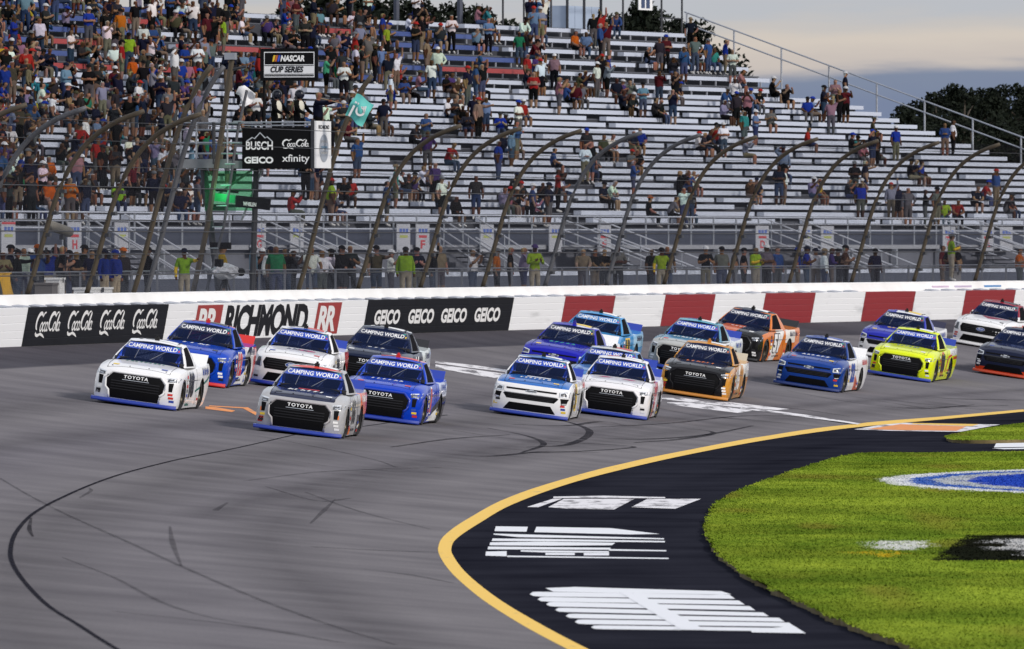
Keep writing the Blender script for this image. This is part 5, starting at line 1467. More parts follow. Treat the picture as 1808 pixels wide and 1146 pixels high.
add('chevy', 979, 667, 913, 1098, 'deep violet blue racing pickup with white bed behind the second row', (.012, .014, .36), [(SIDE(-1.3), (.7, .7, .72)), (BED, (.74, .74, .76)), (ROOF + [(1, 0, 0, .1)], (.55, .56, .66))], fp((.03, .02, .32)), fp(WH), M_BANNAVY,
    num=('45', M_DBLU, None), hood=(M_DTEAL, 5, .8, -1.45, -1.2), mark=M_DYEL, pod=fp((.03, .02, .3)))
add('toyota', 1030, 644, 970, 1142, 'light blue racing pickup with yellow number nearest the first red wall block', (.05, .27, .56), [(ROOF + [(1, 0, 0, 0), (0, 1, 0, .0)], (.6, .66, .72)), (SIDE(.7) + [(0, 0, 1, .62)], (.30, .52, .70))], BLUE, BLUE, M_BANSKY,
    num=('13', M_DK, M_DYEL), art=[(rect2d(-.72, .26, .12, .90), 'side', M_DYEL)])
add('toyota', 1056, 714, 992, 1172, 'pale roofed racing pickup mostly hidden between the second row trucks', (.08, .20, .46), [(ROOF, (.55, .56, .55)), (BED, (.06, .16, .5)), (SIDE(-.6), (.7, .71, .73))], BLUE, BLUE, M_BANBLUE,
    num=('25', M_DBLU, None))
add('toyota', 1230, 701, 1176, 1337, 'black hooded racing pickup with gold roof and white number 15', (.55, .25, .04), [(HOODW + [], (.012, .012, .014)), (FRONTZ + [(('|', -1), 0, 0, -.80)], (.012, .012, .014)), (SIDE(.9) + [(0, 0, 1, .62)], (.76, .74, .68)), (SIDE(-.9) + [(0, -.5, 1, .72), (0, .2, -1, -.9)], (.7, .62, .45))], ORNG, fp((.5, .45, .35)), M_BANNAVY,
    num=('15', M_DW, None), hood=(M_DORG, 6, .85, -1.55, -1.30), mark=M_DORG, pod=ORNG)
add('toyota', 1203, 655, 1141, 1315, 'teal roofed racing pickup with silver nose behind the black hooded one', (.10, .26, .38), [(FRONTZ, (.42, .43, .42)), (ROOF, (.10, .34, .44)), (BED, (.72, .74, .76)), (SIDE(-.8), (.62, .66, .68))], BLUE, BLUE, M_BANBLUE,
    num=('98', M_DBLU, None), hood=(M_DW, 8, .95, -1.45, -1.22), rim=fp((.35, .34, .32)))
add('toyota', 1288, 631, 1228, 1416, 'black and orange racing pickup numbered 51 close to the red wall block', (.62, .17, .02), [(HOODW, (.012, .013, .016)), (FRONTZ, (.012, .012, .013)), (ROOF, (.012, .014, .03)), (HOOD + [(1, 0, 0, -.5), (-1, 0, 0, -.15)], (.60, .13, .03)), (SIDE(-1.05) + [(0, -.9, 1, .40), (0, .9, -1, -1.25)], (.74, .72, .70)), (SIDE(.75) + [(0, 0, 1, .60)], (.74, .70, .66)), (SIDE(1.9) + [(0, 0, 1, .45)], (.65, .2, .06))], BLACK, BLACK, M_BANNAVY,
    num=('51', M_DW, M_DK), hood=(M_DW, 4, .5, -1.5, -1.35), rim=BLACK)
add('chevy', 1430, 686, 1376, 1545, 'navy blue racing pickup with white doors numbered 22', (.010, .045, .24), [(SIDE(-1.15), (.76, .76, .77)), (BED, (.76, .76, .77)), (SIDE(.15) + [(0, -.45, -1, -.60)], (.52, .10, .04)), (ROOF + [(1, 0, 0, .05)], (.60, .60, .66))], fp((.01, .03, .16)), fp(WH), M_BANNAVY,
    num=('22', M_DBLU, None), hood=(M_DW, 6, .85, -1.55, -1.30), rim=fp((.01, .03, .18)))
add('toyota', 1594, 668, 1545, 1704, 'neon yellow racing pickup with black number 88 in a red ring', (.66, .76, .008), [(SIDE(1.0) + [(0, 0, 1, .78)], (.70, .72, .74)), (SIDE(1.6) + [(0, 0, -1, -.75), (0, 0, 1, .66)], (.6, .08, .03))], BLUE, BLUE, M_BANBLUE,
    num=('88', M_DK, None), nose_num=True, hood=(M_DBLU, 6, .75, -1.42, -1.22), rim=fp((.6, .7, .008)), art=[(oval(-.36, .56, .42, .40), 'side', M_DRED), (oval(-.36, .56, .36, .34), 'side', fp((.66, .76, .008))), (poly2d((.2, .30), (.32, .30), (.75, .72), (1.4, .80), (1.4, .86), (.65, .78)), 'side', M_DRED)])
add('chevy', 1570, 634, 1517, 1680, 'violet blue racing pickup with white lower nose behind the neon yellow one', (.022, .030, .36), [([(0, -1, 0, 1.95), (0, 0, -1, -.58)], (.74, .74, .75)), (SIDE(-1.2), (.74, .74, .75)), (BED, (.74, .74, .75)), (ROOF + [(1, 0, 0, -.3)], (.66, .68, .74))], fp(WH), fp((.02, .02, .05)), M_BANNAVY,
    num=('19', M_DBLU, None), hood=(M_DYEL, 4, .6, -1.42, -1.22), rim=fp((.02, .025, .3)))
add('ford', 1734, 612, 1680, 1850, 'white racing pickup with dark red roof and hood mark by the last red block', WH, [(ROOF, (.22, .012, .03)), ([(0, 0, 1, 1.1), (0, -1, 0, -.5)], (.25, .015, .03))], fp(WH), BLACK, M_BANNAVY,
    num=('9', M_DRED, None), theta=13.0, art=[(poly2d((-.35, -1.15), (.0, -1.7), (.35, -1.5), (.6, -1.2)), 'top', fp((.3, .015, .03)))])
add('chevy', 1777, 664, 1722, 1890, 'black racing pickup with orange splitter cut off by the picture edge', (.012, .016, .04), [([(0, -1, 0, 1.95), (0, 0, -1, -.24)], (.55, .06, .015))], fp((.5, .05, .01)), BLACK, M_BANNAVY,
    num=('33', M_DORG, None), theta=11.0, rim=BLACK)

# ------------------------------------------------------------------ starter's stand above the wall
YF = 341.0
FX0 = (318 - U0) / F * YF
_s = float(np.interp(YF, _wy, _ws)); ex = wall_in(_s); ey = wall_t(_s)
FS = Matrix(((ex[0], ey[0], 0, FX0), (ex[1], ey[1], 0, YF), (0, 0, 1, 0), (0, 0, 0, 1)))
SC = F / YF
def fz(v): return H + (VH - v) / SC                 # height of photo row v at the stand
def fx(u): return (u - 318) / SC / ex[0]            # metres along the stand of photo column u
fs = empty('flag_stand', FS @ Matrix.Translation((0, 0, fz(297))))
tag(fs, 'elevated flag stand with black sponsor panel and railings above the wall', 'flag stand')
OFF = Matrix.Translation((0, 0, -fz(297)))
def fpart(name, mb, m_, parent=None, smooth=False):
    o = link(name, mb.mesh(name, m_, smooth), parent or fs, OFF if parent is None else Matrix.Identity(4)); return o
M_PBLK = mat('panel_black', (0.005, 0.005, 0.006), 0.6, var=0.1, spec=0.1); M_PWHT = mat('panel_white', (0.74, 0.75, 0.77), 0.4, var=0.04); M_DECKG = mat('deck_grey', (0.16, 0.165, 0.18), 0.7, var=0.2)
ZFL = 8.02
fpart('floor', MB().box(0, fx(556), 0, 1.9, fz(297), fz(284)), M_DECKG)
pan = fpart('front_panel', MB().box(fx(429), fx(553), -0.06, 0.0, fz(298), fz(225)), M_PBLK)
side = fpart('side_panel', MB().box(fx(557), fx(557) + .06, -0.06, 1.75, fz(297), fz(214)), M_PWHT)
fpart('corner_post', MB().box(fx(551), fx(557), -0.09, 0.02, fz(298), fz(212)), M_DSTEEL)
def fdecal(name, vf, x, z, m_, parent, off=-0.075):
    return link(name, mesh_from(name, [(x + p[0], off, z + p[1]) for p in vf[0]], vf[1], [m_]), parent, Matrix.Identity(4))
zc = lambda v: fz(v)
fdecal('sponsor_lettering', text2d('BUSCH', bold=.025, width=(485 - 436) / SC, height=(265 - 250) / SC), fx(436), zc(265), M_LW, pan)
fdecal('mountain_mark', stroke2d([[(0, 0), (.18, .12), (.25, .08), (.42, .26), (.58, .10), (.64, .14), (.80, .0)]], .018), fx(437), zc(250), M_CHR, pan)
fdecal('sponsor_lettering', text2d('GEICO', bold=.045, width=(486 - 433) / SC, height=(289 - 277) / SC), fx(433), zc(289), M_LW, pan)
fdecal('sponsor_script', (script[0] * np.array([(549 - 500) / SC / sw, (265 - 247) / SC / sh]), script[1]), fx(500), zc(264), M_LW, pan)
fdecal('sponsor_lettering', text2d('xfinity', bold=.01, width=(550 - 500) / SC, height=(290 - 273) / SC), fx(500), zc(290), M_LW, pan)
def sdecal(name, vf, y, z, m_):
    return link(name, mesh_from(name, [(fx(557) + .07, y + p[0], z + p[1]) for p in vf[0]], vf[1], [m_]), side, Matrix.Identity(4))
sdecal('panel_heading', text2d('RICHMOND', bold=.02, width=1.3, height=.12), .2, zc(228), M_LK)
sdecal('panel_badge', (np.array([(.85 + .55 * math.cos(a), fz(262) + .42 * math.sin(a)) for a in np.linspace(0, 2 * math.pi, 24, False)]) , [tuple(range(24))]), 0, 0, mat('badge_grey', (.28, .31, .36), .5))
for v_ in (252, 262, 272): sdecal('panel_text', rect2d(.45, 0, 1.25, .07), 0, zc(v_), M_LW if v_ != 262 else mat('badge_blue', (.2, .4, .6), .5))
for z in (fz(216), fz(222)):
    fpart('rail', MB().tube([(fx(429), -.03, z), (fx(556), -.03, z)], .022, 6), M_GALV)
for v_ in (217, 229, 252, 271):
    fpart('rail', MB().tube([(0.02, 0, fz(v_)), (fx(428), 0, fz(v_))], .025, 6), M_GALV); fpart('rail', MB().tube([(0.02, 1.8, fz(v_)), (fx(556), 1.8, fz(v_))], .022, 6), M_GALV)
for u_ in (319, 347, 378, 402): fpart('rail_post', MB().tube([(fx(u_), 0, fz(290)), (fx(u_), 0, fz(216))], .03 if u_ != 378 else .055, 6), M_GALV if u_ != 378 else M_DSTEEL)
fpart('grey_box', MB().box(0, fx(402), -.04, .9, fz(297), fz(281)), M_DECKG)
# legs, braces, ladder and leaning masts
fpart('leg', MB().tube([(fx(349), .7, fz(297)), (fx(380), .7, ZWALK)], .11, 6), M_DSTEEL); fpart('leg', MB().tube([(fx(440), .9, fz(297)), (fx(432), .9, ZWALK)], .09, 6), M_DSTEEL)
fpart('brace', MB().tube([(fx(352), .7, fz(360)), (fx(436), .9, fz(297))], .04, 6), M_GALV); fpart('brace', MB().tube([(fx(415), .8, fz(390)), (fx(450), .9, fz(300))], .035, 6), M_GALV)
mast = fpart('mast', MB().tube([(fx(346), -.35, ZT - .1), (fx(372), -.35, fz(400)), (fx(398), -.35, fz(230)), (fx(416), -.35, fz(100))], .085, 7), M_POST)
fpart('mast_camera', MB().box(fx(404), fx(422), -.5, -.2, fz(106), fz(94)), M_GALV)
fpart('mast', MB().tube([(fx(368), -.3, ZT - .1), (fx(400), -.3, fz(400)), (fx(425), -.3, fz(230)), (fx(441), -.3, fz(160))], .045, 6), M_POSTG)
fpart('cable_spool', MB().tube([(fx(408), -.35, fz(125)), (fx(440), -.3, fz(118))], .05, 6), M_DSTEEL)
for i in range(9):
    f = i / 8; fpart('ladder_rung', MB().tube([(fx(368 + 60 * f) - .16, -.42, ZT + (fz(215) - ZT) * f), (fx(368 + 60 * f) + .16, -.42, ZT + (fz(215) - ZT) * f)], .018, 5), M_GALV)
fpart('scoreboard_post', MB().tube([(fx(460), .5, ZFL), (fx(460), .5, fz(92))], .045, 6), M_PBLK)
# series sign
sg = empty('series_sign', FS @ Matrix.Translation((fx(455), .35, fz(143)))); tag(sg, 'black framed white series sign on the post above the flag stand', 'sign')
W_, H_ = fx(557) - fx(455), fz(86) - fz(143)
link('frame', MB().box(0, W_, 0, .08, 0, H_).mesh('frame', M_PBLK), sg)
def sgd(name, vf, x, z, m_, off): link(name, mesh_from(name, [(x + p[0], off, z + p[1]) for p in vf[0]], vf[1], [m_]), sg)
k = 1 / SC
sgd('white_field', rect2d(7 * k, 6 * k, W_ - 6 * k, H_ - 6 * k), 0, 0, M_PWHT, -.004)
sgd('black_band', rect2d(8.5 * k, 29 * k, W_ - 7.5 * k, H_ - 7.5 * k), 0, 0, M_PBLK, -.008)
sgd('series_name', text2d('NASCAR', bold=.05, shear=.2, width=44 * k, height=11 * k), 37 * k, 34 * k, M_LW, -.013)
sgd('series_class', text2d('CUP SERIES', bold=.04, shear=.2, width=60 * k, height=11 * k), 19 * k, 14.5 * k, M_LK, -.013)
for i, c in enumerate(((.75, .5, .03), (.5, .12, .03), (.04, .08, .5))):
    sgd('colour_bar', poly2d((0, 0), (3.6 * k, 0), (6.2 * k, 11 * k), (2.6 * k, 11 * k)), (22 + i * 4.6) * k, 34 * k, mat('bar_colour_%d' % i, c, .4), -.013)
sgd('rule', rect2d(8 * k, 26.5 * k, W_ - 7 * k, 27.6 * k), 0, 0, M_LK, -.013); sgd('rule', rect2d(8 * k, 8 * k, W_ - 7 * k, 10 * k), 0, 0, M_LK, -.013); sgd('rule', rect2d(8 * k, 11.2 * k, W_ - 7 * k, 12.2 * k), 0, 0, M_LK, -.013)
# caution-light bar with its lit green lamp
lb = empty('light_bar', FS @ Matrix.Translation((fx(380), -.15, fz(362)))); tag(lb, 'black light bar with lit green lamp under the flag stand', 'light')
rt = Matrix.Rotation(R(6), 4, 'Y')
link('housing', MB().box(fx(418) - fx(380), fx(478) - fx(380), 0, .16, .02, .36).mesh('housing', M_PBLK), lb, rt)
hv = text2d('WHELEN', bold=.04, width=24 / SC, height=7 / SC)
link('lettering', mesh_from('lettering', [(p[0] + (433 - 380) / SC, -.01, p[1] + .08) for p in hv[0]], hv[1], [M_LW]), lb, rt)
link('arm', MB().box(-.05, fx(420) - fx(380), .05, .12, .42, .49).mesh('arm', M_PBLK), lb, rt)
link('green_lamp', MB().box(0, fx(416) - fx(380), .02, .10, .12, .36).mesh('green_lamp', emis('green_lamp_glow', (0.005, 0.26, 0.08), 0.25)), lb, rt)
gl_d = bpy.data.lights.new('green_lamp_light', 'POINT'); gl_d.energy = 16; gl_d.color = (0.1, 1.0, 0.35); gl_d.shadow_soft_size = .25
gl = bpy.data.objects.new('green_lamp_light', gl_d); COL.objects.link(gl); gl.location = FS @ Vector((fx(400), -.45, fz(340)))
m, nt, b = new_mat('green_plexiglass'); tr_ = nt.nodes.new('ShaderNodeBsdfTransparent'); tr_.inputs[0].default_value = (.55, .85, .62, 1); mx_ = nt.nodes.new('ShaderNodeMixShader'); mx_.inputs[0].default_value = .09
b.inputs['Base Color'].default_value = (.05, .45, .20, 1); b.inputs['Roughness'].default_value = .4
nt.links.new(tr_.outputs[0], mx_.inputs[1]); nt.links.new(b.outputs[0], mx_.inputs[2]); nt.links.new(mx_.outputs[0], nt.nodes['Material Output'].inputs[0])
fpart('screen', MB().box(fx(358), fx(442), .25, .28, fz(372), fz(302)), m)  # added pane whose green tint stands in for the lamp's glow
# a small camera box bracket lower on the posts
cbx = fpart('track_camera', MB().box(fx(375), fx(411), -.30, -.12, fz(440), fz(428)), M_PBLK)
# flags
def flag_mesh(name, w, h, m_, seed, nx=18, ny=12, amp=.10):
    V, Fc = [], []
    for j in range(ny + 1):
        for i in range(nx + 1):
            a, b_ = i / nx, j / ny
            V.append((a * w, amp * math.sin(a * 6 + b_ * 2.2 + seed) * a + .05 * math.sin(b_ * 7 + seed * 2), b_ * h + .04 * math.sin(a * 5 + seed)))
    for j in range(ny):
        for i in range(nx): k = j * (nx + 1) + i; Fc.append((k, k + 1, k + nx + 2, k + nx + 1))
    return mesh_from(name, V, Fc, [m_], None, True)
M_TEAL = mat('teal_flag_cloth', (0.10, 0.46, 0.43), 0.7, var=0.08); M_FLW = mat('white_flag_cloth', (0.72, 0.72, 0.74), 0.8, var=0.06)
tf = empty('teal_flag', FS @ Matrix.Translation((fx(604), .35, fz(205))) @ Matrix.Rotation(R(28), 4, 'Y') @ Matrix.Scale(1.2, 4)); tag(tf, 'teal flag with white ring emblem held out from the flag stand', 'flag')
fl = link('cloth', flag_mesh('cloth', .52, .62, M_TEAL, .4), tf)
link('emblem', mesh_from('emblem', *(lambda q: ([(p[0], -.085, p[1]) for p in q[0]], q[1]))(merge2d([stroke2d([arc(.33, .30, .10, .10, 0, 360, 20) + [(.43, .30), (.40, .47), (.33, .40)]], .026), rect2d(.10, .06, .155, .36), rect2d(.10, .42, .155, .47), rect2d(.18, .42, .21, .47)])), [M_LW]), tf)
link('staff', MB().tube([(-.75, 0, .10), (0.02, 0, .30), (.01, 0, .66)], .012, 5).mesh('staff', mat('wood_staff', (.3, .2, .1), .6)), tf)
wf = empty('white_flag', FS @ Matrix.Translation((fx(418), -.1, fz(190)))); tag(wf, 'furled white flag draped at the flag stand mast', 'flag')
V, Fc = [], []
pts = [(.0, .42), (.10, .62), (.28, .66), (.46, .52), (.62, .40), (.58, .26), (.46, .10), (.30, .0), (.22, .04), (.24, .22), (.12, .36)]
bm = bmesh.new(); vs = [bm.verts.new((p[0], .07 * math.sin(p[0] * 14), p[1])) for p in pts]; f = bm.faces.new(vs); bmesh.ops.triangulate(bm, faces=[f])
bmesh.ops.subdivide_edges(bm, edges=bm.edges[:], cuts=2, use_grid_fill=True)
for v in bm.verts: v.co.y += .07 * math.sin(v.co.x * 13 + v.co.z * 6)
me = bpy.data.meshes.new('cloth'); bm.to_mesh(me); bm.free(); me.materials.append(M_FLW); me.polygons.foreach_set('use_smooth', np.ones(len(me.polygons), dtype=bool))
o_ = link('cloth', me, wf); md = o_.modifiers.new('thick', 'SOLIDIFY'); md.thickness = .02
link('staff', MB().tube([(.22, .02, -.35), (.26, .02, .5)], .012, 5).mesh('staff', mat('wood_staff', (.3, .2, .1), .6)), wf)

# ------------------------------------------------------------------ people
def attr_mat(name, prop, rough=0.8):
    m, nt, b = new_mat(name)
    a = nt.nodes.new('ShaderNodeAttribute'); a.attribute_type = 'OBJECT'; a.attribute_name = prop
    tc = nt.nodes.new('ShaderNodeTexCoord'); n = nt.nodes.new('ShaderNodeTexNoise'); n.inputs['Scale'].default_value = 9; n.inputs['Detail'].default_value = 4
    nt.links.new(tc.outputs['Object'], n.inputs['Vector'])
    r = nt.nodes.new('ShaderNodeValToRGB'); r.color_ramp.elements[0].position = .3; r.color_ramp.elements[0].color = (.68, .68, .68, 1); r.color_ramp.elements[1].position = .65
    nt.links.new(n.outputs['Fac'], r.inputs[0])
    mx = nt.nodes.new('ShaderNodeMixRGB'); mx.blend_type = 'MULTIPLY'; mx.inputs[0].default_value = 1
    nt.links.new(a.outputs['Color'], mx.inputs[1]); nt.links.new(r.outputs[0], mx.inputs[2]); nt.links.new(mx.outputs[0], b.inputs['Base Color'])
    b.inputs['Roughness'].default_value = rough; b.inputs['Specular IOR Level'].default_value = 0.05
    return m
SLOTS = ['skin', 'shirt', 'trousers', 'calf', 'hair', 'shoe', 'sleeve']
PM = [attr_mat('person_' + s_, 'c_' + s_) for s_ in SLOTS]
M_CAP = attr_mat('cap_cloth', 'c_cap')
M_PHONE = mat('phone_black', (.01, .01, .012), .3)
def skel(kind, arm):
    J = {}
    if kind == 'stand':
        J.update(pel=(0, 0, .96), bel=(0, -.01, 1.12), che=(0, 0, 1.32), nek=(0, -.005, 1.49), hd0=(0, -.02, 1.575), hd1=(0, -.02, 1.66), hd2=(0, -.005, 1.735))
        for s, n in ((1, 'r'), (-1, 'l')):
            J.update({'sh' + n: (s * .185, .0, 1.425), 'hip' + n: (s * .095, 0, .90), 'kn' + n: (s * .105, -.02, .50), 'an' + n: (s * .11, .02, .09), 'to' + n: (s * .125, -.15, .04)})
        A = {'down': ((.26, .03, 1.14), (.27, -.05, .91), (.26, -.08, .82)), 'clap': ((.27, -.07, 1.17), (.10, -.29, 1.26), (.03, -.34, 1.33)),
             'phone': ((.25, -.17, 1.27), (.11, -.32, 1.50), (.05, -.35, 1.57)), 'hips': ((.37, .07, 1.18), (.22, -.04, 1.02), (.16, -.08, 1.0)),
             'cross': ((.27, -.05, 1.17), (.04, -.23, 1.19), (-.10, -.21, 1.22)), 'rail': ((.25, -.16, 1.20), (.20, -.36, 1.09), (.16, -.43, 1.07)),
             'up': ((.30, -.06, 1.63), (.27, -.10, 1.87), (.27, -.11, 1.97)), 'point': ((.30, -.20, 1.40), (.30, -.45, 1.46), (.30, -.54, 1.48)), 'shade': ((.36, -.10, 1.52), (.17, -.15, 1.66), (.08, -.16, 1.69))}
    else:
        ln = -.13 if kind == 'lean' else 0.0
        J.update(pel=(0, .15, .54), bel=(0, .13 + ln * .3, .70), che=(0, .12 + ln, .89), nek=(0, .09 + ln * 1.5, 1.05), hd0=(0, .05 + ln * 1.7, 1.125), hd1=(0, .04 + ln * 1.8, 1.21), hd2=(0, .055 + ln * 1.8, 1.285))
        for s, n in ((1, 'r'), (-1, 'l')):
            J.update({'sh' + n: (s * .185, .11 + ln * 1.3, .99), 'hip' + n: (s * .10, .10, .52), 'kn' + n: (s * .14, -.30, .52), 'an' + n: (s * .13, -.28, .09), 'to' + n: (s * .15, -.44, .04)})
        d = .11 + ln * 1.3
        A = {'lap': ((.26, d - .04, .72), (.15, d - .24, .63), (.08, d - .30, .62)), 'phone': ((.25, d - .20, .84), (.11, d - .34, 1.06), (.05, d - .37, 1.13)),
             'knees': ((.24, d - .15, .74), (.12, -.24, .66), (.04, -.28, .66)), 'clap': ((.27, d - .07, .74), (.10, d - .29, .84), (.03, d - .34, .90)), 'up': ((.30, d - .06, 1.19), (.27, d - .10, 1.43), (.27, d - .11, 1.53))}
    for s, n, nm in ((1, 'r', arm[0]), (-1, 'l', arm[1])):
        for q, p in zip(('el', 'wr', 'ha'), A[nm]): J[q + n] = (p[0] * s, p[1], p[2])
    return J
RAD = dict(pel=(.155, .115), bel=(.15, .12), che=(.165, .115), nek=(.055, .058), hd0=(.068, .082), hd1=(.092, .112), hd2=(.055, .065), sh=(.082, .082), el=(.056, .056), wr=(.04, .04), ha=(.05, .034), hip=(.105, .11), kn=(.076, .078), an=(.045, .05), to=(.042, .03))
BON = [('pel', 'bel'), ('bel', 'che'), ('che', 'nek'), ('nek', 'hd0'), ('hd0', 'hd1'), ('hd1', 'hd2')]
for n in 'rl': BON += [('che', 'sh' + n), ('sh' + n, 'el' + n), ('el' + n, 'wr' + n), ('wr' + n, 'ha' + n), ('pel', 'hip' + n), ('hip' + n, 'kn' + n), ('kn' + n, 'an' + n), ('an' + n, 'to' + n)]
def seg_d(P_, a, b_):
    a, b_ = np.array(a), np.array(b_); d = b_ - a; t = np.clip(((P_ - a) @ d) / (d @ d), 0, 1); return np.linalg.norm(P_ - (a + t[:, None] * d), axis=1), t
POSES = {}
def person_mesh(kind, arm, fat=1.0):
    key = (kind, arm, fat)
    if key in POSES: return POSES[key]
    J = skel(kind, arm); names = list(J); ix = {n: i for i, n in enumerate(names)}
    me = bpy.data.meshes.new('figure'); me.from_pydata([J[n] for n in names], [(ix[a], ix[b_]) for a, b_ in BON], [])
    o = tmp_link('figure', me); o.modifiers.new('skin', 'SKIN'); md = o.modifiers.new('sub', 'SUBSURF'); md.levels = 1; md.render_levels = 1
    sk = me.skin_vertices[0].data
    for n in names:
        r = RAD.get(n) or RAD[n[:-1]]; f = fat if n in ('pel', 'bel', 'che') else (1 + (fat - 1) * .4)
        if n in ('bel',): f *= (1 + (fat - 1) * .6)
        sk[ix[n]].radius = (r[0] * f, r[1] * f); sk[ix[n]].use_root = (n == 'pel')
    out = tmp_eval(o); bpy.data.objects.remove(o)
    out.name = 'person'
    nf = len(out.polygons); C = np.zeros(nf * 3); out.polygons.foreach_get('center', C); C = C.reshape(-1, 3)
    D = []; Tt = []
    for a, b_ in BON:
        d, t = seg_d(C, J[a], J[b_]); r0 = (RAD.get(a) or RAD[a[:-1]])[0]; r1 = (RAD.get(b_) or RAD[b_[:-1]])[0]
        D.append(d - (r0 + (r1 - r0) * t) * .9); Tt.append(t)
    D = np.array(D); Tt = np.array(Tt); nb = D.argmin(0); mi = np.ones(nf, dtype=np.int32)
    hz, hy = J['hd1'][2], J['hd1'][1]
    for i in range(nf):
        a, b_ = BON[nb[i]]; t = Tt[nb[i], i]
        if b_ in ('hd0', 'hd1', 'hd2'): 
            mi[i] = 0
            if b_ != 'hd0' and (C[i, 2] > hz + .035 or (C[i, 1] > hy + .02 and C[i, 2] > hz - .07)): mi[i] = 4
        elif b_ == 'nek': mi[i] = 0 if t > .8 else 1
        elif b_[:2] == 'el': mi[i] = 1 if t < .7 else 6
        elif b_[:2] == 'wr': mi[i] = 6
        elif b_[:2] == 'ha': mi[i] = 0
        elif b_[:3] == 'hip': mi[i] = 2
        elif b_[:2] == 'kn': mi[i] = 2
        elif b_[:2] == 'an': mi[i] = 3 if t < .85 else 5
        elif b_[:2] == 'to': mi[i] = 5
        elif a == 'pel' and t < .15: mi[i] = 2
    for m_ in PM: out.materials.append(m_)
    out.polygons.foreach_set('material_index', mi); out.polygons.foreach_set('use_smooth', np.ones(nf, dtype=bool))
    # face: bring out the nose, chin
    for v in out.vertices:
        if v.co.y < hy - .075 and abs(v.co.x) < .03 and hz - .05 < v.co.z < hz + .03: v.co.y -= .022
    head = Vector(J['hd1'])
    POSES[key] = (out, head, Vector(J['har']), Vector(J['hal']), mi)
    return POSES[key]
def cap_mesh():
    mb = MB(); mb.ell((0, .01, 0), .112, .132, .105, 12, 4, 0, 0.0)
    V, Fc = [], []
    for i in range(9):
        a = R(200 + 140 * i / 8); V += [(.092 * math.cos(a), .01 + .112 * math.sin(a), .012), (.088 * math.cos(a), -.045 + .155 * math.sin(a), -.012), (.088 * math.cos(a), -.045 + .155 * math.sin(a), -.022), (.092 * math.cos(a), .01 + .112 * math.sin(a), .0)]
    for i in range(8):
        for j in range(3): Fc.append((4 * i + j, 4 * i + 4 + j, 4 * i + 5 + j, 4 * i + 1 + j))
    mb.add(V, Fc); return mb.mesh('cap', M_CAP, True)
CAPM = cap_mesh()
mb = MB(); mb.ell((0, .0, 0), .095, .115, .10, 12, 4, 0, 0.0); V, Fc = [], []
for i in range(16):
    a = 2 * math.pi * i / 16; V += [(.09 * math.cos(a), .11 * math.sin(a), .005), (.20 * math.cos(a), .22 * math.sin(a), -.01 + .035 * abs(math.cos(a)))]
for i in range(16): Fc.append((2 * i, 2 * i + 1, (2 * i + 3) % 32, (2 * i + 2) % 32))
mb.add(V, Fc); HATM = mb.mesh('hat', M_CAP, True)
PHONEM = MB().box(-.04, .04, -.006, .006, -.075, .075).mesh('phone', M_PHONE)
COLS = {'black': (.012, .012, .014), 'navy': (.014, .018, .045), 'charcoal': (.04, .042, .048), 'grey': (.20, .21, .23), 'white': (.70, .71, .74), 'royal blue': (.02, .055, .42), 'blue': (.05, .12, .34), 'light blue': (.22, .36, .56),
        'red': (.50, .035, .03), 'maroon': (.13, .015, .025), 'orange': (.75, .17, .02), 'lime': (.42, .68, .04), 'green': (.03, .30, .14), 'teal': (.05, .36, .38), 'tan': (.34, .26, .17), 'pink': (.50, .24, .30), 'purple': (.10, .06, .22), 'lilac': (.36, .34, .50), 'yellow': (.70, .48, .04), 'olive': (.10, .095, .055), 'mint': (.12, .70, .35), 'brown': (.09, .05, .03)}
DIST = [('black', 24), ('navy', 22), ('charcoal', 15), ('grey', 8), ('white', 14), ('royal blue', 4.5), ('blue', 10), ('light blue', 6), ('red', 4), ('maroon', 2.5), ('orange', 1.5), ('lime', .6), ('green', .7), ('teal', 1), ('tan', 2), ('pink', 3), ('purple', 2), ('lilac', 6), ('olive', 1), ('yellow', 1), ('brown', 1.5)]
DN, DW_ = [d[0] for d in DIST], [d[1] for d in DIST]
PANTS = [('khaki', (.30, .25, .18)), ('denim', (.05, .08, .17)), ('dark', (.015, .016, .02)), ('grey', (.16, .16, .17)), ('black', (.01, .01, .011)), ('denim', (.09, .13, .24))]
SKIN = [(.30, .165, .11), (.26, .135, .085), (.22, .11, .065), (.11, .052, .03), (.07, .035, .022), (.33, .20, .14)]
HAIR = [(.02, .014, .01), (.05, .03, .015), (.12, .07, .03), (.25, .18, .09), (.30, .29, .28), (.015, .012, .01)]
CAPC = ['white', 'black', 'navy', 'red', 'grey', 'charcoal', 'royal blue', 'white', 'black', 'olive']
STAND_ARMS = [('down', 'down'), ('clap', 'clap'), ('phone', 'phone'), ('hips', 'down'), ('cross', 'cross'), ('up', 'down'), ('phone', 'down'), ('down', 'shade'), ('down', 'clap'), ('point', 'down')]
SIT_ARMS = [('lap', 'lap'), ('phone', 'phone'), ('knees', 'knees'), ('clap', 'clap'), ('lap', 'phone')]
POSEWORD = {'down': 'standing', 'clap': 'clapping', 'phone': 'filming', 'hips': 'hand on hip', 'cross': 'arms folded', 'up': 'arm raised', 'shade': 'shading eyes', 'point': 'pointing', 'rail': 'leaning on the barrier', 'lap': 'seated', 'knees': 'seated leaning forward'}
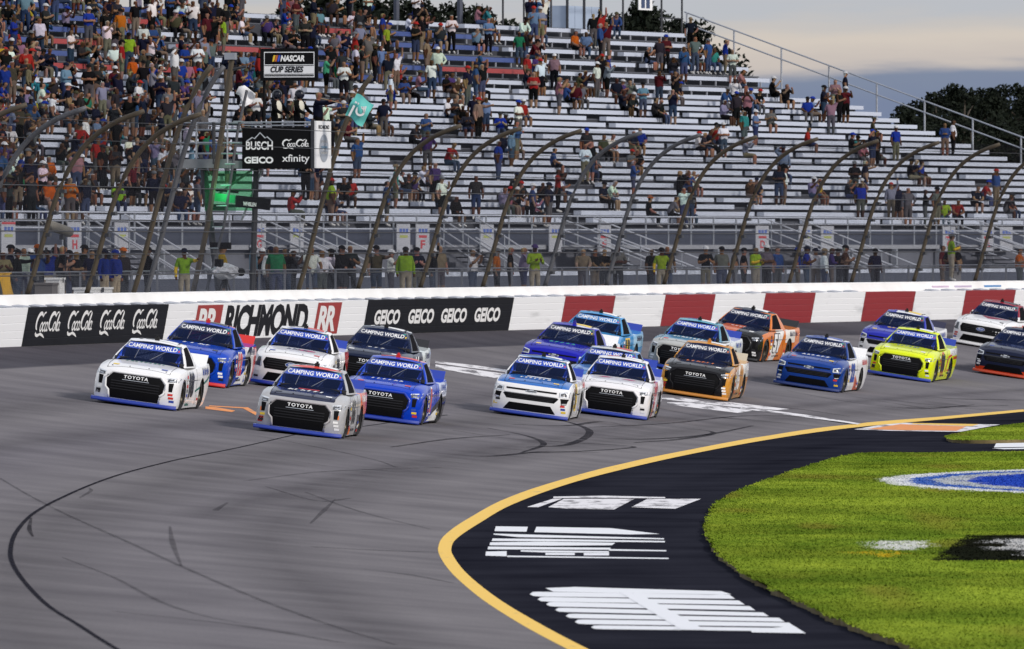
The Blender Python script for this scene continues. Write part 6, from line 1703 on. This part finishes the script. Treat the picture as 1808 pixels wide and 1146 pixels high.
def outfit(r, shirt=None):
    sh = shirt or r.choices(DN, DW_)[0]; pn, pc = r.choice(PANTS); sk = tuple(x * .72 for x in r.choice(SKIN)); short = r.random() < .55; lng = r.random() < .18
    j = lambda c, a=.15: tuple(max(.004, x * (1 + r.uniform(-a, a))) for x in c)
    scol = tuple(x * (.72 if sh == 'white' else .42) for x in j(COLS[sh]))
    return dict(name=sh, pants=pn, c_skin=j(sk), c_shirt=scol, c_trousers=tuple(x * .42 for x in j(pc)), c_calf=(j(sk) if short else tuple(x * .42 for x in j(pc))), c_hair=j(r.choice(HAIR)), c_shoe=r.choice([(.3, .3, .3), (.03, .03, .03), (.5, .5, .5)]), c_sleeve=(scol if lng else j(sk)))
def place_person(M, kind, arm, fit, cap=None, phone=False, label=None, group=None, fat=1.0, hat=False):
    me, head, hr, hl, mi = person_mesh(kind, arm, fat)
    o = link('person', me, None, M)
    for k_ in SLOTS: o['c_' + k_] = list(fit['c_' + k_])
    if cap:
        c = link('hat' if hat else 'cap', HATM if hat else CAPM, o, Matrix.Translation(head + Vector((0, -.002, .028)))); c['c_cap'] = [x * (.8 if cap == 'white' else .5) for x in COLS[cap]]
    if phone: link('phone', PHONEM, o, Matrix.Translation(((hr + hl) / 2 if arm[1] == 'phone' else hr) + Vector((0, -.04, .05))))
    tag(o, label, 'person', group); return o
def spot(s, o, z, rz, sc=1.0):
    return frame_at(s, o, z) @ Matrix.Rotation(rz, 4, 'Z') @ Matrix.Diagonal((sc, sc, sc, 1))
GRP_W = 'people standing on the walkway behind the wall'
# --- people on the walkway: (photo column, metres behind wall, shirt, arms, cap, extra)
WALK = [(5, 4.4, 'tan', 'clap', None), (18, 5.2, 'navy', 'down', 'black'), (30, 4.2, 'black', 'point', 'black'), (42, 4.8, 'white', 'down', None), (52, 5.6, 'black', 'phone', 'white'), (66, 4.2, 'blue', 'phone', 'orange'), (82, 4.0, 'royal blue', 'up', 'black'), (97, 4.8, 'black', 'down', 'black'), (110, 4.2, 'black', 'clap', None), (121, 5.0, 'charcoal', 'down', 'black'), (134, 4.4, 'black', 'cross', None), (148, 5.4, 'black', 'down', 'black'), (162, 4.6, 'navy', 'down', None),
        (184, 1.7, 'royal blue', 'down', 'navy'), (203, 1.8, 'royal blue', 'down', 'royal blue'), (217, 3.6, 'charcoal', 'down', 'orange'), (260, 4.8, 'black', 'phone', 'black'), (325, 1.8, 'lime', 'point', 'navy'), (392, 3.2, 'yellow', 'down', None), (447, 3.6, 'light blue', 'up', 'white'), (462, 4.4, 'black', 'phone', 'white'), (478, 3.6, 'white', 'down', 'navy'), (487, 3.0, 'green', 'down', None), (503, 3.6, 'black', 'phone', None), (517, 4.4, 'charcoal', 'phone', None),
        (550, 3.2, 'white', 'rail', None), (568, 3.3, 'white', 'rail', None), (584, 3.6, 'white', 'rail', 'black'), (603, 3.2, 'black', 'rail', 'black'), (618, 3.6, 'charcoal', 'clap', None), (664, 3.0, 'olive', 'point', 'black'), (690, 3.2, 'white', 'phone', 'white'), (716, 1.7, 'lime', 'down', 'charcoal'), (736, 3.6, 'navy', 'clap', 'black'), (764, 3.4, 'black', 'up', 'white'), (776, 4.2, 'tan', 'down', None),
        (834, 3.4, 'white', 'phone', None), (877, 3.0, 'orange', 'hips', 'grey'), (901, 3.6, 'black', 'down', None), (924, 3.4, 'lilac', 'phone', None), (944, 1.8, 'lime', 'clap', 'purple'), (1030, 3.2, 'tan', 'rail', None), (1050, 3.3, 'black', 'rail', None), (1067, 3.5, 'black', 'cross', None), (1091, 3.0, 'grey', 'cross', None),
        (1149, 3.4, 'black', 'point', None), (1168, 1.8, 'lime', 'hips', 'black'), (1178, 4.6, 'navy', 'down', None), (1246, 3.4, 'black', 'clap', 'white'), (1274, 3.2, 'grey', 'down', 'black'), (1297, 3.6, 'charcoal', 'down', None), (1313, 4.0, 'black', 'down', 'black'), (1334, 3.0, 'lime', 'clap', None), (1353, 3.4, 'grey', 'cross', 'white'), (1372, 3.8, 'blue', 'down', None),
        (1408, 3.2, 'royal blue', 'down', 'royal blue'), (1424, 3.4, 'royal blue', 'clap', 'navy'), (1440, 3.8, 'white', 'down', 'navy'), (1455, 3.4, 'white', 'down', 'tan'), (1468, 3.2, 'purple', 'cross', None), (1479, 4.0, 'charcoal', 'down', 'black'), (1492, 3.6, 'brown', 'clap', 'black'), (1545, 3.0, 'navy', 'down', 'black'), (1648, 1.5, 'lime', 'clap', 'grey'), (1679, 3.4, 'black', 'cross', None), (1691, 3.2, 'black', 'down', None), (1664, 4.4, 'maroon', 'down', None), (1800, 3.2, 'orange', 'clap', None)]
rp = random.Random(11)
M_VEST = None
for i, (u_, o_, shirt, arm, cap) in enumerate(WALK):
    s = s_at_px(u_, o_); z = ZWALK
    fit = outfit(rp, shirt)
    if shirt == 'royal blue' and u_ < 300 or u_ == 1648: fit['c_trousers'] = fit['c_calf'] = (.36, .30, .22)
    if shirt == 'lime': fit['c_sleeve'] = (.60, .40, .03) if rp.random() < .6 else fit['c_shirt']; fit['c_trousers'] = fit['c_calf'] = (.28, .25, .20)
    a2 = {'up': ('up', 'down'), 'point': ('point', 'down'), 'hips': ('hips', 'down')}.get(arm, (arm, arm))
    if u_ == 1648: z = ZW + HB + .33
    rz = R(rp.uniform(-75, 30))
    capw = (' and %s cap' % cap) if cap else ''
    place_person(spot(s, o_ if u_ != 1648 else .80, z, rz, rp.uniform(.95, 1.06)), 'stand', a2, fit, cap, arm == 'phone',
                 'person in %s %s%s, %s, %s along the walkway' % (shirt, 'vest' if shirt == 'lime' else 'shirt', capw, POSEWORD[arm], nth(i)), GRP_W, rp.choice([1.0, 1.15, 1.3, 1.4]))
# --- starters on the flag stand
def fs_person(x, y, rz, arm, fit, label, cap=None):
    M = FS @ Matrix.Translation((x, y, ZFL)) @ Matrix.Rotation(rz, 4, 'Z') @ Matrix.Diagonal((1.03, 1.03, 1.03, 1))
    return place_person(M, 'stand', arm, fit, None, False, label, None, 1.1)
M_HELM = mat('dark_helmet', (.008, .010, .022), .25, var=.05); M_VESTW = mat('cream_vest', (.58, .56, .48), .8, var=.1)
helm = MB().ell((0, 0, 0), .135, .155, .15, 14, 8).mesh('helmet', M_HELM, True)
def vest_mesh():
    V, Fc = [], []; lv = [(.98, .175, .135), (1.1, .18, .142), (1.25, .19, .14), (1.36, .19, .135), (1.44, .15, .11), (1.485, .09, .085)]
    for z, rx, ry in lv:
        for i in range(16): a = 2 * math.pi * i / 16; V.append((rx * math.cos(a), ry * math.sin(a) - .005, z))
    for j in range(len(lv) - 1):
        for i in range(16): Fc.append((j * 16 + i, j * 16 + (i + 1) % 16, (j + 1) * 16 + (i + 1) % 16, (j + 1) * 16 + i))
    return mesh_from('vest', V, Fc, [M_VESTW], None, True)
VESTM = vest_mesh()
for x, lb_ in ((fx(478), 'official in dark helmet and cream vest on flag stand, nearer the sign post'), (fx(518), 'official in dark helmet and cream vest on flag stand, second from sign post')):
    fit = outfit(rp, 'black'); fit['c_sleeve'] = fit['c_shirt']; fit['c_trousers'] = fit['c_calf'] = (.012, .012, .014)
    o = fs_person(x, .75, R(70), ('rail', 'rail'), fit, lb_.replace('official', 'person'))
    link('vest', VESTM, o, Matrix.Identity(4)); link('helmet', helm, o, Matrix.Translation((0, -.02, 1.665)))
fit = outfit(rp, 'navy'); fit['c_hair'] = (.25, .18, .1)
fs_person(fx(553), .65, R(85), ('point', 'point'), fit, 'person in navy shirt holding out the teal flag on the flag stand')

# --- spectators on the benches
UB = [75, 225, 375, 525, 675, 825, 975, 1125, 1275, 1425, 1575, 1730]; VB = [25, 75, 125, 175, 225, 275, 325, 370]
DEN = np.array([[.95, .95, .85, .85, .55, .35, .45, .28, .2, 0, 0, 0], [.95, .95, .75, .85, .65, .42, .48, .40, .38, .1, 0, 0], [.95, .9, .65, .75, .65, .38, .42, .33, .48, .25, .05, 0], [.9, .85, .65, .65, .5, .32, .32, .28, .5, .35, .12, 0],
                [.85, .75, .5, .5, .42, .35, .28, .38, .32, .35, .28, .22], [.85, .75, .4, .5, .35, .28, .38, .38, .32, .28, .12, .12], [.85, .7, .3, .3, .2, .22, .42, .32, .36, .18, .14, .1], [.7, .6, .22, .22, .17, .22, .22, .18, .14, .12, .14, .12]])
def density(u, v):
    fu = np.interp(u, UB, range(12)); fv = np.interp(v, VB, range(8)); i, j = int(min(fu, 10.999)), int(min(fv, 6.999)); a, b_ = fu - i, fv - j
    return (DEN[j, i] * (1 - a) + DEN[j, i + 1] * a) * (1 - b_) + (DEN[j + 1, i] * (1 - a) + DEN[j + 1, i + 1] * a) * b_
cand = []
rc = random.Random(23)
for ri, (o, z, zt, up) in enumerate(rows_):
    sA, sB = row_span[ri]; s = sA + rc.random()
    while s < sB - .4:
        p = site(s, o, z + .4); u, v = to_px(p)
        if u > 1815: break
        d = density(u, max(v, 0)) if v > -40 else 0
        cl = vnoise(np.array([s * .30]), np.array([ri * .9]), 31)[0]
        if rc.random() < .36 * d * d ** .35 * (0.15 + 1.6 * cl) * (0.86 if u < 330 else .74 if u < 640 else .6 if u < 1250 else .42):
            for g in range(rc.choice([1, 2, 2, 3, 4])):
                frac = .42 if u < 640 or up else .24
                cand.append([s, ri, rc.random() < frac]); s += rc.uniform(.55, .75)
        s += rc.uniform(.5, .7)
# a few spectators that stand out in the photograph, at their places: (column, head row, shirt, standing, arms, cap)
NOTE = [(224, 92, 'orange', 1, 'down', None), (205, 72, 'red', 1, 'hips', 'black'), (218, 55, 'lime', 1, 'down', 'black'), (566, 95, 'mint', 1, 'phone', None), (243, 100, 'black', 1, 'down', 'black'), (60, 28, 'white', 1, 'down', None), (115, 45, 'white', 1, 'clap', None), (243, 45, 'white', 1, 'down', None), (385, 15, 'lime', 1, 'down', None), (764, 85, 'white', 1, 'hips', 'white'), (690, 90, 'white', 1, 'up', None),
        (674, 38, 'lime', 1, 'down', None), (908, 55, 'green', 1, 'down', None), (970, 95, 'pink', 1, 'down', 'white'), (1045, 108, 'white', 1, 'hips', 'white'), (922, 92, 'red', 1, 'down', None), (933, 122, 'red', 1, 'cross', None), (925, 175, 'red', 0, 'lap', 'white'), (978, 140, 'pink', 1, 'phone', None), (1018, 50, 'orange', 0, 'lap', None), (1035, 55, 'light blue', 0, 'lap', None), (1265, 218, 'red', 0, 'phone', 'black'), (1305, 195, 'teal', 1, 'down', None), (1325, 190, 'light blue', 1, 'cross', 'white'), (1288, 140, 'white', 1, 'phone', None), (1155, 125, 'maroon', 1, 'phone', None), (1285, 88, 'white', 1, 'cross', None), (1211, 8, 'navy', 1, 'hips', 'tan'), (1430, 225, 'red', 0, 'lap', None),
        (1573, 222, 'royal blue', 1, 'down', 'white'), (1510, 320, 'royal blue', 1, 'down', None), (1660, 215, 'blue', 1, 'cross', None), (1674, 212, 'white', 1, 'down', None), (1594, 345, 'grey', 1, 'hips', None), (1645, 345, 'grey', 1, 'down', 'black'), (1668, 362, 'lime', 0, 'lap', None), (1690, 365, 'red', 0, 'knees', None), (1624, 350, 'black', 1, 'phone', None), (870, 242, 'royal blue', 1, 'down', None), (795, 250, 'red', 0, 'knees', None), (520, 340, 'red', 0, 'phone', 'black'), (620, 235, 'blue', 1, 'up', None), (672, 320, 'blue', 1, 'down', None), (688, 298, 'teal', 1, 'down', 'tan'), (930, 318, 'blue', 1, 'down', 'white'), (975, 300, 'red', 1, 'phone', None), (162, 245, 'red', 1, 'up', None), (120, 330, 'white', 0, 'lap', None), (112, 345, 'orange', 1, 'clap', None), (88, 318, 'orange', 0, 'lap', None), (745, 228, 'purple', 1, 'hips', None), (758, 285, 'purple', 1, 'down', None), (1190, 305, 'black', 1, 'point', None), (1545, 205, 'olive', 0, 'lap', 'olive'), (1455, 165, 'orange', 0, 'knees', None), (1150, 390 - 40, 'black', 0, 'lap', 'orange')]
note = []
for u_, v_, sh, st, arm, cap in NOTE:
    best = None
    for ri, (o, z, zt, up) in enumerate(rows_):
        s = s_at_px(u_, o); hz_ = zt + (1.72 if st else 1.27); vv = to_px(site(s, o, hz_))[1]
        if s < S_END - .3 and (best is None or abs(vv - v_) < best[0]): best = (abs(vv - v_), s, ri)
    note.append((best[1], best[2], bool(st), sh, arm, cap))
keep = [c for c in cand if all(n_[1] != c[1] or abs(n_[0] - c[0]) > .5 for n_ in note) and not any(n_[1] in (c[1] - 1, c[1] - 2) * 1 and False for n_ in note)]
allp = [(n_[0], n_[1], n_[2], n_[3], n_[4], n_[5]) for n_ in note] + [(c[0], c[1], c[2], None, None, None) for c in keep]
allp.sort(key=lambda c: wall_xy(c[0])[1] + rows_[c[1]][0] * .3)
N_IND = 300 - len(WALK) - 3
ind = [c for c in allp if c[3]] + [c for c in allp if not c[3]]
ind, rest = ind[:N_IND], ind[N_IND:]
print('spectators', len(allp), 'individual', len(ind))
rowcount = {}
for c in sorted(ind, key=lambda c: (c[1], c[0])):
    s, ri, st, sh, arm, cap = c
    o, z, zt, up = rows_[ri]
    fit = outfit(rp, sh)
    if arm is None: arm2 = rp.choice(STAND_ARMS if st else SIT_ARMS)
    else: arm2 = {'up': ('up', 'down'), 'hips': ('hips', 'down'), 'point': ('point', 'down')}.get(arm, (arm, arm)) if st else (arm if arm in ('lap', 'phone', 'knees', 'clap') else 'lap',) * 2
    if cap is None and sh is None and rp.random() < .42: cap = rp.choice(CAPC)
    k = rowcount.get(ri, 0); rowcount[ri] = k + 1
    kind = 'stand' if st else ('lean' if arm2[0] == 'knees' else 'sit')
    wd = POSEWORD[arm2[1] if arm2[1] in ('phone', 'shade', 'clap') else arm2[0]]
    if not st and 'seated' not in wd: wd = 'seated ' + wd
    place_person(spot(s, o + (-.22 if st else 0), zt + .06, R(rp.uniform(-70, 35)), rp.uniform(.86, .97)), kind, arm2, fit, cap, 'phone' in arm2,
                 'person in %s shirt%s, %s, %s bench row, %s along' % (fit['name'], (' and %s cap' % cap) if cap else '', wd, nth(ri), nth(k)), 'spectators on the grandstand benches', rp.choice([1.0, 1.15, 1.3, 1.4]))
# the others, too many and too small to pick out one by one
Vs, Ls, Lc, Cs = [], [], [], []
vo = 0
for c in rest:
    s, ri, st, sh, arm, cap = c
    o, z, zt, up = rows_[ri]; fit = outfit(rp, sh); arm2 = rp.choice(STAND_ARMS if st else SIT_ARMS); kind = 'stand' if st else ('lean' if arm2[0] == 'knees' else 'sit')
    me, head, hr, hl, mi = person_mesh(kind, arm2, rp.choice([1.15, 1.3]))
    M = spot(s, o + (-.22 if st else 0), zt + .06, R(rp.uniform(-70, 35)), rp.uniform(.86, .97))
    parts = [(me, Matrix.Identity(4), None)]
    if rp.random() < .42: parts.append((CAPM, Matrix.Translation(head + Vector((0, -.002, .028))), tuple(x * .55 for x in COLS[rp.choice(CAPC)])))
    for q, L, cc in parts:
        A_ = np.array(M @ L); n = len(q.vertices); co = np.zeros(n * 3); q.vertices.foreach_get('co', co); co = co.reshape(-1, 3) @ A_[:3, :3].T + A_[:3, 3]
        li = np.zeros(len(q.loops), dtype=np.int32); q.loops.foreach_get('vertex_index', li)
        lt = np.zeros(len(q.polygons), dtype=np.int32); q.polygons.foreach_get('loop_total', lt)
        pal = np.array([fit['c_' + k_] for k_ in SLOTS]); col = pal[mi] if cc is None else np.tile(np.array(cc), (len(lt), 1))
        Vs.append(co); Ls.append(li + vo); Lc.append(lt); Cs.append(np.repeat(col, lt, axis=0)); vo += n
me = bpy.data.meshes.new('crowd'); V = np.concatenate(Vs); Li = np.concatenate(Ls).astype(np.int32); Lt = np.concatenate(Lc).astype(np.int32); Cc = np.concatenate(Cs)
me.vertices.add(len(V)); me.vertices.foreach_set('co', V.ravel()); me.loops.add(len(Li)); me.loops.foreach_set('vertex_index', Li)
me.polygons.add(len(Lt)); me.polygons.foreach_set('loop_start', np.concatenate([[0], np.cumsum(Lt)[:-1]]).astype(np.int32)); me.polygons.foreach_set('use_smooth', np.ones(len(Lt), dtype=bool))
me.update(); me.validate()
me.color_attributes.new('Col', 'FLOAT_COLOR', 'CORNER').data.foreach_set('color', np.concatenate([Cc, np.ones((len(Cc), 1))], 1).astype(np.float32).ravel())
m, nt, b = new_mat('crowd_clothes'); a = nt.nodes.new('ShaderNodeVertexColor'); a.layer_name = 'Col'; nt.links.new(a.outputs[0], b.inputs['Base Color']); b.inputs['Roughness'].default_value = .85; b.inputs['Specular IOR Level'].default_value = .05
me.materials.append(m)
tag(link('crowd', me), 'mass of smaller spectators filling the farther bench rows', 'crowd', kind='stuff')

# ------------------------------------------------------------------ trees beyond the stand
def leaf_mat(name, c):
    m, nt, b = new_mat(name); n = nt.nodes.new('ShaderNodeTexNoise'); n.inputs['Scale'].default_value = .9; tc = nt.nodes.new('ShaderNodeTexCoord')
    nt.links.new(tc.outputs['Object'], n.inputs['Vector']); mx = nt.nodes.new('ShaderNodeMixRGB'); mx.inputs[1].default_value = (*[x * .55 for x in c], 1); mx.inputs[2].default_value = (*[x * 1.4 for x in c], 1)
    nt.links.new(n.outputs['Fac'], mx.inputs[0]); nt.links.new(mx.outputs[0], b.inputs['Base Color']); b.inputs['Roughness'].default_value = .8; b.inputs['Specular IOR Level'].default_value = .1
    return m
M_LEAF = leaf_mat('dark_foliage', (.010, .014, .009)); M_BARK = mat('bark', (.05, .04, .03), .95, var=.3)  # leaf colour holds the darkness of trees seen against the light
def tree_kind(seed, pine):
    r = np.random.default_rng(seed); rr = random.Random(seed); Ht = 12.0
    tr = MB(); tr.tube([(0, 0, 0), (.1, .05, Ht * .4), (-.05, .1, Ht * .75), (0, 0, Ht * .96)], [.24, .18, .11, .03], 7)
    cl = []
    for i in range(26 if pine else 30):
        z = Ht * (rr.uniform(.42, .97) if pine else rr.uniform(.28, .93)); f = (z / Ht - .25) / .75
        rad = (2.6 * (1.15 - f) if pine else 3.6 * math.sin(min(1, max(.12, 1.25 - f)) * math.pi * .62)) * rr.uniform(.35, 1.0); a = rr.uniform(0, 6.283)
        p = (rad * math.cos(a), rad * math.sin(a), z); cl.append((p, rr.uniform(.55, 1.15)))
        tr.tube([(0, 0, z - rad * .5), (p[0] * .5, p[1] * .5, z - rad * .2), p], [.07, .05, .02], 4)
    cl.append(((0, 0, Ht * .97), .6))
    n = 170; V, Fc = [], []
    for p, s in cl:
        d = r.normal(0, 1, (n, 3)); d /= np.linalg.norm(d, axis=1)[:, None]; q = np.array(p) + d * (r.random((n, 1)) ** .5) * s * np.array([1.15, 1.15, .75])
        for c in q:
            a = r.normal(0, 1, 3); a /= np.linalg.norm(a); b_ = np.cross(a, r.normal(0, 1, 3)); b_ /= np.linalg.norm(b_); l = r.uniform(.09, .20); w = l * .55
            k = len(V); V += [c - a * l, c + b_ * w, c + a * l, c - b_ * w]; Fc.append((k, k + 1, k + 2, k + 3))
    return tr.mesh('trunk', M_BARK, True), mesh_from('crown', V, Fc, [M_LEAF])
bpy.data.scenes.remove(TMP)
KINDS = [tree_kind(1, False), tree_kind(2, False), tree_kind(3, True), tree_kind(4, True)]
TREES = [(1606, 196, 560, 2), (1634, 180, 570, 0), (1652, 163, 575, 1), (1686, 149, 580, 2), (1704, 158, 565, 0), (1728, 155, 585, 1), (1752, 157, 570, 3), (1774, 151, 590, 0), (1800, 148, 580, 1), (1826, 150, 570, 2), (1668, 205, 545, 1), (1715, 210, 545, 0), (1765, 215, 545, 1), (1812, 215, 545, 0), (1640, 222, 540, 0),
         (520, -30, 590, 0), (575, -15, 580, 1), (628, -6, 580, 0), (660, -4, 590, 2), (700, 2, 575, 1), (735, -8, 585, 0), (765, 16, 580, 3), (800, 4, 590, 1), (842, 12, 600, 2), (985, 14, 590, 3), (1000, 22, 575, 1), (1060, 28, 580, 0), (1098, 24, 590, 1), (1132, 2, 575, 2), (1152, 18, 590, 0), (1192, 36, 600, 3), (1216, 52, 590, 1)]
for i, (u_, v_, Y, kd) in enumerate(TREES):
    X = (u_ - U0) / F * Y; top = H + (VH - v_) / F * Y; g = ZWALK - .2; sc = (top - g) / 12.0
    t = empty('tree', Matrix.Translation((X, Y, g)) @ Matrix.Rotation(i * 1.7, 4, 'Z') @ Matrix.Diagonal((sc * (.9 if kd > 1 else 1.0), sc * (.9 if kd > 1 else 1.0), sc, 1)))
    link('trunk', KINDS[kd][0], t); link('crown', KINDS[kd][1], t)
    far = i >= 15
    tag(t, 'dark %s tree %s, %s from the left' % ('pointed' if kd > 1 else 'bushy', 'rising behind the top of the stand' if far else 'in the dense clump beyond the railing end', nth(sum(1 for j, q in enumerate(TREES) if (j >= 15) == far and q[0] < u_))), 'tree', 'trees behind the stand' if far else 'trees in the clump beyond the stand')

# ------------------------------------------------------------------ small gear along the walkway
M_BLIMP = mat('furry_windshield', (.17, .16, .14), .95, var=.3, scale=20, bump=.3); M_SILV = mat('silver_rain_cover', (.45, .46, .50), .35, .3, var=.25, scale=8, bump=.4)
s = s_at_px(108, 3.4); g = empty('boom_microphone', frame_at(s, 3.4, ZWALK)); tag(g, 'grey furry boom microphone held above heads near the H sign', 'microphone')
V, Fc = [], []
mb = MB().tube([(-1.3, 0, 2.42), (-1.1, 0, 2.40), (.9, 0, 2.22), (1.1, 0, 2.19)], [.06, .15, .15, .07], 10); link('windshield', mb.mesh('windshield', M_BLIMP, True), g)
link('pole', MB().tube([(.4, 0, 2.2), (.9, .1, 1.2), (1.1, .2, 0)], .02, 5).mesh('pole', M_DSTEEL), g)
link('mount', MB().box(.0, .3, -.05, .05, 2.0, 2.14).mesh('mount', M_DSTEEL), g)
def box_thing(name, u_, o_, z0, L, d, h, m_, label, cat, lid=None):
    g = empty(name, frame_at(s_at_px(u_, o_), o_, z0))
    link('body', MB().box(0, L, 0, d, 0, h).mesh('body', m_), g)
    link('lid', MB().box(-.03, L + .03, -.03, d + .03, h, h + .06).mesh('lid', lid or m_), g)
    link('latch', MB().box(L * .45, L * .55, -.045, -.03, h - .08, h + .05).mesh('latch', M_DSTEEL), g)
    tag(g, label, cat)
box_thing('equipment_case', 92, 1.35, ZWALK + .35, 1.5, .5, .38, mat('grey_case', (.13, .12, .12), .6), 'dark grey equipment case on the wall below the H sign', 'case')
box_thing('equipment_case', 105, 1.3, ZWALK + .35, .6, .4, .52, M_WHT2, 'small white upright case on the wall below the H sign', 'case')
box_thing('cool_box', 160, 1.3, ZWALK + .30, 2.6, .5, .28, M_WHT2, 'long white cool box at the feet of the blue shirted pair', 'cool box')
box_thing('equipment_case', 1684, .75, ZW + HB + .33, .9, .35, .32, mat('stone_grey_case', (.14, .14, .15), .8), 'grey block resting on the wall beside the marshal', 'case')
# television camera on a tripod under a silver cover
g = empty('television_camera', frame_at(s_at_px(398, 1.7), 1.7, ZWALK)); tag(g, 'television camera under a crumpled silver cover on tripod below flag stand', 'camera')
for a in (0, 2.1, 4.2): link('leg', MB().tube([(0, 0, .95), (.4 * math.cos(a), .4 * math.sin(a), 0)], .025, 5).mesh('leg', M_DSTEEL), g)
bm = bmesh.new(); bmesh.ops.create_icosphere(bm, subdivisions=3, radius=1)
for v in bm.verts:
    n_ = v.co.copy(); k = 1 + .18 * math.sin(n_.x * 9 + n_.z * 7) * math.sin(n_.y * 8 + 2); v.co = Vector((n_.x * 1.1 * k, n_.y * .30 * k, n_.z * .24 * k + 1.05))
me = bpy.data.meshes.new('cover'); bm.to_mesh(me); bm.free(); me.materials.append(M_SILV); link('cover', me, g)
link('lens', MB().tube([(.9, -.05, 1.05), (1.5, -.1, 1.03)], [.10, .13], 10).mesh('lens', M_PBLK), g)
link('viewfinder', MB().box(-.9, -.6, -.1, .1, 1.2, 1.42).mesh('viewfinder', M_PBLK), g)
# yellow banner draped over a barrier at the near end
g = empty('yellow_banner', frame_at(s_at_px(-6, 2.1), 2.1, ZWALK)); tag(g, 'yellow cloth draped over the crowd barrier at the left edge', 'banner')
V, Fc = [], []
for j in range(9):
    for i in range(9): V.append((i / 8 * 1.5, -.04 - .05 * math.sin(i * 1.3 + j * .4) - .02 * j, 1.05 - j * .13))
for j in range(8):
    for i in range(8): k = j * 9 + i; Fc.append((k, k + 1, k + 10, k + 9))
c_ = link('cloth', mesh_from('cloth', V, Fc, [mat('yellow_cloth', (.50, .28, .02), .8)], None, True), g); md = c_.modifiers.new('thick', 'SOLIDIFY'); md.thickness = .01
link('hem', MB().tube([(0, -.05, 1.06), (1.5, -.05, 1.06)], .02, 5).mesh('hem', mat('yellow_cloth', (.50, .28, .02), .8)), g)
